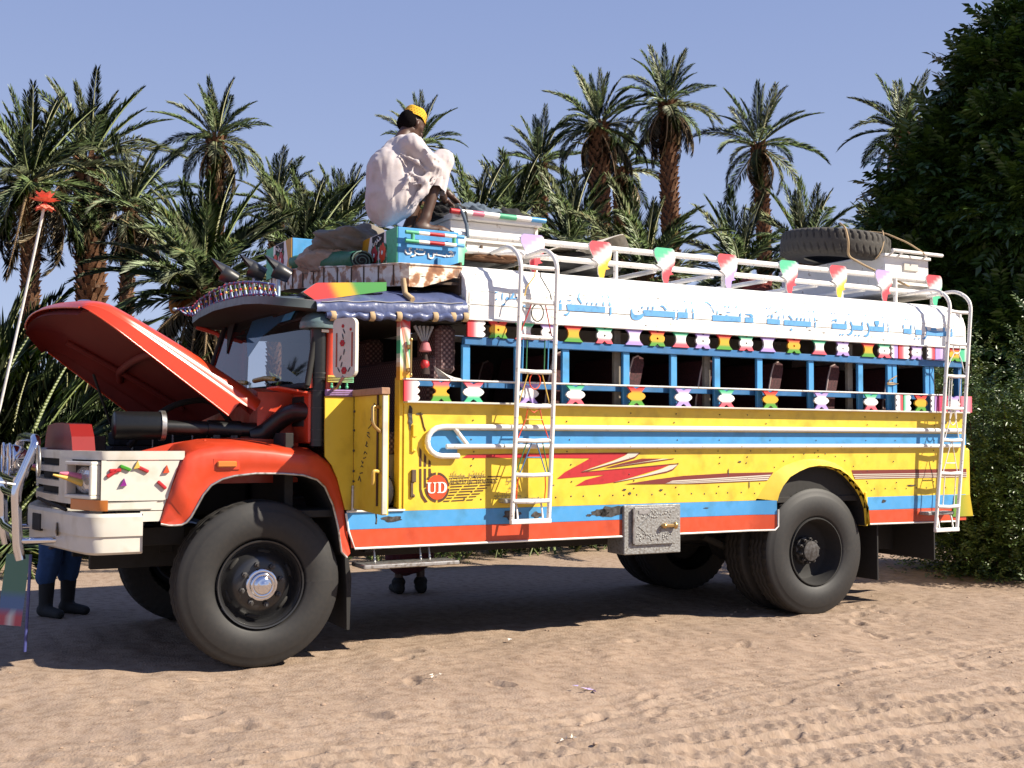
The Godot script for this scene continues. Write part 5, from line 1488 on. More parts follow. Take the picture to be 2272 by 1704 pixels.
	for i in range(3, 10):
		lo.append(vt[i] + V(0.02, 0.012, 0))
		hi.append(vt[i] + V(-0.0, 0.115 - 0.012 * absf(i - 6), 0.02))
	lo.append(V(2.05, 2.56, -2.35))
	hi.append(V(1.98, 2.60, -2.38))
	part(ra, "lower_rail", MB.new().tube(lo, 0.008, 6), M.rail_blue)
	part(ra, "upper_rail", MB.new().tube(hi, 0.008, 6), M.rail_blue)
	for k in 44:
		var t := k / 43.0 * (lo.size() - 1)
		var i := mini(int(t), lo.size() - 2)
		var a: Vector3 = lo[i].lerp(lo[i + 1], t - i)
		var c: Vector3 = hi[i].lerp(hi[i + 1], t - i)
		var lean := V(0, 0, 0.035 * (1 if k % 2 else -1))
		part(ra, "strut", MB.new().tube([a, c + lean], 0.006, 5), M.rail_blue if k % 3 else M.rail_pale)
		part(ra, "bead", MB.new().ball(a.lerp(c + lean, 0.0 if k % 2 else 1.0), V(0.012, 0.014, 0.012), 6), M.print_red if k % 4 < 2 else M.charm)
		if k % 2 == 0:
			part(ra, "bead", MB.new().ball(a.lerp(c + lean, 0.5), V(0.010, 0.012, 0.010), 6), M.print_red if k % 4 else M.gold)
	part(ra, "tip", MB.new().ball(V(1.97, 2.60, -2.40), V(0.02, 0.016, 0.04), 8), M.rail_pale)
	# painted pointed board
	var ab := MB.new()
	var tp := func(x: float) -> Vector2:
		var t := (x - 2.355) / 0.61
		var top := lerpf(2.515, 2.585, clampf(t / 0.155, 0, 1)) if t < 0.155 else lerpf(2.585, 2.625, (t - 0.155) / 0.845)
		var bot := lerpf(2.515, 2.462, clampf(t / 0.145, 0, 1)) if t < 0.145 else lerpf(2.462, 2.563, (t - 0.145) / 0.855)
		return Vector2(bot, top)
	for k in 40:
		for j in 4:
			for e in [[k, j], [k + 1, j], [k + 1, j + 1], [k, j], [k + 1, j + 1], [k, j + 1]]:
				var x: float = 2.355 + 0.61 * e[0] / 40.0
				var lh: Vector2 = tp.call(x)
				var y: float = lerpf(lh.x, lh.y, e[1] / 4.0)
				var t: float = (x - 2.36) / 0.6 + (y - 2.55) * 0.9
				var c := Color(0.60, 0.03, 0.03).lerp(Color(0.70, 0.38, 0.01), smoothstep(0.28, 0.42, t))
				if t > 0.5:
					c = Color(0.70, 0.38, 0.01).lerp(Color(0.05, 0.26, 0.05), smoothstep(0.54, 0.66, t))
				ab.col(c)
				ab.v(V(x, y, -0.06))
		for sd in 2:
			var x0 := 2.355 + 0.61 * k / 40.0
			var x1 := 2.355 + 0.61 * (k + 1) / 40.0
			var y0: float = (tp.call(x0) as Vector2)[sd]
			var y1: float = (tp.call(x1) as Vector2)[sd]
			ab.col(Color(0.5, 0.4, 0.3))
			ab.quad(V(x0, y0, -0.06), V(x1, y1, -0.06), V(x1, y1, -0.12), V(x0, y0, -0.12))
	part(bus, "painted_arrow_board", ab, M.decor)
	# horn-shaped lamps behind the rail
	for e in [[2.12, 2.765, -1.25, 0.5], [2.32, 2.81, -1.20, 0.35], [2.46, 2.785, -1.0, 0.5]]:
		var hn := Node3D.new()
		hn.name = "roof_lamp" if e[2] == -1.25 else ("roof_lamp_001" if e[2] == -1.20 else "roof_lamp_002")
		bus.add_child(hn)
		var dr := V(-0.80, 0.36, -0.15).normalized()
		var sx := dr.cross(Vector3.UP).normalized()
		var xf := Transform3D(Basis(sx, sx.cross(-dr), dr), V(e[0], e[1], e[2]))
		part(hn, "shell", MB.new().lathe([Vector2(-0.09, 0.001), Vector2(-0.09, 0.052), Vector2(-0.03, 0.06), Vector2(0.03, 0.068), Vector2(0.04, 0.062)], 18, xf), M.black)
		part(hn, "peak", MB.new().grid(8, 12, func(u: float, w: float) -> Vector3: return xf * V(cos(PI * w) * 0.068, -sin(PI * w) * 0.068, 0.03 + u * 0.13 * sin(PI * w))), M.black)
		part(hn, "lens", MB.new().lathe([Vector2(0.03, 0.062), Vector2(0.034, 0.001)], 16, xf), M.matt_black)
		part(hn, "foot", MB.new().tube([V(e[0], e[1] - 0.05, e[2]), V(e[0], 2.55, e[2])], 0.012, 6), M.rail_pale)
	# padded cab roof and rolled side curtain
	var pr := Node3D.new()
	pr.name = "padded_cab_roof"
	bus.add_child(pr)
	var pf := func(u: float, w: float) -> Vector3:
		var x := lerpf(2.42, 3.56, u)
		var prof := [[0.035, 2.375], [0.045, 2.39], [0.045, 2.425], [0.03, 2.447], [-0.01, 2.475], [-0.09, 2.52], [-0.22, 2.56], [-0.6, 2.60], [-1.2, 2.62], [-1.8, 2.60], [-2.2, 2.55], [-2.42, 2.45], [-2.42, 2.37]]
		var i := int(round(w * (prof.size() - 1)))
		var s := smoothstep(0.0, 0.35, u)
		var yy: float = prof[i][1] - (1.0 - s) * 0.045 * clampf((prof[i][1] - 2.44) * 12, 0, 1) + 0.05 * u * clampf((prof[i][1] - 2.37) * 20, 0, 1)
		return V(x, yy + 0.004 * sin(u * 31.0 + i), prof[i][0] + 0.006 * sin(u * 19.0 + i * 2.0))
	part(pr, "cover", MB.new().grid(30, 12, pf), M.vinyl)
	part(pr, "head_lining", MB.new().box(V(3.0, 2.37, -1.2), V(1.1, 0.02, 2.36)), M.matt_black)
	var sm := []
	for k in 24:
		var u := 0.03 + 0.94 * k / 23.0
		sm.append((pf.call(u, 3.0 / 12) as Vector3) + V(0, 0.003, 0.004))
	part(pr, "seam", MB.new().tube(sm, 0.004, 5), M.rail_grey)
	var cu := MB.new()
	var cuf := func(u: float, w: float) -> Vector3:
		var a := w * TAU
		var x := lerpf(2.49, 3.56, u)
		var r := 0.028 * (1.0 + 0.22 * sin(u * 60.0 + a) + 0.12 * sin(u * 23.0)) * (0.72 if fposmod(u * 5.2, 1.0) < 0.08 else 1.0)
		return V(x, 2.352 + 0.045 * u + sin(a) * r, 0.03 + cos(a) * r)
	cu.grid(80, 10, cuf)
	part(pr, "rolled_curtain", cu, M.vinyl)
	for x in [2.515, 2.80, 3.0, 3.28, 3.42, 3.52]:
		part(pr, "strap", MB.new().lathe([Vector2(0, 0.033), Vector2(0.005, 0.036), Vector2(0.035, 0.036), Vector2(0.04, 0.033)], 12, Transform3D(Basis(V(0, 1, 0), V(0, 0, 1), V(1, 0, 0)), V(x, 2.352 + 0.045 * (x - 2.49), 0.03))), M.strap)

func b3(vi: Node3D, vt: Array) -> void:
	var b := MB.new()
	b.smooth()
	for i in vt.size() - 1:
		b.quad(vt[i], vt[i + 1], vt[i + 1] - V(0, 0.055, 0), vt[i] - V(0, 0.055, 0))
	part(vi, "fascia", b, M.grey_visor)
	for lay in 2:
		b = MB.new()
		b.smooth()
		for i in vt.size() - 1:
			var a: Vector3 = vt[i] - V(0, 0.055 * lay, 0)
			var c: Vector3 = vt[i + 1] - V(0, 0.055 * lay, 0)
			var a1 := V(2.5, a.y + 0.02 - 0.05 * lay, clampf(a.z, -2.25, -0.15))
			var c1 := V(2.5, c.y + 0.02 - 0.05 * lay, clampf(c.z, -2.25, -0.15))
			b.quad(a, c, c1, a1)
		part(vi, "top_sheet" if lay == 0 else "underside", b, M.grey_visor if lay == 0 else M.under_visor_shaded)
	part(vi, "bracket", MB.new().tube([V(2.13, 2.45, -2.3), V(2.3, 2.40, -2.28), V(2.4, 2.3, -2.2)], 0.02, 6), M.red)

func pillar_color(p: Vector2) -> Color:
	var y := p.y + (p.x - 3.08) * 0.6
	if y < 2.06:
		return Color(0.70, 0.34, 0.01).lerp(Color(0.8, 0.78, 0.74), smoothstep(1.98, 2.06, y))
	if y < 2.18:
		return Color(0.8, 0.78, 0.74).lerp(Color(0.05, 0.42, 0.22), smoothstep(2.06, 2.12, y))
	if y < 2.26:
		return Color(0.05, 0.42, 0.22).lerp(Color(0.8, 0.78, 0.74), smoothstep(2.18, 2.24, y))
	return Color(0.8, 0.78, 0.74).lerp(Color(0.6, 0.04, 0.05), smoothstep(2.27, 2.33, y))

func poly_steps(x0: float, x1: float, y0: float, y1: float, n: int) -> PackedVector2Array:
	var p := PackedVector2Array()
	for k in n + 1:
		p.append(Vector2(x1, lerpf(y0, y1, float(k) / n)))
	for k in n + 1:
		p.append(Vector2(x0, lerpf(y1, y0, float(k) / n)))
	return p

func subdiv(p: PackedVector2Array) -> PackedVector2Array:   # extra points along the edges, for colours that run
	var o := PackedVector2Array()
	for i in p.size():
		var a := p[i]
		var b := p[(i + 1) % p.size()]
		var n := maxi(1, int(a.distance_to(b) / 0.035))
		for k in n:
			o.append(a.lerp(b, float(k) / n))
	return o

# ---------------------------------------------------------------- roof rack and load
func rack() -> void:
	var r := Node3D.new()
	r.name = "roof_rack"
	bus.add_child(r)
	for z in [-0.35, -2.05]:
		part(r, "top_rail", MB.new().tube([V(3.62, 3.076, z), V(6.2, 3.078, z), V(8.90, 3.075, z)], 0.026, 10), M.rail)
		part(r, "lower_rail", MB.new().tube([V(3.62, 2.958, z), V(6.2, 2.957, z), V(8.93, 2.945, z)], 0.024, 10), M.rail)
		for x in [3.66, 4.34, 5.1, 6.22, 6.95, 7.6, 8.3, 8.80]:
			part(r, "stanchion", MB.new().tube([V(x, 2.80, z), V(x, 3.07, z)], 0.02, 8), M.rail)
	for x in [3.7, 4.3, 4.9, 5.5, 6.1, 6.7, 7.3, 7.9, 8.5, 8.88]:
		part(r, "cross_bar", MB.new().tube([V(x, 2.93, -0.35), V(x, 2.94, -2.05)], 0.02, 8), M.rail)
	for x in [4.15, 4.45]:
		part(r, "ladder_hook", MB.new().tube(bend([V(x - 0.2, 2.945, -0.36), V(x - 0.02, 2.955, -0.2), V(x, 2.93, -0.18)], 0.04), 0.013, 8), M.rail)
	var RED := Color(0.62, 0.04, 0.06)
	var WHT := Color(0.8, 0.79, 0.76)
	var sets := [[RED, Color(0.74, 0.40, 0.012)], [Color(0.06, 0.45, 0.24), RED], [RED, Color(0.40, 0.28, 0.66)], [Color(0.06, 0.45, 0.24), RED], [RED, Color(0.74, 0.42, 0.012)], [Color(0.42, 0.3, 0.68), RED], [RED, Color(0.06, 0.45, 0.24)], [Color(0.42, 0.3, 0.68), RED]]
	var xs := [4.935, 5.575, 6.243, 6.94, 7.54, 8.12, 8.80, 4.30]
	var rows := [[0.0, -0.42, 0.40], [0.05, -0.53, 0.50], [0.14, -0.56, 0.54], [0.24, -0.52, 0.55], [0.34, -0.42, 0.54], [0.44, -0.34, 0.50], [0.47, -0.44, 0.48], [0.52, -0.22, 0.40], [0.60, -0.10, 0.34], [0.66, -0.14, 0.36], [0.69, -0.14, 0.46], [0.73, -0.13, 0.24], [0.84, -0.12, 0.2], [0.93, -0.05, 0.16], [1.0, -0.03, 0.08]]
	for i in xs.size():
		var b := MB.new()
		var cf := func(x: float, t: float) -> Color:
			var d := t * 1.0 + x * 0.45
			if d < 0.40:
				return (sets[i][0] as Color).lerp(WHT, smoothstep(0.16, 0.36, d))
			return WHT.lerp(sets[i][1], smoothstep(0.5, 0.66, d))
		for k in rows.size() - 1:
			for j in 5:
				for e in [[k, j], [k, j + 1], [k + 1, j + 1], [k, j], [k + 1, j + 1], [k + 1, j]]:
					var q: Array = rows[e[0]]
					var x: float = lerpf(q[1], q[2], e[1] / 5.0)
					b.col(cf.call(x, q[0]))
					b.v(V(xs[i] + x * 0.195, 3.125 - q[0] * 0.315, -0.318))
			b.col(WHT * 0.8)
			for sgn in [1, 2]:
				var a := V(xs[i] + rows[k][sgn] * 0.195, 3.125 - rows[k][0] * 0.315, -0.318)
				var c := V(xs[i] + rows[k + 1][sgn] * 0.195, 3.125 - rows[k + 1][0] * 0.315, -0.318)
				b.quad(a, c, c - V(0, 0, 0.012), a - V(0, 0, 0.012))
		part(r, "heart_pennant", b, M.decor)
	# rusty luggage shelf over the cab
	var s := Node3D.new()
	s.name = "luggage_shelf"
	bus.add_child(s)
	var pl := [V(3.58, 2.62, -0.10), V(3.15, 2.61, -0.09), V(3.10, 2.615, -0.13), V(2.95, 2.65, -0.6), V(2.84, 2.71, -1.2), V(2.78, 2.76, -1.8), V(2.80, 2.80, -2.45)]
	for i in pl.size() - 1:
		var b := MB.new()
		b.smooth()
		var n := 12
		for k in n:
			var a: Vector3 = pl[i].lerp(pl[i + 1], k / float(n))
			var c: Vector3 = pl[i].lerp(pl[i + 1], (k + 1) / float(n))
			var ha := 0.16
			var da := 0.0
			var dc := 0.0
			if i == 0:   # the torn and dented side sheet
				da = 0.10 * clampf(1.0 - k / 9.0, 0, 1) + 0.012 * sin(k * 3.1) * clampf(1.0 - k / 11.0, 0, 1)
				dc = 0.10 * clampf(1.0 - (k + 1) / 9.0, 0, 1) + 0.012 * sin((k + 1) * 3.1) * clampf(1.0 - (k + 1) / 11.0, 0, 1)
			var w := 0.008 * sin(k * 2.2) if i == 0 else 0.0
			b.quad(a + V(0, da, 0), c + V(0, dc, 0), c + V(0, ha * 0.5, w), a + V(0, ha * 0.5, 0.008 * sin((k - 1) * 2.2) if i == 0 else 0.0))
			b.quad(a + V(0, maxf(ha * 0.5, da), w * 0), c + V(0, maxf(ha * 0.5, dc), 0), c + V(0, ha, 0), a + V(0, ha, 0))
		part(s, "side_sheet" if i == 0 else "front_sheet", b, M.rusty)
		part(s, "rim", MB.new().tube([pl[i] + V(0, 0.162, 0), pl[i + 1] + V(0, 0.162, 0)], 0.009, 6), M.rusty)
	for t in [0.15, 0.5, 0.85]:
		for i in [2, 3, 4, 5]:
			var a: Vector3 = pl[i].lerp(pl[i + 1], t)
			part(s, "seam", MB.new().tube([a + V(-0.004, 0.01, 0), a + V(-0.004, 0.155, 0)], 0.006, 5), M.brown_metal)
	part(s, "floor", MB.new().prism(poly([0.12, 3.58, 0.12, 3.12, 0.6, 2.98, 1.2, 2.87, 1.8, 2.81, 2.4, 2.82, 2.4, 3.58]), Transform3D(Basis(V(0, 0.07, -1), V(1, 0, 0), V(0, 1, 0.07)), V(0, 2.66, 0)), 0.02), M.brown_metal)
	part(s, "back_board", MB.new().box(V(3.57, 2.70, -0.5), V(0.02, 0.24, 0.8)), M.brown_metal)
	part(s, "bracket", MB.new().tube([V(3.10, 2.66, -0.08), V(3.105, 2.55, -0.05), V(3.13, 2.50, 0.03)], 0.022, 6), M.strap)

func painted_box(label: String, x0: float, x1: float, y0: float, y1: float, z0: float, z1: float) -> void:
	var c := thing("painted_roof_box", label, "box", V((x0 + x1) / 2, y0, (z0 + z1) / 2), "painted boxes on the luggage shelf")
	var w := x1 - x0
	var h := y1 - y0
	var d := absf(z1 - z0)
	var near := z0 > -1.2
	part(c, "case", MB.new().box(V(0, h / 2, 0), V(w, h, d), 0.006), M.blue)
	# painted front face: axes run (u = along z from far to near edge, y)
	var fx := Transform3D(Basis(V(0, 0, 1), V(0, 1, 0), V(-1, 0, 0)), V(-w / 2 - 0.006, 0, 0))
	if not near:
		fx = Transform3D(Basis(V(0, 0, -1), V(0, 1, 0), V(-1, 0, 0)), V(-w / 2 - 0.006, 0, 0))
	var e := d / 2
	var sgn := 1.0 if near else -1.0
	part(c, "orange_panel", MB.new().prism(poly([-e, 0, -e + 0.16, 0, -e + 0.10, h * 0.4, -e + 0.17, h, -e, h]), fx, 0.004), M.gold_dark)
	part(c, "white_panel", MB.new().prism(poly([-e + 0.16, 0.0, e - 0.20, 0.0, e - 0.22, h, -e + 0.17, h, -e + 0.10, h * 0.4]), fx, 0.004), M.print_white)
	part(c, "green_panel", MB.new().prism(poly([e - 0.20, 0, e, 0, e, h, e - 0.22, h]), fx, 0.004), M.cap_mint)
	part(c, "name_plate", MB.new().prism(poly([-e + 0.22, h - 0.085, -e + 0.24, h - 0.10, -e + 0.44, h - 0.10, -e + 0.46, h - 0.08, -e + 0.46, h - 0.005, -e + 0.22, h - 0.005]), fx.translated(V(-0.003, 0, 0)), 0.003), M.matt_black)
	var sc := MB.new()
	var o := fx.translated(V(-0.008, 0, 0))
	var line := func(pts: Array, r: float) -> void:
		var q := []
		for k in range(0, pts.size(), 2):
			q.append(o * V(-e + 0.24 + pts[k] * 0.2, h - 0.095 + pts[k + 1] * 0.085, 0))
		sc.tube(q, r, 5)
	line.call([0.05, 0.45, 0.08, 0.2, 0.2, 0.15, 0.28, 0.4, 0.36, 0.55, 0.42, 0.4], 0.004)
	line.call([0.5, 0.7, 0.55, 0.45, 0.45, 0.25, 0.4, 0.2], 0.004)
	line.call([0.6, 0.55, 0.68, 0.4, 0.78, 0.6, 0.74, 0.75, 0.86, 0.5, 0.9, 0.75], 0.004)
	line.call([0.6, 0.85, 0.68, 0.85], 0.004)
	part(c, "name_script", sc, M.print_white)
	for k in 2:
		var cx := -e + 0.28 + k * 0.17
		var fb := MB.new()
		for j in 6:
			var a := TAU * j / 6 + 0.3
			fb.ball(o * V(cx + cos(a) * 0.04, 0.115 + sin(a) * 0.045, 0), V(0.002, 0.034, 0.03), 8)
		part(c, "painted_flower", fb, M.print_red if k == 0 else M.print_orange)
		part(c, "flower_centre", MB.new().ball(o * V(cx, 0.115, 0.003), V(0.003, 0.018, 0.018), 8), M.print_white)
		for lf in [[-0.05, 0.165, 0.8], [0.05, 0.16, -0.8], [0.045, 0.05, 0.7], [-0.045, 0.045, -0.7]]:
			var m: MeshInstance3D = part(c, "painted_leaf", MB.new().ball(V(0, 0, 0), V(0.0015, 0.034, 0.016), 8), M.print_green)
			m.transform = Transform3D(Basis(Vector3.RIGHT, lf[2]), o * V(cx + lf[0], lf[1], -0.001))
	if near:
		for y in [h * 0.84, h * 0.60]:
			for sg in [[0.0, 0.22, "cap_mint"], [0.22, 0.40, "print_white"], [0.40, 0.66, "print_red"], [0.66, 0.86, "print_white"], [0.86, 1.0, "blue"]]:
				part(c, "rail", MB.new().tube([V(lerpf(-w / 2 + 0.04, w / 2 + 0.02, sg[0]), y, d / 2 + 0.05), V(lerpf(-w / 2 + 0.04, w / 2 + 0.02, sg[1]), y, d / 2 + 0.05)], 0.0145, 10), M[sg[2]])
		for x in [-w / 2 + 0.10, w / 2 - 0.06]:
			part(c, "rail_post", MB.new().tube([V(x, h * 0.58, d / 2 + 0.045), V(x, h * 0.86, d / 2 + 0.045)], 0.016, 8), M.cap_mint)
		# white brush lettering
		var lt := MB.new()
		var st := func(pts: Array, r: float) -> void:
			var q := []
			for k in range(0, pts.size(), 2):
				q.append(V(-w / 2 + pts[k] * w, h - pts[k + 1] * h, d / 2 + 0.002))
			lt.tube(q, r, 6)
		st.call([0.22, 0.555, 0.19, 0.56, 0.185, 0.62, 0.22, 0.66, 0.20, 0.72, 0.15, 0.73, 0.12, 0.68, 0.125, 0.62], 0.007)
		st.call([0.27, 0.61, 0.285, 0.70, 0.27, 0.76, 0.22, 0.79], 0.007)
		st.call([0.28, 0.69, 0.34, 0.72, 0.42, 0.70, 0.44, 0.62], 0.007)
		st.call([0.49, 0.66, 0.50, 0.78, 0.54, 0.80, 0.575, 0.77, 0.585, 0.64], 0.007)
		st.call([0.585, 0.68, 0.62, 0.68, 0.63, 0.63, 0.64, 0.69, 0.68, 0.69, 0.74, 0.70, 0.78, 0.71, 0.79, 0.65, 0.81, 0.70, 0.85, 0.69, 0.87, 0.63, 0.88, 0.70, 0.905, 0.68, 0.91, 0.62], 0.007)
		for dt in [[0.36, 0.575], [0.395, 0.575], [0.31, 0.57], [0.85, 0.575], [0.89, 0.58], [0.87, 0.55]]:
			lt.ball(V(-w / 2 + dt[0] * w, h - dt[1] * h, d / 2 + 0.002), V(0.011, 0.008, 0.004), 6)
		part(c, "lettering", lt, M.print_white)
		part(c, "latch", MB.new().box(V(0.08, 0.035, d / 2 + 0.01), V(0.035, 0.06, 0.02), 0.004), M.blue)
		var wg := MB.new()
		wg.prism(poly([w / 2 - 0.005, 0.02, w / 2 + 0.05, 0.03, w / 2 + 0.055, 0.12, w / 2 + 0.08, 0.14, w / 2 + 0.06, 0.18, w / 2 + 0.07, 0.25, w / 2 - 0.005, 0.22]), at_z(d / 2 - 0.01), 0.015, func(p: Vector2) -> Color: return Color(0.10, 0.50, 0.27).lerp(Color(0.75, 0.78, 0.74), clampf((p.y - 0.14) * 9, 0, 1)))
		part(c, "side_ornament", wg, M.decor)

func cloth_heap(called: String, label: String, cat: String, c: Vector3, r: Vector3, m: Material, seed_: int, amp: float, freq: float, turn := 0.0) -> MeshInstance3D:
	var n := noise(freq, seed_, 3)
	var b := MB.new()
	var bs := Basis(Vector3.UP, turn)
	var f := func(u: float, w: float) -> Vector3:
		var th := u * TAU
		var ph := (w - 0.5) * PI
		var d := V(cos(th) * cos(ph), sin(ph), sin(th) * cos(ph))
		var k := 1.0 + amp * n.get_noise_3dv(d * 10.0) + amp * 0.7 * absf(n.get_noise_3dv(d * 23.0 + V(5, 2, 1)))
		var p := V(d.x * r.x, d.y * r.y, d.z * r.z) * k
		if p.y < -r.y * 0.6:
			p.y = -r.y * 0.6
		return bs * p + V(0, r.y * 0.6, 0)
	b.grid(44, 26, f)
	var o := whole(called, b, m, label, cat)
	o.position = c
	return o

func cargo() -> void:
	painted_box("blue roof box with white rails and red flowers, under the squatting man", 3.13, 3.625, 2.80, 3.072, -0.26, -0.98)
	painted_box("flower-painted blue roof box at the far side behind the green roll", 2.79, 3.25, 2.92, 3.19, -2.50, -1.75)
	cloth_heap("blanket_sack", "pinkish brown stuffed sack under the grey blanket on the luggage shelf", "sack", V(3.05, 2.84, -1.35), V(0.30, 0.17, 0.28), M.sack, 4, 0.35, 0.12)
	cloth_heap("grey_blanket", "taupe grey blanket folded over the sack, left of the squatting man", "blanket", V(3.16, 2.98, -1.26), V(0.34, 0.15, 0.30), M.blanket, 9, 0.40, 0.10, 0.4)
	# green tarpaulin roll with a spiral end
	var b := MB.new()
	var a0 := V(3.00, 2.865, -0.66)
	var a1 := V(2.86, 2.98, -1.80)
	var ax := (a1 - a0).normalized()
	var sx := ax.cross(Vector3.UP).normalized()
	var sy := sx.cross(ax)
	var rf := func(u: float, w: float) -> Vector3:
		var a := w * TAU
		var r := 0.088 * (1.0 + 0.07 * sin(a * 3 + u * 7) + 0.04 * sin(u * 30)) * (0.93 if absf(u - 0.62) < 0.03 else 1.0)
		return a0.lerp(a1, u) + sx * cos(a) * r * 1.1 + sy * sin(a) * r * 0.85
	b.grid(40, 20, rf)
	var t := thing("tarpaulin_roll", "rolled dark green tarpaulin lying along the front of the luggage shelf", "tarpaulin", a0)
	part(t, "roll", b, M.tarp).position = -a0
	var sp := []
	for k in 44:
		var a := k * 0.42
		var r := 0.088 * (1.0 - k / 50.0)
		sp.append(a0 - ax * 0.002 + sx * cos(a) * r * 1.1 + sy * sin(a) * r * 0.85)
	part(t, "spiral_edge", MB.new().tube(sp, 0.007, 5), M.tarp_light).position = -a0
	part(t, "end_hollow", MB.new().ball(a0 + ax * 0.004, V(0.08, 0.065, 0.012), 12, Basis(sx, sy, ax)), M.matt_black).position = -a0
	part(t, "rope", MB.new().tube(ring3(a0.lerp(a1, 0.62), sx * 0.098, sy * 0.08), 0.007, 6), M.strap).position = -a0
	# white chest with painted rails in front
	var c := thing("white_roof_chest", "white wooden chest with striped rails behind the squatting man's feet", "chest", V(4.03, 2.95, -0.9), "white chests on the roof")
	var o := V(4.03, 2.95, -0.9)
	part(c, "case", MB.new().box(V(4.03, 3.08, -0.9) - o, V(0.76, 0.26, 0.86), 0.006), M.plank)
	part(c, "lid", MB.new().box(V(4.04, 3.235, -0.88) - o, V(0.80, 0.045, 0.94), 0.006), M.plank)
	for sg in [[0.0, 0.10, "print_red"], [0.10, 0.22, "print_white"], [0.22, 0.34, "print_pink"], [0.34, 0.5, "print_white"], [0.5, 0.68, "cap_mint"], [0.68, 0.84, "print_white"], [0.84, 1.0, "blue"]]:
		part(c, "top_rail", MB.new().tube([V(lerpf(3.62, 4.46, sg[0]), 3.262, -0.40) - o, V(lerpf(3.62, 4.46, sg[1]), 3.262, -0.40) - o], 0.021, 10), M[sg[2]])
	part(c, "batten", MB.new().box(V(4.03, 3.06, -0.46) - o, V(0.74, 0.03, 0.02), 0.004).box(V(4.03, 2.97, -0.46) - o, V(0.74, 0.03, 0.02), 0.004), M.rail)
	part(c, "rusty_edge", MB.new().box(V(4.41, 3.10, -0.462) - o, V(0.03, 0.22, 0.012), 0.003), M.rusty)
	part(c, "keyhole_plate", MB.new().box(V(3.78, 3.0, -0.462) - o, V(0.02, 0.06, 0.01), 0.002).box(V(3.92, 3.0, -0.462) - o, V(0.02, 0.06, 0.01), 0.002), M.brown_metal)
	cloth_heap("denim_bundle", "crumpled blue-grey denim bundle on the white chest beside the man", "clothes", V(3.98, 3.25, -0.72), V(0.20, 0.085, 0.15), M.denim, 12, 0.55, 0.16)
	cloth_heap("dark_bundle", "black cloth bundle at the rear end of the white chest", "clothes", V(4.28, 3.25, -0.75), V(0.20, 0.085, 0.16), M.black_cloth, 15, 0.5, 0.14)
	cloth_heap("black_bag", "black bag between the man's feet and the denim bundle", "bag", V(3.72, 3.24, -0.72), V(0.16, 0.085, 0.16), M.black_cloth, 18, 0.4, 0.12)
	whole("hanging_strap", MB.new().tube([V(3.70, 3.30, -0.42), V(3.71, 3.24, -0.365), V(3.72, 3.15, -0.32), V(3.72, 3.05, -0.30)], 0.014, 6), M.denim, "dark blue strap hanging down beside the blue roof box", "strap")
	whole("hanging_strap", MB.new().tube([V(3.75, 3.30, -0.42), V(3.735, 3.24, -0.37), V(3.725, 3.17, -0.325)], 0.012, 6), M.black_cloth, "short black strap trailing over the white chest's red corner", "strap")
	# luggage and mat behind the ladder
	var mt := MB.new()
	var mf := func(u: float, w: float) -> Vector3:
		var p := V(lerpf(4.55, 5.35, u), 3.04 + 0.20 * u + 0.02 * sin(u * 9), lerpf(-0.5, -1.3, w))
		if u > 0.93:
			p.y -= (u - 0.93) * 2.0
		return p + V(0, 0.006 * sin(w * 60.0), 0)
	mt.grid(24, 40, mf)
	whole("straw_mat", mt, M.straw, "pale woven mat bent over luggage behind the roof rail", "mat")
	cloth_heap("dark_luggage", "dark grey luggage lying under the woven mat", "bag", V(5.0, 2.94, -0.9), V(0.42, 0.10, 0.35), M.luggage, 22, 0.2, 0.1)
	cloth_heap("brown_bundle", "brown cloth bundle under the rail beside the front ladder", "bundle", V(3.98, 2.90, -0.42), V(0.22, 0.045, 0.1), M.strap_dark, 24, 0.4, 0.15)
	# rear chest, tyre, rope
	var rc := thing("white_roof_chest", "large white chest under the spare tyre at the rear of the roof", "chest", V(8.56, 2.94, -1.15), "white chests on the roof")
	var q := V(8.56, 2.94, -1.15)
	part(rc, "case", MB.new().box(V(8.56, 3.11, -1.17) - q, V(0.60, 0.36, 1.46), 0.008), M.plank)
	part(rc, "lid", MB.new().box(V(8.56, 3.30, -1.17) - q, V(0.63, 0.03, 1.5), 0.005), M.plank)
	part(rc, "rail", MB.new().tube([V(8.28, 3.335, -0.36) - q, V(8.96, 3.335, -0.36) - q], 0.018, 10), M.rail)
	for x in [8.32, 8.44, 8.78]:
		part(rc, "rail_post", MB.new().tube([V(x, 3.335, -0.37) - q, V(x, 3.30, -0.44) - q], 0.011, 6), M.rail)
	part(rc, "handle_plate", MB.new().box(V(8.60, 3.20, -0.435) - q, V(0.2, 0.075, 0.025), 0.006), M.cream)
	part(rc, "batten", MB.new().box(V(8.56, 3.09, -0.43) - q, V(0.6, 0.03, 0.02), 0.004), M.rail)
	part(rc, "side_panel", MB.new().box(V(8.56, 2.98, -0.43) - q, V(0.6, 0.09, 0.012), 0.003), M.cream)
	var ty := thing("spare_tyre", "worn spare tyre lying roped down on the rear chest of the roof", "tyre", V(8.16, 3.44, -1.0))
	ty.rotation = V(0.08, 0, -0.06)
	var up := Transform3D(Basis(V(1, 0, 0), V(0, 0, -1), V(0, 1, 0)), Vector3.ZERO)
	var tb := MB.new()
	tb.smooth()
	var prf := [[-0.125, 0.29], [-0.13, 0.34], [-0.138, 0.42], [-0.125, 0.485], [-0.108, 0.518], [-0.10, 0.528], [-0.07, 0.533], [-0.045, 0.535], [-0.02, 0.536], [-0.008, 0.537], [0.008, 0.537], [0.02, 0.536], [0.045, 0.535], [0.07, 0.533], [0.10, 0.528], [0.108, 0.518], [0.125, 0.485], [0.138, 0.42], [0.13, 0.34], [0.125, 0.29]]
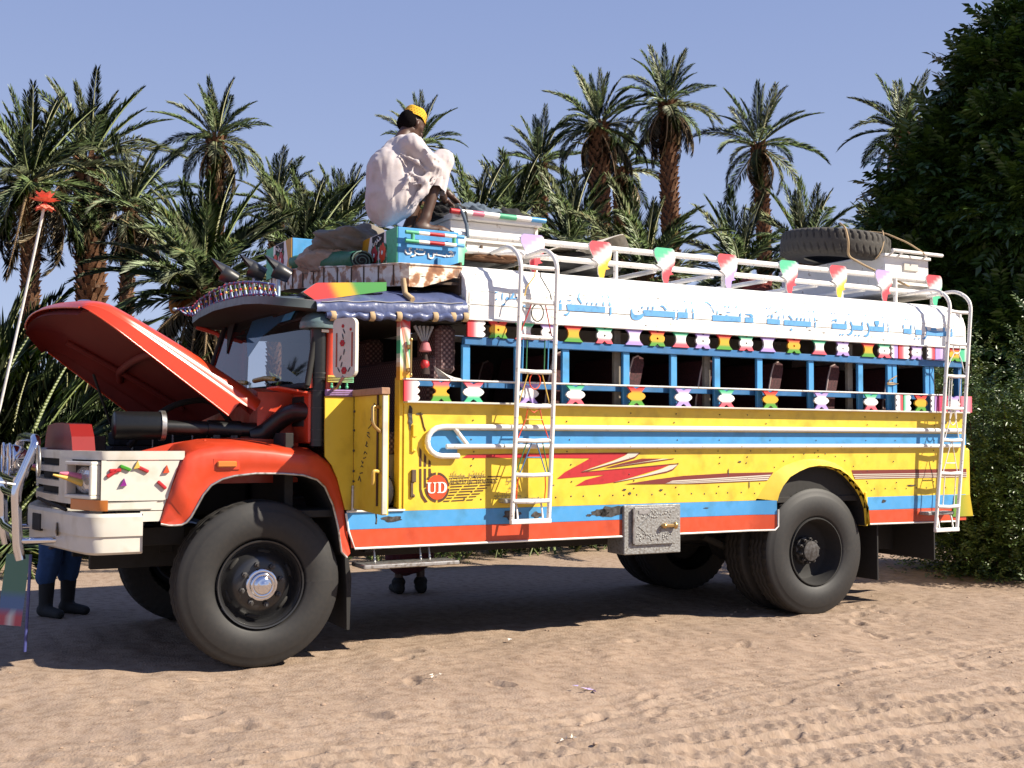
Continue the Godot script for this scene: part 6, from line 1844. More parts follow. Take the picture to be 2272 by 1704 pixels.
	var tf := func(u: float, w: float) -> Vector3:
		var i := int(round(w * (prf.size() - 1)))
		var r: float = prf[i][1]
		var z: float = prf[i][0]
		var ph := fposmod(u * 46.0 + (0.18 * sin(z * 40.0) if absf(z) > 0.03 else 0.0), 1.0)
		if absf(z) > 0.015 and absf(z) < 0.112 and ph < 0.2 and absf(absf(z) - 0.03) > 0.01:
			r -= 0.02
		return V(cos(u * TAU) * r, z, sin(u * TAU) * r)
	tb.grid(322, prf.size() - 1, tf)
	part(ty, "tread", tb, M.old_tread)
	part(ty, "inner_liner", MB.new().lathe([Vector2(-0.124, 0.292), Vector2(-0.06, 0.45), Vector2(0.06, 0.45), Vector2(0.124, 0.292)], 40, up), M.matt_black)
	for e in [[0.35, "rope holding the spare tyre's near left side to the chest", [V(7.86, 3.60, -0.62), V(7.83, 3.54, -0.52), V(7.83, 3.40, -0.48), V(7.88, 3.27, -0.54), V(8.05, 3.19, -0.50), V(8.30, 3.08, -0.42), V(8.5, 3.0, -0.36)]], [0.9, "rope running from the top of the spare tyre to the chest's rail", [V(8.25, 3.58, -0.75), V(8.40, 3.54, -0.56), V(8.55, 3.44, -0.42), V(8.68, 3.34, -0.345), V(8.69, 3.32, -0.335)]], [0.5, "thin rope crossing the lug tread of the spare tyre", [V(8.36, 3.56, -0.56), V(8.31, 3.46, -0.49), V(8.25, 3.34, -0.47), V(8.20, 3.26, -0.50)]]]:
		whole("rope", MB.new().tube(bend(e[2], 0.05), 0.011 if e[0] < 0.5 else 0.008, 6), M.strap, e[1], "rope")
	cloth_heap("red_cloth", "dark red cloth pushed behind the spare tyre", "cloth", V(8.0, 3.12, -2.0), V(0.16, 0.09, 0.14), M.red_cloth, 30, 0.4, 0.15)

func ring3(c: Vector3, a: Vector3, b: Vector3) -> Array:
	var o := []
	for k in 21:
		o.append(c + a * cos(TAU * k / 20) + b * sin(TAU * k / 20))
	return o

# ---------------------------------------------------------------- figures: a field of tapered capsules, meshed as one skin
class Field:
	var o: Vector3
	var n: Vector3i
	var c: float
	var a := PackedFloat32Array()
	func _init(lo: Vector3, hi: Vector3, cell: float):
		o = lo
		c = cell
		n = Vector3i(((hi - lo) / cell).ceil()) + Vector3i.ONE
		a.resize(n.x * n.y * n.z)
		a.fill(1.0)
	func bone(p: Vector3, q: Vector3, rp: float, rq: float, k := 0.03, sq := Vector3.ONE) -> Field:
		var pad := maxf(rp, rq) / minf(sq.x, minf(sq.y, sq.z)) + c * 2.5 + k
		var lo := Vector3i(((p.min(q) - Vector3.ONE * pad - o) / c).floor()).max(Vector3i.ZERO)
		var hi := Vector3i(((p.max(q) + Vector3.ONE * pad - o) / c).ceil()).min(n - Vector3i.ONE)
		var d := (q - p) * sq
		var l2 := maxf(d.length_squared(), 1e-9)
		for z in range(lo.z, hi.z + 1):
			for y in range(lo.y, hi.y + 1):
				var i := (z * n.y + y) * n.x + lo.x
				for x in range(lo.x, hi.x + 1):
					var w := (o + Vector3(x, y, z) * c - p) * sq
					var t := clampf(w.dot(d) / l2, 0.0, 1.0)
					var e := (w - d * t).length() - lerpf(rp, rq, t)
					var v := a[i]
					var h := maxf(k - absf(v - e), 0.0) / k
					a[i] = minf(v, e) - h * h * k * 0.25
					i += 1
		return self
	func ripple(nz: FastNoiseLite, amp: float, sc: Vector3) -> Field:
		var i := 0
		for z in n.z:
			for y in n.y:
				for x in n.x:
					if absf(a[i]) < 0.05:
						var p := (o + Vector3(x, y, z) * c) * sc
						a[i] += amp * (absf(nz.get_noise_3dv(p)) * 2.0 - 0.5)
					i += 1
		return self
	func into(b: MB) -> MB:
		b.smooth()
		var at := {}
		var pts := []
		var sy := n.x
		var sz := n.x * n.y
		var off := [0, 1, sy, sy + 1, sz, sz + 1, sz + sy, sz + sy + 1]
		var edges := [[0, 1], [2, 3], [4, 5], [6, 7], [0, 2], [1, 3], [4, 6], [5, 7], [0, 4], [1, 5], [2, 6], [3, 7]]
		for z in n.z - 1:
			for y in n.y - 1:
				for x in n.x - 1:
					var i := x + y * sy + z * sz
					var s := 0
					for k in 8:
						if a[i + off[k]] < 0:
							s += 1
					if s == 0 or s == 8:
						continue
					var sum := Vector3.ZERO
					var m := 0
					for e in edges:
						var va: float = a[i + off[e[0]]]
						var vb: float = a[i + off[e[1]]]
						if (va < 0) != (vb < 0):
							var t := va / (va - vb)
							var pa := Vector3(e[0] & 1, (e[0] >> 1) & 1, e[0] >> 2)
							var pb := Vector3(e[1] & 1, (e[1] >> 1) & 1, e[1] >> 2)
							sum += pa.lerp(pb, t)
							m += 1
					at[i] = pts.size()
					pts.append(o + (Vector3(x, y, z) + sum / m) * c)
		for i in at:
			for e in [[1, sy, sz], [sy, sz, 1], [sz, 1, sy]]:
				if (a[i] < 0) != (a[i + e[0]] < 0):
					var i1: int = i - e[1]
					var i2: int = i - e[2]
					var i3: int = i - e[1] - e[2]
					if at.has(i1) and at.has(i2) and at.has(i3):
						if a[i] < 0:
							b.quad(pts[at[i]], pts[at[i2]], pts[at[i3]], pts[at[i1]])
						else:
							b.quad(pts[at[i]], pts[at[i1]], pts[at[i3]], pts[at[i2]])
		return b

func hand(b: MB, wrist: Vector3, dir: Vector3, palm: Vector3, side: float) -> void:
	# dir: towards the fingertips, palm: normal of the palm; five separate curled fingers
	var x := dir.normalized()
	var y := (palm - x * palm.dot(x)).normalized()
	var z := x.cross(y) * side
	var f := Field.new(wrist - Vector3.ONE * 0.14, wrist + Vector3.ONE * 0.14 + x * 0.1, 0.005)
	f.bone(wrist - x * 0.03, wrist + x * 0.02, 0.026, 0.025, 0.02)
	f.bone(wrist + x * 0.03 - z * 0.02, wrist + x * 0.085 - z * 0.026, 0.016, 0.013, 0.015)
	f.bone(wrist + x * 0.03 + z * 0.018, wrist + x * 0.08 + z * 0.028, 0.016, 0.013, 0.015)
	f.bone(wrist + x * 0.03, wrist + x * 0.085, 0.018, 0.014, 0.015)
	var len := [0.068, 0.078, 0.072, 0.056]
	for k in 4:
		var base := wrist + x * (0.085 - 0.004 * absf(k - 1.3)) + z * (-0.031 + 0.0207 * k)
		var m: Vector3 = base + (x * 0.85 + y * 0.5).normalized() * len[k] * 0.5
		var t: Vector3 = m + (x * 0.35 + y * 0.95).normalized() * len[k] * 0.5
		f.bone(base, m, 0.0088, 0.008, 0.006)
		f.bone(m, t, 0.008, 0.0065, 0.006)
	var tb := wrist + x * 0.025 - z * 0.03
	f.bone(tb, tb + x * 0.035 - z * 0.028 + y * 0.01, 0.012, 0.0095, 0.008)
	f.bone(tb + x * 0.035 - z * 0.028 + y * 0.01, tb + x * 0.062 - z * 0.022 + y * 0.026, 0.0095, 0.0075, 0.006)
	f.into(b)

func head(b: MB, c: Vector3, fwd: Vector3, up: Vector3) -> Basis:
	# c is the middle of the skull; features towards fwd
	var x := fwd.normalized()
	var y := (up - x * up.dot(x)).normalized()
	var z := x.cross(y)
	var f := Field.new(c - Vector3.ONE * 0.19, c + Vector3.ONE * 0.17, 0.006)
	var P := func(px: float, py: float, pz: float) -> Vector3:
		return c + x * px + y * py + z * pz
	f.bone(P.call(-0.025, 0.03, 0), P.call(0.02, 0.03, 0), 0.082, 0.078, 0.03)
	f.bone(P.call(0.02, -0.02, 0), P.call(0.045, -0.075, 0), 0.062, 0.038, 0.03)
	f.bone(P.call(0.055, -0.098, 0.012), P.call(0.055, -0.098, -0.012), 0.019, 0.019, 0.02)
	f.bone(P.call(-0.02, -0.05, 0.045), P.call(0.045, -0.088, 0.022), 0.024, 0.018, 0.02)
	f.bone(P.call(-0.02, -0.05, -0.045), P.call(0.045, -0.088, -0.022), 0.024, 0.018, 0.02)
	f.bone(P.call(0.083, 0.008, 0), P.call(0.104, -0.032, 0), 0.010, 0.015, 0.012)
	f.bone(P.call(0.092, -0.036, 0.013), P.call(0.092, -0.036, -0.013), 0.010, 0.010, 0.008)
	f.bone(P.call(0.078, 0.026, 0.036), P.call(0.088, 0.022, 0.012), 0.010, 0.010, 0.012)
	f.bone(P.call(0.078, 0.026, -0.036), P.call(0.088, 0.022, -0.012), 0.010, 0.010, 0.012)
	f.bone(P.call(0.066, -0.018, 0.042), P.call(0.05, -0.01, 0.056), 0.016, 0.014, 0.02)
	f.bone(P.call(0.066, -0.018, -0.042), P.call(0.05, -0.01, -0.056), 0.016, 0.014, 0.02)
	f.bone(P.call(0.088, -0.060, 0.020), P.call(0.088, -0.060, -0.020), 0.0085, 0.0085, 0.006)
	f.bone(P.call(0.084, -0.074, 0.017), P.call(0.084, -0.074, -0.017), 0.0095, 0.0095, 0.005)
	for s in [-1, 1]:
		f.bone(P.call(-0.008, 0.012, 0.079 * s), P.call(-0.014, -0.008, 0.086 * s), 0.016, 0.014, 0.008)
		f.bone(P.call(-0.008, -0.01, 0.080 * s), P.call(-0.002, -0.03, 0.078 * s), 0.012, 0.009, 0.008)
	f.bone(P.call(-0.03, -0.05, 0), P.call(-0.075, -0.17, 0), 0.055, 0.062, 0.03)
	f.into(b)
	return Basis(x, y, z)

func man() -> void:
	var m := thing("person", "man in white gown and yellow cap squatting on the roof box", "person", V(3.38, 3.075, -0.62))
	var o := -V(3.38, 3.075, -0.62)
	var zc := -0.62
	# skin
	var f := Field.new(V(3.0, 3.04, -1.0), V(3.95, 4.0, -0.25), 0.014)
	f.bone(V(3.21, 3.34, zc), V(3.29, 3.65, zc), 0.115, 0.115, 0.05)
	f.bone(V(3.315, 3.76, zc - 0.14), V(3.315, 3.76, zc + 0.14), 0.055, 0.055, 0.05)
	f.bone(V(3.325, 3.75, zc), V(3.36, 3.86, zc), 0.068, 0.052, 0.03)
	var dx := -0.0
	for s in [-1, 1]:
		var zz: float = zc + 0.15 * s
		f.bone(V(3.22, 3.32, zc + 0.09 * s), V(3.58, 3.66, zz), 0.08, 0.06, 0.04)
		f.bone(V(3.58, 3.66, zz), V(3.44, 3.20, zz + 0.01 * s), 0.058, 0.038, 0.03)
		f.bone(V(3.44, 3.20, zz + 0.01 * s), V(3.40, 3.125, zz + 0.01 * s), 0.040, 0.042, 0.02)
		f.bone(V(3.38, 3.115, zz + 0.01 * s), V(3.56, 3.105, zz + 0.035 * s), 0.038, 0.036, 0.02)
		f.bone(V(3.56, 3.105, zz + 0.035 * s), V(3.645, 3.095, zz + 0.04 * s), 0.036, 0.022, 0.02)
		f.bone(V(3.335, 3.745, zc + 0.175 * s), V(3.48, 3.57, zc + (0.22 if s > 0 else -0.2)), 0.048, 0.04, 0.03)
	f.bone(V(3.48, 3.57, zc + 0.22), V(3.66, 3.40, zc + 0.02), 0.04, 0.026, 0.02)
	f.bone(V(3.48, 3.57, zc - 0.2), V(3.74, 3.45, zc - 0.06), 0.04, 0.026, 0.02)
	var b := f.into(MB.new())
	hand(b, V(3.67, 3.39, zc + 0.01), V(0.75, -0.55, -0.2), V(-0.5, -0.8, 0), 1.0)
	hand(b, V(3.75, 3.445, zc - 0.06), V(0.7, -0.65, 0.1), V(-0.6, -0.7, 0), -1.0)
	var hc := V(3.39, 3.945, zc - 0.01)
	var bs := head(b, hc, V(0.93, -0.22, -0.28), Vector3.UP)
	part(m, "body", b, M.skin).position = o
	for s in [-1, 1]:
		part(m, "eye", MB.new().ball(hc + bs * V(0.082, 0.006, 0.031 * s), V(0.009, 0.008, 0.011), 8), M.eye).position = o
	# hair: cropped, over the back and sides of the skull
	var hf := Field.new(hc - Vector3.ONE * 0.16, hc + Vector3.ONE * 0.16, 0.007)
	hf.bone(hc + bs * V(-0.04, 0.036, 0), hc + bs * V(-0.015, 0.04, 0), 0.077, 0.080, 0.02)
	hf.bone(hc + bs * V(-0.055, 0.0, 0.03), hc + bs * V(-0.055, 0.0, -0.03), 0.056, 0.056, 0.03)
	hf.ripple(noise(0.9, 3, 2), 0.003, Vector3.ONE * 60)
	part(m, "hair", hf.into(MB.new()), M.hair).position = o
	# embroidered cap tipped forward
	var cb := MB.new()
	var cx := Transform3D(bs * Basis(V(0, 0, 1), -0.20), hc + bs * V(0.006, 0.056, 0))
	cb.smooth()
	var ca := func(u: float, w: float) -> Vector3:
		var a := u * TAU
		var r := 0.089
		var y := 0.0
		if w < 0.62:
			r = 0.091 - 0.010 * (w / 0.62)
			y = 0.078 * (w / 0.62)
		else:
			var t := (w - 0.62) / 0.38
			r = 0.081 * (1.0 - t)
			y = 0.078 + 0.014 * sin(t * PI / 2)
		y += 0.003 * sin(a * 5)
		return cx * V(cos(a) * r * 1.08, y, sin(a) * r)
	cb.grid(36, 14, ca)
	part(m, "cap", cb, M.cap_cloth).position = o
	var dots := MB.new()
	for k in 26:
		for j in 3:
			var a := TAU * (k + 0.5 * j) / 26
			dots.ball(cx * V(cos(a) * (0.0925 - 0.004 * j) * 1.08, 0.012 + 0.02 * j, sin(a) * (0.0925 - 0.004 * j)), V(0.0035, 0.0035, 0.0035), 5)
	part(m, "cap_embroidery", dots, M.print_rust).position = o
	# white gown
	var g := Field.new(V(2.93, 3.10, -1.08), V(3.80, 3.95, -0.2), 0.0125)
	g.bone(V(3.20, 3.36, zc), V(3.215, 3.56, zc), 0.185, 0.175, 0.06)
	g.bone(V(3.215, 3.56, zc), V(3.285, 3.72, zc), 0.17, 0.125, 0.06)
	g.bone(V(3.18, 3.27, zc + 0.05), V(3.27, 3.30, zc + 0.10), 0.122, 0.105, 0.06)
	g.bone(V(3.18, 3.27, zc - 0.05), V(3.27, 3.30, zc - 0.10), 0.122, 0.105, 0.06)
	g.bone(V(3.315, 3.765, zc - 0.15), V(3.315, 3.765, zc + 0.15), 0.072, 0.072, 0.06)
	g.bone(V(3.325, 3.80, zc), V(3.345, 3.835, zc), 0.07, 0.062, 0.03)
	for s in [-1, 1]:
		var zz: float = zc + 0.15 * s
		g.bone(V(3.25, 3.42, zc + 0.09 * s), V(3.585, 3.665, zz), 0.12, 0.078, 0.05)
		g.bone(V(3.25, 3.32, zc + 0.10 * s), V(3.43, 3.48, zz), 0.10, 0.07, 0.05)
		g.bone(V(3.585, 3.66, zz), V(3.545, 3.53, zz), 0.078, 0.084, 0.04)
		g.bone(V(3.335, 3.745, zc + 0.175 * s), V(3.47, 3.58, zc + 0.22 * s), 0.070, 0.072, 0.04)
		# creases pulled from the hip to the knee and the hem
		var zf: float = zc + 0.245 * s
		for e in [[3.25, 3.52, 0.0, 3.36, 3.47, 0.02, 3.46, 3.56, 0.015], [3.28, 3.42, 0.0, 3.38, 3.45, 0.022, 3.50, 3.56, 0.012], [3.26, 3.24, -0.02, 3.34, 3.36, 0.008, 3.43, 3.50, 0.012], [3.30, 3.25, -0.03, 3.37, 3.36, 0.0, 3.47, 3.50, 0.008], [3.34, 3.28, -0.04, 3.41, 3.38, -0.01, 3.50, 3.50, 0.0], [3.22, 3.66, -0.06, 3.33, 3.60, 0.0, 3.42, 3.52, 0.02], [3.20, 3.36, -0.01, 3.26, 3.46, 0.0, 3.30, 3.56, -0.01], [3.38, 3.70, 0.03, 3.43, 3.64, 0.045, 3.49, 3.62, 0.045], [3.37, 3.66, 0.04, 3.44, 3.58, 0.05, 3.50, 3.57, 0.04]]:
			var p0: Vector3 = V(e[0], e[1], zf + e[2] * s)
			var p1: Vector3 = V(e[3], e[4], zf + e[5] * s)
			var p2: Vector3 = V(e[6], e[7], zf + e[8] * s)
			g.bone(p0, p1, 0.006, 0.013, 0.022)
			g.bone(p1, p2, 0.013, 0.006, 0.022)
	g.ripple(noise(0.5, 8, 2), 0.005, V(9, 3.5, 9))
	g.ripple(noise(0.5, 18, 2), 0.007, V(26, 5, 18))
	part(m, "gown", g.into(MB.new()), M.gown).position = o
	for s in [-1, 1]:
		var zz: float = zc + 0.15 * s
		var lg := MB.new()
		var lf := func(u: float, w: float) -> Vector3:
			var a := u * TAU
			var c := V(3.585, 3.65, zz).lerp(V(3.515, 3.43, zz), w)
			var r := lerpf(0.074, 0.094, w) * (1.0 + 0.07 * sin(a * 7.0 + w * 2.0) * w + 0.03 * sin(a * 13.0))
			return c + V(cos(a) * r * 0.9, -cos(a) * r * 0.35 + 0.006 * sin(a * 5.0) * w, sin(a) * r)
		lg.grid(60, 10, lf)
		part(m, "trouser_leg", lg, M.gown).position = o
		part(m, "sandal", MB.new().box(V(3.50, 3.078, zz + 0.025 * s) + o, V(0.29, 0.018, 0.095), 0.008, Basis(Vector3.UP, -0.12 * s)), M.leather)
		part(m, "sandal_strap", MB.new().tube([V(3.53, 3.09, zz + 0.025 * s - 0.05) + o, V(3.54, 3.14, zz + 0.025 * s) + o, V(3.53, 3.09, zz + 0.025 * s + 0.055) + o], 0.014, 6), M.leather)

func bystander(label: String, at: Vector3, face: float, bent: float, cols: Array, robe: bool) -> void:
	var p := thing("person", label, "person", at)
	p.rotation.y = face
	# local: facing +x, feet at the origin; bent tips the trunk forward from the hips
	var hip := V(0, 0.92, 0)
	var tr := Basis(V(0, 0, 1), -bent)
	var T := func(x: float, y: float, z: float) -> Vector3:
		return hip + tr * V(x, y, z)
	var f := Field.new(V(-0.5, -0.02, -0.5), V(1.0, 1.85, 0.5), 0.02)
	f.bone(T.call(0, 0.02, 0), T.call(0.02, 0.28, 0), 0.12, 0.11, 0.05)
	f.bone(T.call(0.02, 0.28, 0), T.call(0.0, 0.45, 0), 0.12, 0.11, 0.05)
	f.bone(T.call(0, 0.52, -0.15), T.call(0, 0.52, 0.15), 0.06, 0.06, 0.05)
	f.bone(T.call(0, 0.52, 0), T.call(0.02, 0.66, 0), 0.06, 0.05, 0.03)
	for s in [-1, 1]:
		f.bone(hip + V(0, 0, 0.09 * s), V(0.03, 0.5, 0.10 * s), 0.09, 0.06, 0.04)
		f.bone(V(0.03, 0.5, 0.10 * s), V(-0.01, 0.08, 0.11 * s), 0.058, 0.038, 0.03)
		f.bone(V(-0.03, 0.045, 0.11 * s), V(0.17, 0.03, 0.13 * s), 0.045, 0.03, 0.02)
		f.bone(T.call(0, 0.52, 0.18 * s), T.call(0.05, 0.24, 0.24 * s), 0.05, 0.04, 0.03)
		f.bone(T.call(0.05, 0.24, 0.24 * s), T.call(0.24, 0.12, 0.18 * s), 0.038, 0.026, 0.02)
	var b := f.into(MB.new())
	hand(b, T.call(0.26, 0.11, 0.18), tr * V(0.9, -0.3, 0), tr * V(0, -1, 0), 1.0)
	hand(b, T.call(0.26, 0.11, -0.18), tr * V(0.9, -0.3, 0), tr * V(0, -1, 0), -1.0)
	var hc: Vector3 = T.call(0.045, 0.77, 0)
	var bs := head(b, hc, tr * V(1, -0.1 + bent * 0.3, 0), tr * V(0, 1, 0))
	part(p, "body", b, M.skin)
	var hf := Field.new(hc - Vector3.ONE * 0.16, hc + Vector3.ONE * 0.16, 0.01)
	hf.bone(hc + bs * V(-0.03, 0.05, 0), hc + bs * V(0.0, 0.055, 0), 0.084, 0.082, 0.02)
	hf.bone(hc + bs * V(-0.055, 0.0, 0.02), hc + bs * V(-0.055, 0.0, -0.02), 0.056, 0.056, 0.03)
	part(p, "hair", hf.into(MB.new()), M.hair)
	var g := Field.new(V(-0.5, 0.0, -0.5), V(0.9, 1.6, 0.5), 0.02)
	g.bone(T.call(0, -0.02, 0), T.call(0.02, 0.28, 0), 0.15, 0.14, 0.05)
	g.bone(T.call(0.02, 0.28, 0), T.call(0.0, 0.45, 0), 0.14, 0.13, 0.05)
	g.bone(T.call(0, 0.51, -0.15), T.call(0, 0.51, 0.15), 0.075, 0.075, 0.05)
	for s in [-1, 1]:
		g.bone(T.call(0, 0.52, 0.18 * s), T.call(0.05, 0.26, 0.24 * s), 0.068, 0.06, 0.03)
	if robe:
		g.bone(hip, V(0, 0.40, 0), 0.16, 0.19, 0.05)
		g.bone(V(0, 0.40, 0.05), V(0, 0.36, -0.05), 0.19, 0.19, 0.05)
	g.ripple(noise(0.5, 4, 2), 0.012, V(14, 5, 14))
	part(p, "robe" if robe else "shirt", g.into(MB.new()), cols[0])
	if not robe:
		var t := Field.new(V(-0.4, 0.1, -0.4), V(0.4, 1.1, 0.4), 0.02)
		for s in [-1, 1]:
			t.bone(hip + V(0, 0, 0.085 * s), V(0.03, 0.5, 0.10 * s), 0.12, 0.09, 0.04)
			t.bone(V(0.03, 0.5, 0.10 * s), V(-0.01, 0.33, 0.11 * s), 0.09, 0.085, 0.02)
		t.ripple(noise(0.5, 6, 2), 0.012, V(14, 5, 14))
		part(p, "trousers", t.into(MB.new()), cols[1])
	for s in [-1, 1]:
		var bt := Field.new(V(-0.2, -0.02, -0.3), V(0.35, 0.45, 0.3), 0.016)
		bt.bone(V(0.0, 0.36 if not robe else 0.1, 0.11 * s), V(-0.01, 0.08, 0.11 * s), 0.07, 0.055, 0.02)
		bt.bone(V(-0.04, 0.05, 0.11 * s), V(0.19, 0.035, 0.13 * s), 0.055, 0.04, 0.02)
		part(p, "boot" if not robe else "shoe", bt.into(MB.new()), M.matt_black)

# ---------------------------------------------------------------- plants
var fronds := []
var dry_fronds := []

func frond(droop: float, stiff: float, seed_: int, dry: bool) -> ArrayMesh:
	var rr := RandomNumberGenerator.new()
	rr.seed = seed_
	var vs := PackedVector3Array()
	var ns := PackedVector3Array()
	var cs := PackedColorArray()
	var n := 56
	var pts := []
	var tan := []
	var p := Vector3.ZERO
	for i in n + 1:
		var s := float(i) / n
		var th := -droop * pow(s, 1.6)
		var t := V(cos(th), sin(th), 0.06 * sin(s * 3.0 + seed_))
		pts.append(p)
		tan.append(t.normalized())
		p += t.normalized() / n
	var green := Color(0.22, 0.265, 0.13) if not dry else Color(0.40, 0.29, 0.17)
	var stem := Color(0.20, 0.20, 0.09) if not dry else Color(0.36, 0.24, 0.13)
	for i in n:   # midrib
		var w0 := lerpf(0.017, 0.003, float(i) / n)
		var w1 := lerpf(0.017, 0.003, float(i + 1) / n)
		var q := [pts[i] + V(0, w0 * 0.5, w0), pts[i] + V(0, w0 * 0.5, -w0), pts[i] - V(0, w0, 0), pts[i + 1] + V(0, w1 * 0.5, w1), pts[i + 1] + V(0, w1 * 0.5, -w1), pts[i + 1] - V(0, w1, 0)]
		for k in 3:
			var k2 := (k + 1) % 3
			for e in [q[k], q[k2], q[k2 + 3], q[k], q[k2 + 3], q[k + 3]]:
				vs.append(e)
				ns.append((e - pts[i]).normalized())
				cs.append(stem)
	for i in range(4, n + 1):
		var s := float(i) / n
		for sd in [-1.0, 1.0]:
			for rep in 2:
				var L := 0.20 * (0.35 + 0.65 * sin(PI * clampf(s * 0.86 + 0.1, 0, 1))) * rr.randf_range(0.8, 1.1)
				if dry and rr.randf() < 0.25:
					continue
				var t: Vector3 = tan[i]
				var up := V(-t.y, t.x, 0).normalized()
				var sw := lerpf(0.95, 0.42, s) + rr.randf_range(-0.15, 0.15)
				var el := stiff + rr.randf_range(-0.28, 0.28) - (0.5 if dry else 0.0)
				var d := (t * cos(sw) + V(0, 0, sd) * sin(sw) * cos(el) + up * sin(sw) * sin(el)).normalized()
				var base: Vector3 = pts[i] - t * (0.5 * rep / n)
				var mid := base + d * L * 0.5 - V(0, L * 0.02, 0)
				var tip := base + d * L - V(0, L * (0.14 if not dry else 0.4), 0)
				var w := (d.cross(up)).normalized() * 0.0052 + up * rr.randf_range(-0.003, 0.003)
				var c := green * rr.randf_range(0.75, 1.3)
				c = c.lerp(Color(0.36, 0.37, 0.26), rr.randf() * 0.4)
				if rr.randf() < 0.04:
					c = Color(0.32, 0.24, 0.11)
				var nn := w.cross(d).normalized()
				for e in [base, mid + w, tip, base, tip, mid - w]:
					vs.append(e)
					ns.append(nn)
					cs.append(c)
	var a := []
	a.resize(Mesh.ARRAY_MAX)
	a[Mesh.ARRAY_VERTEX] = vs
	a[Mesh.ARRAY_NORMAL] = ns
	a[Mesh.ARRAY_COLOR] = cs
	var m := ArrayMesh.new()
	m.add_surface_from_arrays(Mesh.PRIMITIVE_TRIANGLES, a)
	return m

func palm(label: String, top: Vector3, base: Vector3, girth: float, len: float, count: int, opt := {}) -> void:
	var rr := RandomNumberGenerator.new()
	rr.seed = hash(label)
	var t := thing("date_palm", label, "palm tree", base, "date palms behind the bus")
	var rel := top - base
	var h := rel.y
	girth *= 0.78
	var side: Vector3 = opt.get("bow", Vector3.ZERO)
	var mid := func(s: float) -> Vector3:
		return rel * s + side * sin(s * PI)
	if h > 0.6:
		var b := MB.new()
		var nz := noise(0.8, rr.randi() % 1000, 3)
		var seg := maxi(8, int(h * 5))
		var tf := func(u: float, w: float) -> Vector3:
			var a := w * TAU
			var c: Vector3 = mid.call(u)
			var r := girth * 0.5 * lerpf(1.12, 0.92, u) * (1.0 + 0.10 * nz.get_noise_3d(cos(a) * 2, u * h * 5.0, sin(a) * 2))
			return c + V(cos(a) * r, 0, sin(a) * r)
		b.grid(seg, 12, tf)
		part(t, "trunk", b, M.trunk)
		# old leaf bases in a spiral
		var lb := MB.new()
		lb.flat()
		var from := maxf(0.0, h - 7.0)
		var rows := int((h - from) / 0.11)
		for k in rows * 7:
			var y := from + (h - from) * k / (rows * 7.0)
			var a := k * 2.399
			var r := girth * 0.5 * rr.randf_range(0.98, 1.08)
			var c: Vector3 = mid.call(y / h)
			var d := V(cos(a), 0, sin(a))
			var q := V(-sin(a), 0, cos(a)) * girth * 0.13
			var tip := c + d * (r + girth * rr.randf_range(0.10, 0.24)) + V(0, girth * rr.randf_range(0.28, 0.5), 0)
			var p0 := c + d * r * 0.92 - q
			var p1 := c + d * r * 0.92 + q
			var tq := q * 0.6
			lb.quad(p0, p1, tip + tq, tip - tq)
			lb.quad(c + d * r * 0.7 + V(0, girth * 0.3, 0) - tq, tip - tq, tip + tq, c + d * r * 0.7 + V(0, girth * 0.3, 0) + tq)
			lb.tri(p0, tip - tq, c + d * r * 0.7 + V(0, girth * 0.3, 0))
			lb.tri(p1, tip + tq, c + d * r * 0.7 + V(0, girth * 0.3, 0))
		part(t, "leaf_bases", lb, M.leaf_base).set_meta("kind", "stuff")
	var lo: float = opt.get("lo", -30.0)
	var hi: float = opt.get("hi", 84.0)
	count = int(count * float(opt.get("full", 0.68)))
	for k in count:
		var s := (k + 0.5) / count
		var az := k * 2.39996 + rr.randf_range(-0.25, 0.25)
		var el := deg_to_rad(lerpf(hi, lo, pow(s, 1.15)) + rr.randf_range(-7, 7))
		var L := 0.80 * len * rr.randf_range(0.78, 1.1) * lerpf(0.82, 1.0, sin(s * PI * 0.7))
		var v := int(clampf(s * 4.0 + rr.randf_range(-0.5, 0.5), 0, 3)) + 4 * (k % 2)
		frond_at(t, rel + V(cos(az), 0, sin(az)) * girth * 0.25 + V(0, girth * lerpf(0.6, -0.4, s), 0), az, el, L, fronds[v], M.frond if (k % 3) else M.frond_pale, rr)
	for k in opt.get("dry", 5):
		var az := rr.randf() * TAU
		var el := deg_to_rad(rr.randf_range(-75, -28))
		frond_at(t, rel + V(cos(az), 0, sin(az)) * girth * 0.4 - V(0, girth * 0.6, 0), az, el, len * rr.randf_range(0.55, 0.85), dry_fronds[k % 3], M.frond_dry, rr)
	if opt.get("fruit", false):
		for k in 3:
			var az := rr.randf() * TAU
			var d := V(cos(az), 0, sin(az))
			part(t, "fruit_stalk", MB.new().tube([rel, rel + d * 0.4 + V(0, 0.3, 0), rel + d * 0.7 - V(0, 0.1, 0)], 0.03, 6).ball(rel + d * 0.72 - V(0, 0.25, 0), V(0.12, 0.2, 0.12), 8), M.fruit)

func frond_at(t: Node3D, at: Vector3, az: float, el: float, L: float, mesh: ArrayMesh, m: Material, rr: RandomNumberGenerator) -> void:
	var o := part(t, "frond", mesh, m)
	var x := V(cos(az) * cos(el), sin(el), sin(az) * cos(el))
	var z := V(-sin(az), 0, cos(az))
	var y := z.cross(x).normalized()
	var bs := Basis(x, y, z).rotated(x, rr.randf_range(-0.5, 0.5))
	o.transform = Transform3D(bs.scaled_local(V(L, L, L)), at)

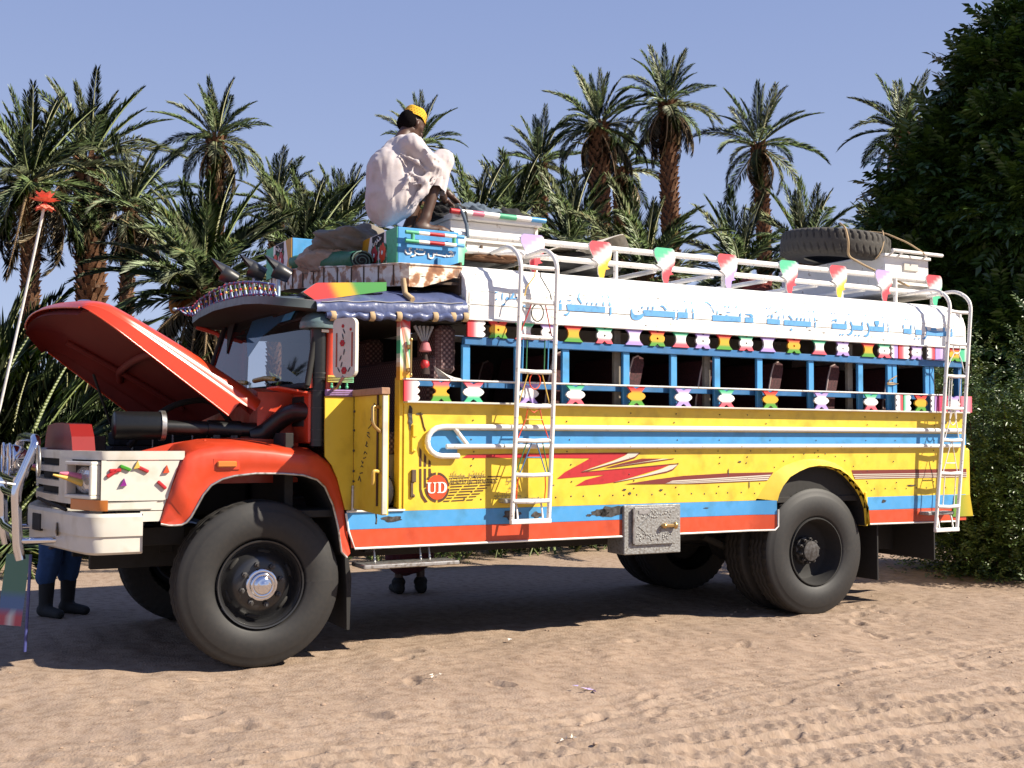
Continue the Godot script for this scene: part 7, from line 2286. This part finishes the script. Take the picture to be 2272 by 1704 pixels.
func vegetation() -> void:
	for v in 8:
		fronds.append(frond([0.3, 0.6, 0.95, 1.25][v % 4], [0.55, 0.42, 0.3, 0.15][v % 4], v + 3, false))
	for v in 3:
		dry_fronds.append(frond(1.2 + 0.5 * v, -0.4, 60 + v, true))
	var D := 7.0
	palm("tall date palm with thick bare trunk just left of the tallest palm", V(19.2, 11.5, -22.7), V(19.6, 0, -22.7), 0.68, 2.35, 52, {"dry": 8})
	palm("tallest date palm, dead fronds hanging down its trunk", V(21.1, 12.2, -21.6), V(21.5, 0, -21.7), 0.62, 2.25, 46, {"dry": 22})
	palm("lone date palm with bowed trunk against clear sky above the white roof", V(25.05, 11.4, -21.85), V(24.8, 0, -22.0), 0.55, 2.7, 38, {"bow": V(0.25, 0, 0.2), "dry": 5, "lo": -42.0})
	palm("shorter dark date palm left of the two tall ones", V(19.5, 11.2, -27.0), V(19.5, 0, -27.0), 0.6, 2.3, 44, {})
	palm("dark date palm hidden between the two tall trunks", V(22.6, 11.3, -26.5), V(22.6, 0, -26.5), 0.6, 2.4, 44, {"dry": 14})
	palm("small date palm crown directly behind the man's head", V(17.7, 13.2, -33.6), V(17.7, 0, -33.6), 0.6, 2.4, 40, {})
	palm("slender date palm above the left palms, its crown alone against the sky", V(8.43, 11.0, -28.5), V(8.5, 0, -28.6), 0.62, 2.35, 48, {"dry": 7, "lo": -38.0})
	palm("date palm crown peeping right of the low bright fan palm", V(11.3, 9.7, -31.5), V(11.3, 0, -31.5), 0.6, 2.6, 44, {})
	palm("large leafy date palm at the left edge behind the flower", V(2.14, 6.9, -18.4), V(2.3, 0, -18.5), 0.42, 2.6, 60, {"dry": 12})
	palm("date palm with dark heavy crown between the flower and the thin red trunk", V(3.75, 8.3, -22.0), V(4.1, 0, -22.1), 0.75, 2.6, 60, {"dry": 16})
	palm("date palm with slim straight reddish trunk behind the bonnet", V(4.21, 6.6, -18.5), V(4.08, 0, -18.7), 0.36, 2.1, 44, {"dry": 10})
	palm("low bright fan-shaped date palm left of the roof lamps, dry fronds below", V(4.80, 4.25, -13.8), V(4.7, 0, -13.8), 0.5, 2.7, 60, {"dry": 18, "lo": 2.0, "full": 1.0, "fruit": true})
	palm("date palm left of the man's back, low behind the cab", V(10.7, 7.3, -22.9), V(10.7, 0, -22.9), 0.5, 2.6, 48, {"lo": -15.0})
	palm("date palm low behind the man's knees", V(14.0, 7.2, -21.1), V(14.0, 0, -21.1), 0.5, 2.8, 48, {"lo": -15.0, "fruit": true})
	palm("dense date palm low between the man and the tall trunks", V(15.9, 7.9, -22.3), V(15.9, 0, -22.3), 0.55, 3.0, 56, {"lo": -20.0})
	palm("large bright green young date palm behind the middle of the roof rail", V(12.6, 4.7, -10.7), V(12.6, 0, -10.7), 0.5, 2.3, 52, {"lo": -8.0, "dry": 2})
	palm("young date palm with stiff upright fronds below the lone palm", V(16.8, 5.3, -12.9), V(16.8, 0, -12.9), 0.45, 2.4, 40, {"lo": -12.0, "dry": 2})
	palm("young date palm just left of the spare tyre", V(21.0, 6.4, -15.2), V(21.0, 0, -15.2), 0.45, 2.6, 44, {"lo": -5.0, "dry": 3})
	palm("dense date palm low in front of the thick bare trunk", V(15.4, 6.6, -18.2), V(15.2, 0, -18.2), 0.5, 2.7, 50, {"lo": -15.0})
	palm("date palm half hidden by the dark leafy tree", V(32.4, 13.0, -22.3), V(32.6, 0, -22.3), 0.6, 2.7, 44, {})
	palm("far small date palm above the spare tyre", V(30.2, 8.6, -21.5), V(30.2, 0, -21.5), 0.5, 2.2, 40, {})
	palm("grey-green date palm right of the low bright fan palm, behind the luggage", V(7.95, 5.7, -17.6), V(7.95, 0, -17.6), 0.5, 2.6, 48, {"lo": -10.0, "dry": 8})
	palm("low date palm behind the raised bonnet's tip", V(3.4, 1.7, -11.2), V(3.4, 0, -11.2), 0.5, 1.9, 46, {"lo": -20.0, "dry": 10})
	# offshoots that make a thicket at the left
	var th := [[1.0, -8.0, 3.6, "trunkless date palm clump behind the bull bar at the left edge"], [1.9, -9.6, 3.1, "trunkless date palm clump under the raised bonnet, left"], [2.75, -8.4, 2.7, "trunkless date palm clump under the raised bonnet, above the engine"], [0.7, -11.4, 5.2, "tall trunkless date palm clump at the left edge below the flower"], [3.3, -12.9, 2.2, "trunkless date palm clump behind the slim reddish trunk"], [-0.4, -9.2, 4.2, "trunkless date palm clump outside the left end of the bull bar"], [5.0, -9.0, 2.6, "trunkless date palm clump seen through the cab's windscreen"], [7.5, -11.0, 3.8, "trunkless date palm clump behind the first bus window"], [10.4, -15.0, 3.2, "trunkless date palm clump behind the man's box"], [14.0, -14.0, 3.0, "trunkless date palm clump behind the middle windows"], [19.0, -16.5, 3.4, "trunkless date palm clump behind the rear windows"], [24.0, -17.5, 3.6, "trunkless date palm clump beyond the rear of the bus"]]
	for e in th:
		palm(e[3], V(e[0], 0.25, e[1]), V(e[0], 0, e[1]), 0.4, e[2], 56, {"lo": 8.0, "hi": 88.0, "dry": 8})
	undergrowth()
	broadleaf()
	bush("sunlit green bush with small leaves on the sand behind the bus's rear ladder", V(11.0, 0, -1.35), V(1.15, 2.15, 1.1), 15000, 31, M.bush_leaf, 0.135)
	for e in [[5.6, -5.2, 0.5, "small leafy plant seen under the bus ahead of the rear wheel"], [4.4, -6.6, 0.55, "small leafy plant seen under the bus's middle"], [9.6, -4.2, 0.6, "small leafy plant seen behind the rear wheel"], [6.6, -7.5, 0.6, "low leafy plant farther back under the bus"]]:
		bush(e[3], V(e[0], 0, e[1]), V(e[2], e[2] * 0.9, e[2]), 420, int(e[0] * 10), M.bush_leaf, 0.12)

func undergrowth() -> void:
	var rr := RandomNumberGenerator.new()
	rr.seed = 71
	var at := []
	for k in 700:
		var p := V(rr.randf_range(2.6, 17.0), 0.0, rr.randf_range(-8.5, -4.9))
		p.z -= (p.x - 2.0) * 0.06
		var az := rr.randf() * TAU
		var el := deg_to_rad(rr.randf_range(30, 85))
		var x := V(cos(az) * cos(el), sin(el), sin(az) * cos(el))
		var z := V(-sin(az), 0, cos(az))
		var L := rr.randf_range(0.6, 1.5)
		at.append(Transform3D(Basis(x, z.cross(x).normalized(), z).scaled_local(V(L, L, L)), p))
	var o := leaves(fronds[2], at, M.frond)
	o.name = "undergrowth"
	o.set_meta("kind", "stuff")
	tag(o, "low undergrowth of small fronds on the ground behind the bus", "undergrowth")
	add_child(o)

func spray(n: int, wide: float, seed_: int) -> ArrayMesh:   # a twig with leaflets, length 1 along x
	var rr := RandomNumberGenerator.new()
	rr.seed = seed_
	var b := MB.new()
	b.flat()
	for k in n:
		var s := 0.12 + 0.85 * k / (n - 1)
		var sd := 1.0 if k % 2 else -1.0
		var base := V(s, -0.12 * s * s, 0)
		var d := V(0.55, rr.randf_range(-0.55, 0.25), sd).normalized()
		if k == n - 1:
			d = V(1, -0.25, 0)
		var L := rr.randf_range(0.26, 0.40)
		var w := d.cross(V(0, 1, 0.2 * rr.randf_range(-1, 1))).normalized() * L * wide
		b.tri(base, base + d * L * 0.45 + w, base + d * L - V(0, 0.06, 0))
		b.tri(base, base + d * L - V(0, 0.06, 0), base + d * L * 0.45 - w)
	b.tri(V(0, 0, 0.012), V(0, 0, -0.012), V(1, -0.12, 0))
	return b.mesh()

func leaves(mesh: ArrayMesh, at: Array, m: Material) -> MultiMeshInstance3D:
	var mm := MultiMesh.new()
	mm.transform_format = MultiMesh.TRANSFORM_3D
	mm.mesh = mesh
	mm.instance_count = at.size()
	for i in at.size():
		mm.set_instance_transform(i, at[i])
	var o := MultiMeshInstance3D.new()
	o.multimesh = mm
	o.material_override = m
	return o

func broadleaf() -> void:
	var rr := RandomNumberGenerator.new()
	rr.seed = 9
	var c := V(17.0, 0, -4.9)
	var t := thing("broadleaf_tree", "big dark leafy tree at the right edge beyond the rear of the bus", "tree", c)
	part(t, "trunk", MB.new().tube([V(0, 0, 0), V(0.1, 1.2, 0), V(0.0, 2.6, 0.1), V(0.1, 4.0, 0)], 0.34, 12, false, 0.2), M.trunk)
	var blobs := []
	for k in 44:
		var a := k * 2.4
		var y := 1.5 + 6.9 * (k + 0.5) / 44.0
		var r := (2.15 if y < 5.4 else lerpf(2.15, 0.9, (y - 5.4) / 3.0)) * sqrt(rr.randf_range(0.35, 1.1))
		var p := V(cos(a) * r + maxf(0.0, y - 6.0) * 0.22, y, sin(a) * r)
		blobs.append([p, rr.randf_range(0.75, 1.2)])
		if k % 4 == 0:
			part(t, "limb", MB.new().tube([V(0.05, minf(y * 0.5, 3.4), 0), p * 0.5 + V(0, y * 0.12, 0), p], 0.10, 6, false, 0.03), M.trunk)
	# clumps on the side that faces the palms
	for e in [[-2.2, 5.9, 0.7], [-2.4, 4.9, 0.75], [-2.3, 3.9, 0.8], [-2.5, 3.0, 0.7], [-2.1, 2.1, 0.8], [-1.6, 6.5, 0.7], [-1.0, 7.1, 0.7], [-0.4, 7.7, 0.6], [0.4, 8.2, 0.6]]:
		blobs.append([V(0.88 * e[0], e[1], 0.47 * e[0]), e[2]])
	var at := []
	for bl in blobs:
		var n := int(520 * bl[1] * bl[1])
		for k in n:
			var d := V(rr.randfn(), rr.randfn(), rr.randfn()).normalized()
			var rad: float = bl[1] * pow(rr.randf(), 0.4) * rr.randf_range(0.85, 1.12)
			var p: Vector3 = bl[0] + V(d.x, d.y * 0.8, d.z) * rad
			at.append(leaf_pose(p, (d + V(0, 0.1, 0)).normalized(), rr, 0.46))
	# twigs that stick out of the top
	for k in 60:
		var bl: Array = blobs[rr.randi() % blobs.size()]
		var top: Vector3 = bl[0] + V(rr.randf_range(-0.5, 0.5), bl[1] * 0.7, rr.randf_range(-0.5, 0.5))
		for j in 7:
			at.append(leaf_pose(top + V(0.02 * j, 0.09 * j, 0), V(rr.randf_range(-0.8, 0.8), 0.9, rr.randf_range(-0.8, 0.8)).normalized(), rr, 0.2))
	var lv := leaves(spray(13, 0.25, 2), at, M.tree_leaf)
	lv.name = "crown"
	lv.set_meta("kind", "stuff")
	t.add_child(lv)

func leaf_pose(p: Vector3, d: Vector3, rr: RandomNumberGenerator, s: float) -> Transform3D:
	var x := (d + V(rr.randf_range(-0.7, 0.7), rr.randf_range(-0.7, 0.4), rr.randf_range(-0.7, 0.7))).normalized()
	var y := (Vector3.UP - x * x.y)
	if y.length() < 0.1:
		y = Vector3.RIGHT
	y = y.normalized()
	var z := x.cross(y)
	var k := s * rr.randf_range(0.7, 1.25)
	return Transform3D(Basis(x * k, y * k, z * k).rotated(x, rr.randf_range(-0.6, 0.6)), p)

func bush(label: String, c: Vector3, r: Vector3, n: int, seed_: int, m: Material, s: float) -> void:
	var rr := RandomNumberGenerator.new()
	rr.seed = seed_
	var big := r.y > 1.0
	var t := thing("bush" if big else "small_plant", label, "bush" if big else "plant", c, "" if big else "small plants behind the bus")
	var at := []
	var stems := MB.new()
	var ns := 46 if big else 10
	for k in ns:
		var a := rr.randf() * TAU
		var q := sqrt(rr.randf())
		var hgt := r.y * rr.randf_range(0.35, 1.0) * lerpf(1.0, 0.55, q * q)
		var tip := V(cos(a) * q * r.x, hgt * (1.0 if big else 1.0), sin(a) * q * r.z)
		if big:
			tip.y = hgt * 1.55
		var bs := V(cos(a) * q * r.x * 0.35, 0, sin(a) * q * r.z * 0.35)
		var mid := bs.lerp(tip, 0.5) + V(cos(a), 0.3, sin(a)) * 0.12
		stems.tube([bs, mid, tip], 0.010, 5, false, 0.003)
		var m2 := n / ns
		for j in m2:
			var u := pow(rr.randf(), 0.85) * 0.97 + 0.03
			var p := bs.lerp(mid, u).lerp(mid.lerp(tip, u), u)
			var sp := 0.32 * r.x * (1.05 - 0.75 * u)
			p += V(rr.randfn() * sp, rr.randfn() * sp * 0.6, rr.randfn() * sp)
			p.y = maxf(p.y, 0.02)
			at.append(leaf_pose(p, V(rr.randf_range(-1, 1), 0.7, rr.randf_range(-1, 1)).normalized(), rr, s))
	part(t, "stems", stems, M.trunk)
	var lv := leaves(spray(7, 0.26, 4), at, m)
	lv.name = "foliage"
	lv.set_meta("kind", "stuff")
	t.add_child(lv)

# ---------------------------------------------------------------- ground
func gh(x: float, z: float, n1: FastNoiseLite, n2: FastNoiseLite, n3: FastNoiseLite) -> float:
	# height of the sand, 0 under the near wheels
	var y := 0.018 * n1.get_noise_2d(x, z)
	y += 0.016 * n2.get_noise_2d(x * 1.6, z)
	var loose := clampf(0.5 + 1.1 * n1.get_noise_2d(x * 0.6 + 40, z * 0.6), 0.08, 1.0)
	var rip := n3.get_noise_2d(x, z * 1.7)
	var fine := n3.get_noise_2d(x * 3.1 + 9, z * 3.6)
	y += 0.007 * loose * rip + 0.008 * loose * maxf(0.0, fine - 0.15) - 0.012 * loose * maxf(0.0, -fine - 0.25)
	# tyre tracks in the foreground: [z at x = 4, slope, half width, depth]
	for b in [[2.66, 0.012, 0.11, 1.0], [2.915, 0.02, 0.10, 1.0], [3.20, 0.055, 0.13, 1.0], [3.52, 0.05, 0.12, 0.9], [2.03, -0.10, 0.055, 0.6], [2.27, -0.07, 0.07, 0.55], [1.93, -0.04, 0.05, 0.5], [1.62, -0.03, 0.05, 0.35]]:
		var c: float = b[0] + b[1] * (x - 4.0) - 0.10 * maxf(0.0, 3.3 - x) + 0.015 * sin(x * 1.7 + b[0] * 5.0)
		var q := absf(z - c)
		if q < b[2] + 0.05:
			var e := 1.0 - smoothstep(b[2] - 0.02, b[2] + 0.02, q)
			var lug := fposmod(x * 10.5 + q * 9.0 + 0.25 * rip, 1.0)
			var rib := fposmod((z - c) * 15.0 + 0.5, 1.0)
			var t := (0.009 if lug < 0.5 else -0.009) * (1.0 if rib < 0.75 else 0.15)
			y += e * b[3] * (t * clampf(0.9 + rip * 1.3, 0.1, 1.3) - 0.012) + 0.012 * b[3] * smoothstep(b[2] - 0.01, b[2] + 0.02, q) * (1.0 - smoothstep(b[2] + 0.02, b[2] + 0.05, q))
	return y

func ground() -> void:
	var n1 := noise(0.55, 101, 2)
	var n2 := noise(1.6, 102, 2)
	var n3 := noise(4.5, 103, 3)
	var prints := []
	var rr := RandomNumberGenerator.new()
	rr.seed = 21
	for k in 110:
		prints.append([rr.randf_range(0.0, 10.5), rr.randf_range(-0.2, 3.4), rr.randf() * TAU, rr.randf_range(0.4, 1.0)])
	var xs := PackedFloat32Array()
	var zs := PackedFloat32Array()
	var x := -1.5
	while x < 11.6:
		xs.append(x)
		x += 0.0225
	var z := -1.6
	while z < 4.1:
		zs.append(z)
		z += 0.0225
	for e in [1, 4, 14, 40, 120, 420]:
		xs.insert(0, -1.5 - e)
		xs.append(x + e)
		zs.insert(0, -1.6 - e)
		zs.append(z + e)
	var nx := xs.size()
	var nz := zs.size()
	var vs := PackedVector3Array()
	var cs := PackedColorArray()
	vs.resize(nx * nz)
	cs.resize(nx * nz)
	for j in nz:
		for i in nx:
			var inside := i >= 6 and j >= 6 and i < nx - 6 and j < nz - 6
			var y := 0.0
			if inside:
				y = gh(xs[i], zs[j], n1, n2, n3)
			vs[j * nx + i] = V(xs[i], y, zs[j])
			var k := n1.get_noise_2d(xs[i] * 0.8 + 7, zs[j] * 1.2) * 0.10 + (n3.get_noise_2d(xs[i], zs[j]) * 0.07 if inside else 0.0)
			cs[j * nx + i] = Color(0.345, 0.262, 0.20) * (1.0 + k)
	for p in prints:
		var ca := cos(p[2])
		var sa := sin(p[2])
		var i0 := int((p[0] + 1.5) / 0.0225) + 6
		var j0 := int((p[1] + 1.6) / 0.0225) + 6
		for dj in range(-8, 9):
			for di in range(-8, 9):
				var i := i0 + di
				var j := j0 + dj
				if i < 6 or j < 6 or i >= nx - 6 or j >= nz - 6:
					continue
				var q := V(di * 0.0225, 0, dj * 0.0225)
				var u: float = (q.x * ca + q.z * sa) / 0.125
				var w: float = (-q.x * sa + q.z * ca) / 0.05
				var d := sqrt(u * u + w * w)
				if d < 1.5:
					vs[j * nx + i].y += p[3] * (-0.021 * (1.0 - smoothstep(0.7, 1.0, d)) + 0.007 * smoothstep(0.8, 1.1, d) * (1.0 - smoothstep(1.1, 1.5, d)))
	var ns := PackedVector3Array()
	ns.resize(nx * nz)
	for j in nz:
		for i in nx:
			var a := vs[j * nx + maxi(i - 1, 0)]
			var b := vs[j * nx + mini(i + 1, nx - 1)]
			var c := vs[maxi(j - 1, 0) * nx + i]
			var d := vs[mini(j + 1, nz - 1) * nx + i]
			ns[j * nx + i] = (d - c).cross(b - a).normalized()
	var ix := PackedInt32Array()
	ix.resize((nx - 1) * (nz - 1) * 6)
	var k2 := 0
	for j in nz - 1:
		for i in nx - 1:
			var a := j * nx + i
			for e in [a, a + 1, a + nx + 1, a, a + nx + 1, a + nx]:
				ix[k2] = e
				k2 += 1
	var arr := []
	arr.resize(Mesh.ARRAY_MAX)
	arr[Mesh.ARRAY_VERTEX] = vs
	arr[Mesh.ARRAY_NORMAL] = ns
	arr[Mesh.ARRAY_COLOR] = cs
	arr[Mesh.ARRAY_INDEX] = ix
	var am := ArrayMesh.new()
	am.add_surface_from_arrays(Mesh.PRIMITIVE_TRIANGLES, arr)
	var g := MeshInstance3D.new()
	g.mesh = am
	g.material_override = M.sand
	g.name = "ground"
	g.set_meta("kind", "structure")
	add_child(g)
	# litter and grit
	var lit := [[3.62, 1.55, "lavender plastic scrap lying on the open sand in the foreground", M.scrap, 0.05], [4.02, -0.12, "crumpled white paper scrap on the sand in front of the bus's shadow", M.print_white, 0.035], [7.30, 0.62, "tiny white paper bit on the sand in front of the rear wheel", M.print_white, 0.02], [2.96, 0.85, "pale straw bit on the sand near the front wheel", M.straw, 0.03], [3.0, 2.4, "short yellow straw on the sand at the bottom edge", M.straw, 0.035], [8.5, 1.2, "small white pebble beside the tyre tracks", M.print_white, 0.015]]
	for e in lit:
		var b := MB.new()
		b.flat()
		for k in 5:
			var p: Vector3 = V(rr.randf_range(-1, 1), rr.randf_range(0.1, 0.7), rr.randf_range(-0.6, 0.6)) * e[4]
			b.tri(p, p + V(rr.randf_range(-1, 1), rr.randf_range(-0.2, 0.3), rr.randf_range(-1, 1)) * e[4], p + V(rr.randf_range(-1, 1), rr.randf_range(0, 0.4), rr.randf_range(-1, 1)) * e[4])
		var o := whole("litter", b, e[3], e[2], "litter")
		o.position = V(e[0], gh(e[0], e[1], n1, n2, n3), e[1])
	var gr := []
	for k in 420:
		var px := rr.randf_range(-0.5, 11.0)
		var pz := rr.randf_range(-0.9, 3.9)
		var s := 0.004 + 0.010 * pow(rr.randf(), 3.0)
		gr.append(Transform3D(Basis(Vector3.UP, rr.randf() * TAU).scaled(V(s * 1.4, s * 0.7, s)), V(px, gh(px, pz, n1, n2, n3) + s * 0.2, pz)))
	var bm := BoxMesh.new()
	bm.size = V(2, 2, 2)
	var o2 := leaves(MB.new().ball(Vector3.ZERO, Vector3.ONE, 6).mesh(), gr, M.grit)
	o2.name = "grit"
	o2.set_meta("kind", "stuff")
	tag(o2, "small stones and grit scattered over the sand", "gravel")
	add_child(o2)

func more_materials() -> void:
	var g: Texture2D = M.grime
	for e in [["green_lens", 0.05, 0.25, 0.02, 0.2], ["purple_lens", 0.22, 0.02, 0.22, 0.2], ["print_pink", 0.62, 0.16, 0.24, 0.4], ["cap_lilac", 0.33, 0.2, 0.42, 0.5], ["cap_mint", 0.08, 0.40, 0.22, 0.5], ["cap_worn", 0.36, 0.2, 0.12, 0.6], ["print_ink", 0.035, 0.035, 0.05, 0.6],
			["charm", 0.4, 0.12, 0.14, 0.7], ["rail_grey", 0.28, 0.28, 0.30, 0.6], ["rail_blue", 0.055, 0.065, 0.22, 0.4], ["rail_pale", 0.42, 0.55, 0.68, 0.4], ["print_rust", 0.34, 0.07, 0.04, 0.6], ["print_sky", 0.04, 0.34, 0.72, 0.7], ["print_green", 0.03, 0.16, 0.06, 0.6], ["gold_dark", 0.55, 0.27, 0.01, 0.5],
			["blanket", 0.20, 0.175, 0.145, 0.95], ["sack", 0.40, 0.28, 0.20, 0.95], ["tarp", 0.02, 0.13, 0.06, 0.5], ["tarp_light", 0.10, 0.16, 0.14, 0.6], ["denim", 0.09, 0.12, 0.16, 0.95], ["black_cloth", 0.012, 0.012, 0.014, 0.9], ["straw", 0.68, 0.62, 0.52, 0.9], ["luggage", 0.05, 0.05, 0.052, 0.8], ["strap_dark", 0.16, 0.08, 0.04, 0.9], ["red_cloth", 0.17, 0.03, 0.025, 0.95],
			["leather", 0.10, 0.05, 0.025, 0.55], ["cap_cloth", 0.66, 0.38, 0.02, 0.9], ["shirt", 0.25, 0.27, 0.3, 0.95], ["robe", 0.10, 0.02, 0.025, 0.95], ["trousers", 0.03, 0.07, 0.17, 0.95], ["scrap", 0.55, 0.45, 0.78, 0.4], ["fruit", 0.45, 0.17, 0.02, 0.7]]:
		M[e[0]] = mat(lin(e[1], e[2], e[3]), e[4], 0.0, g, 2.0)
	for k in ["straw", "blanket", "sack", "denim", "tarp", "luggage"]:
		M[k].normal_enabled = true
		M[k].normal_texture = M.vinyl.normal_texture
		M[k].uv1_scale = Vector3.ONE * 4.0
	M.vinyl_black = mat(lin(0.02, 0.02, 0.024), 0.3)
	M.flower = mat(lin(0.80, 0.20, 0.13), 0.7)
	M.flower.backlight_enabled = true
	M.flower.backlight = Color(0.4, 0.12, 0.08)
	M.dark_red = mat(lin(0.22, 0.012, 0.010), 0.45, 0.0, g, 1.0)  # red darkened to paint the bonnet's shade onto the radiator cover
	M.skin = mat(lin(0.075, 0.036, 0.022), 0.5, 0.0, g, 6.0)
	M.eye = mat(lin(0.3, 0.28, 0.25), 0.3)
	M.hair = mat(lin(0.006, 0.005, 0.005), 1.0)
	M.hair.metallic_specular = 0.1
	M.gown = mat(lin(0.52, 0.47, 0.475), 0.95, 0.0, g, 0.8)
	M.gown.rim_enabled = true
	M.gown.rim = 0.15
	M.gown.normal_enabled = true
	M.gown.normal_texture = nbump(0.02, 55, 3.0, 512)
	M.gown.normal_scale = 0.35
	var leafvar := ntex(0.02, 61, [[0.0, Color(0.6, 0.62, 0.55)], [0.5, Color(0.9, 0.95, 0.8)], [1.0, Color(1.25, 1.1, 0.75)]], 256)
	for e in [["frond", 1.0, 1.0, 1.0], ["frond_pale", 1.0, 1.0, 1.0], ["frond_dry", 1.0, 1.0, 1.0]]:
		var m := vcol(0.5)
		m.backlight_enabled = true
		m.backlight = Color(0.30, 0.34, 0.10) if e[0] != "frond_dry" else Color(0.15, 0.1, 0.05)
		M[e[0]] = m
	M.frond.albedo_color = Color(0.84, 0.92, 0.80)
	M.trunk = mat(lin(0.15, 0.09, 0.055), 0.95, 0.0, ntex(0.04, 63, [[0.0, Color(0.45, 0.4, 0.35)], [1.0, Color(1, 1, 1)]], 256), 1.5)
	M.leaf_base = mat(lin(0.26, 0.14, 0.075), 0.95, 0.0, ntex(0.05, 64, [[0.0, Color(0.35, 0.3, 0.28)], [0.6, Color(0.9, 0.85, 0.8)], [1.0, Color(1, 1, 1)]], 256), 2.0)
	M.tree_leaf = mat(lin(0.045, 0.085, 0.018), 0.4, 0.0, leafvar, 0.8)
	M.tree_leaf.backlight_enabled = true
	M.tree_leaf.backlight = Color(0.14, 0.24, 0.03)
	M.bush_leaf = mat(lin(0.085, 0.125, 0.04), 0.4, 0.0, leafvar, 1.5)
	M.bush_leaf.backlight_enabled = true
	M.bush_leaf.backlight = Color(0.12, 0.18, 0.03)
	M.grit = mat(lin(0.30, 0.21, 0.15), 0.9)

func _ready() -> void:
	# camera, sky, sun, exposure
	var cam := Camera3D.new()
	cam.position = V(0, 1.5378, 7.3725)
	var yaw := 0.4917
	var pitch := 0.046
	var roll := 0.0045
	var fw := V(sin(yaw) * cos(pitch), sin(pitch), -cos(yaw) * cos(pitch))
	var rt := V(cos(yaw), 0, sin(yaw))
	var up := rt.cross(fw)
	var r2 := rt * cos(roll) + up * sin(roll)
	var u2 := up * cos(roll) - rt * sin(roll)
	cam.basis = Basis(r2, u2, -fw)
	cam.fov = rad_to_deg(2.0 * atan(852.0 / 2494.0))
	cam.near = 0.1
	cam.far = 1200.0
	cam.current = true
	add_child(cam)
	var env := Environment.new()
	var sky := Sky.new()
	var sm := ProceduralSkyMaterial.new()
	sm.sky_top_color = Color(0.42, 0.505, 0.72)
	sm.sky_horizon_color = Color(0.72, 0.78, 0.885)
	sm.sky_curve = 0.22
	sm.sky_energy_multiplier = 1.0
	sm.ground_bottom_color = Color(0.42, 0.34, 0.27)
	sm.ground_horizon_color = Color(0.62, 0.58, 0.56)
	sm.sun_angle_max = 6.0
	sky.sky_material = sm
	env.background_mode = Environment.BG_SKY
	env.sky = sky
	env.background_energy_multiplier = 0.62
	env.tonemap_mode = Environment.TONE_MAPPER_LINEAR
	env.tonemap_exposure = 1.9
	env.sdfgi_enabled = true
	env.ssao_enabled = true
	env.ssil_enabled = true
	var we := WorldEnvironment.new()
	we.environment = env
	add_child(we)
	var sun := DirectionalLight3D.new()
	sun.light_color = Color(1.0, 0.96, 0.89)
	sun.light_energy = 1.6
	sun.light_angular_distance = 0.5
	sun.shadow_enabled = true
	sun.basis = Basis.looking_at(-V(1.15, 1.2, 1.0).normalized(), Vector3.UP)
	add_child(sun)
	materials()
	more_materials()
	ground()
	body()
	front()
	rack()
	cargo()
	man()
	bystander("person in blue trousers and dark boots bending over the engine from its far side", V(1.15, 0, -2.95), -1.0, 1.25, [M.shirt, M.trousers], false)
	bystander("person in dark red robe beyond the bus, feet seen under it", V(4.35, 0, -2.85), 1.4, 0.0, [M.robe, M.robe], true)
	vegetation()
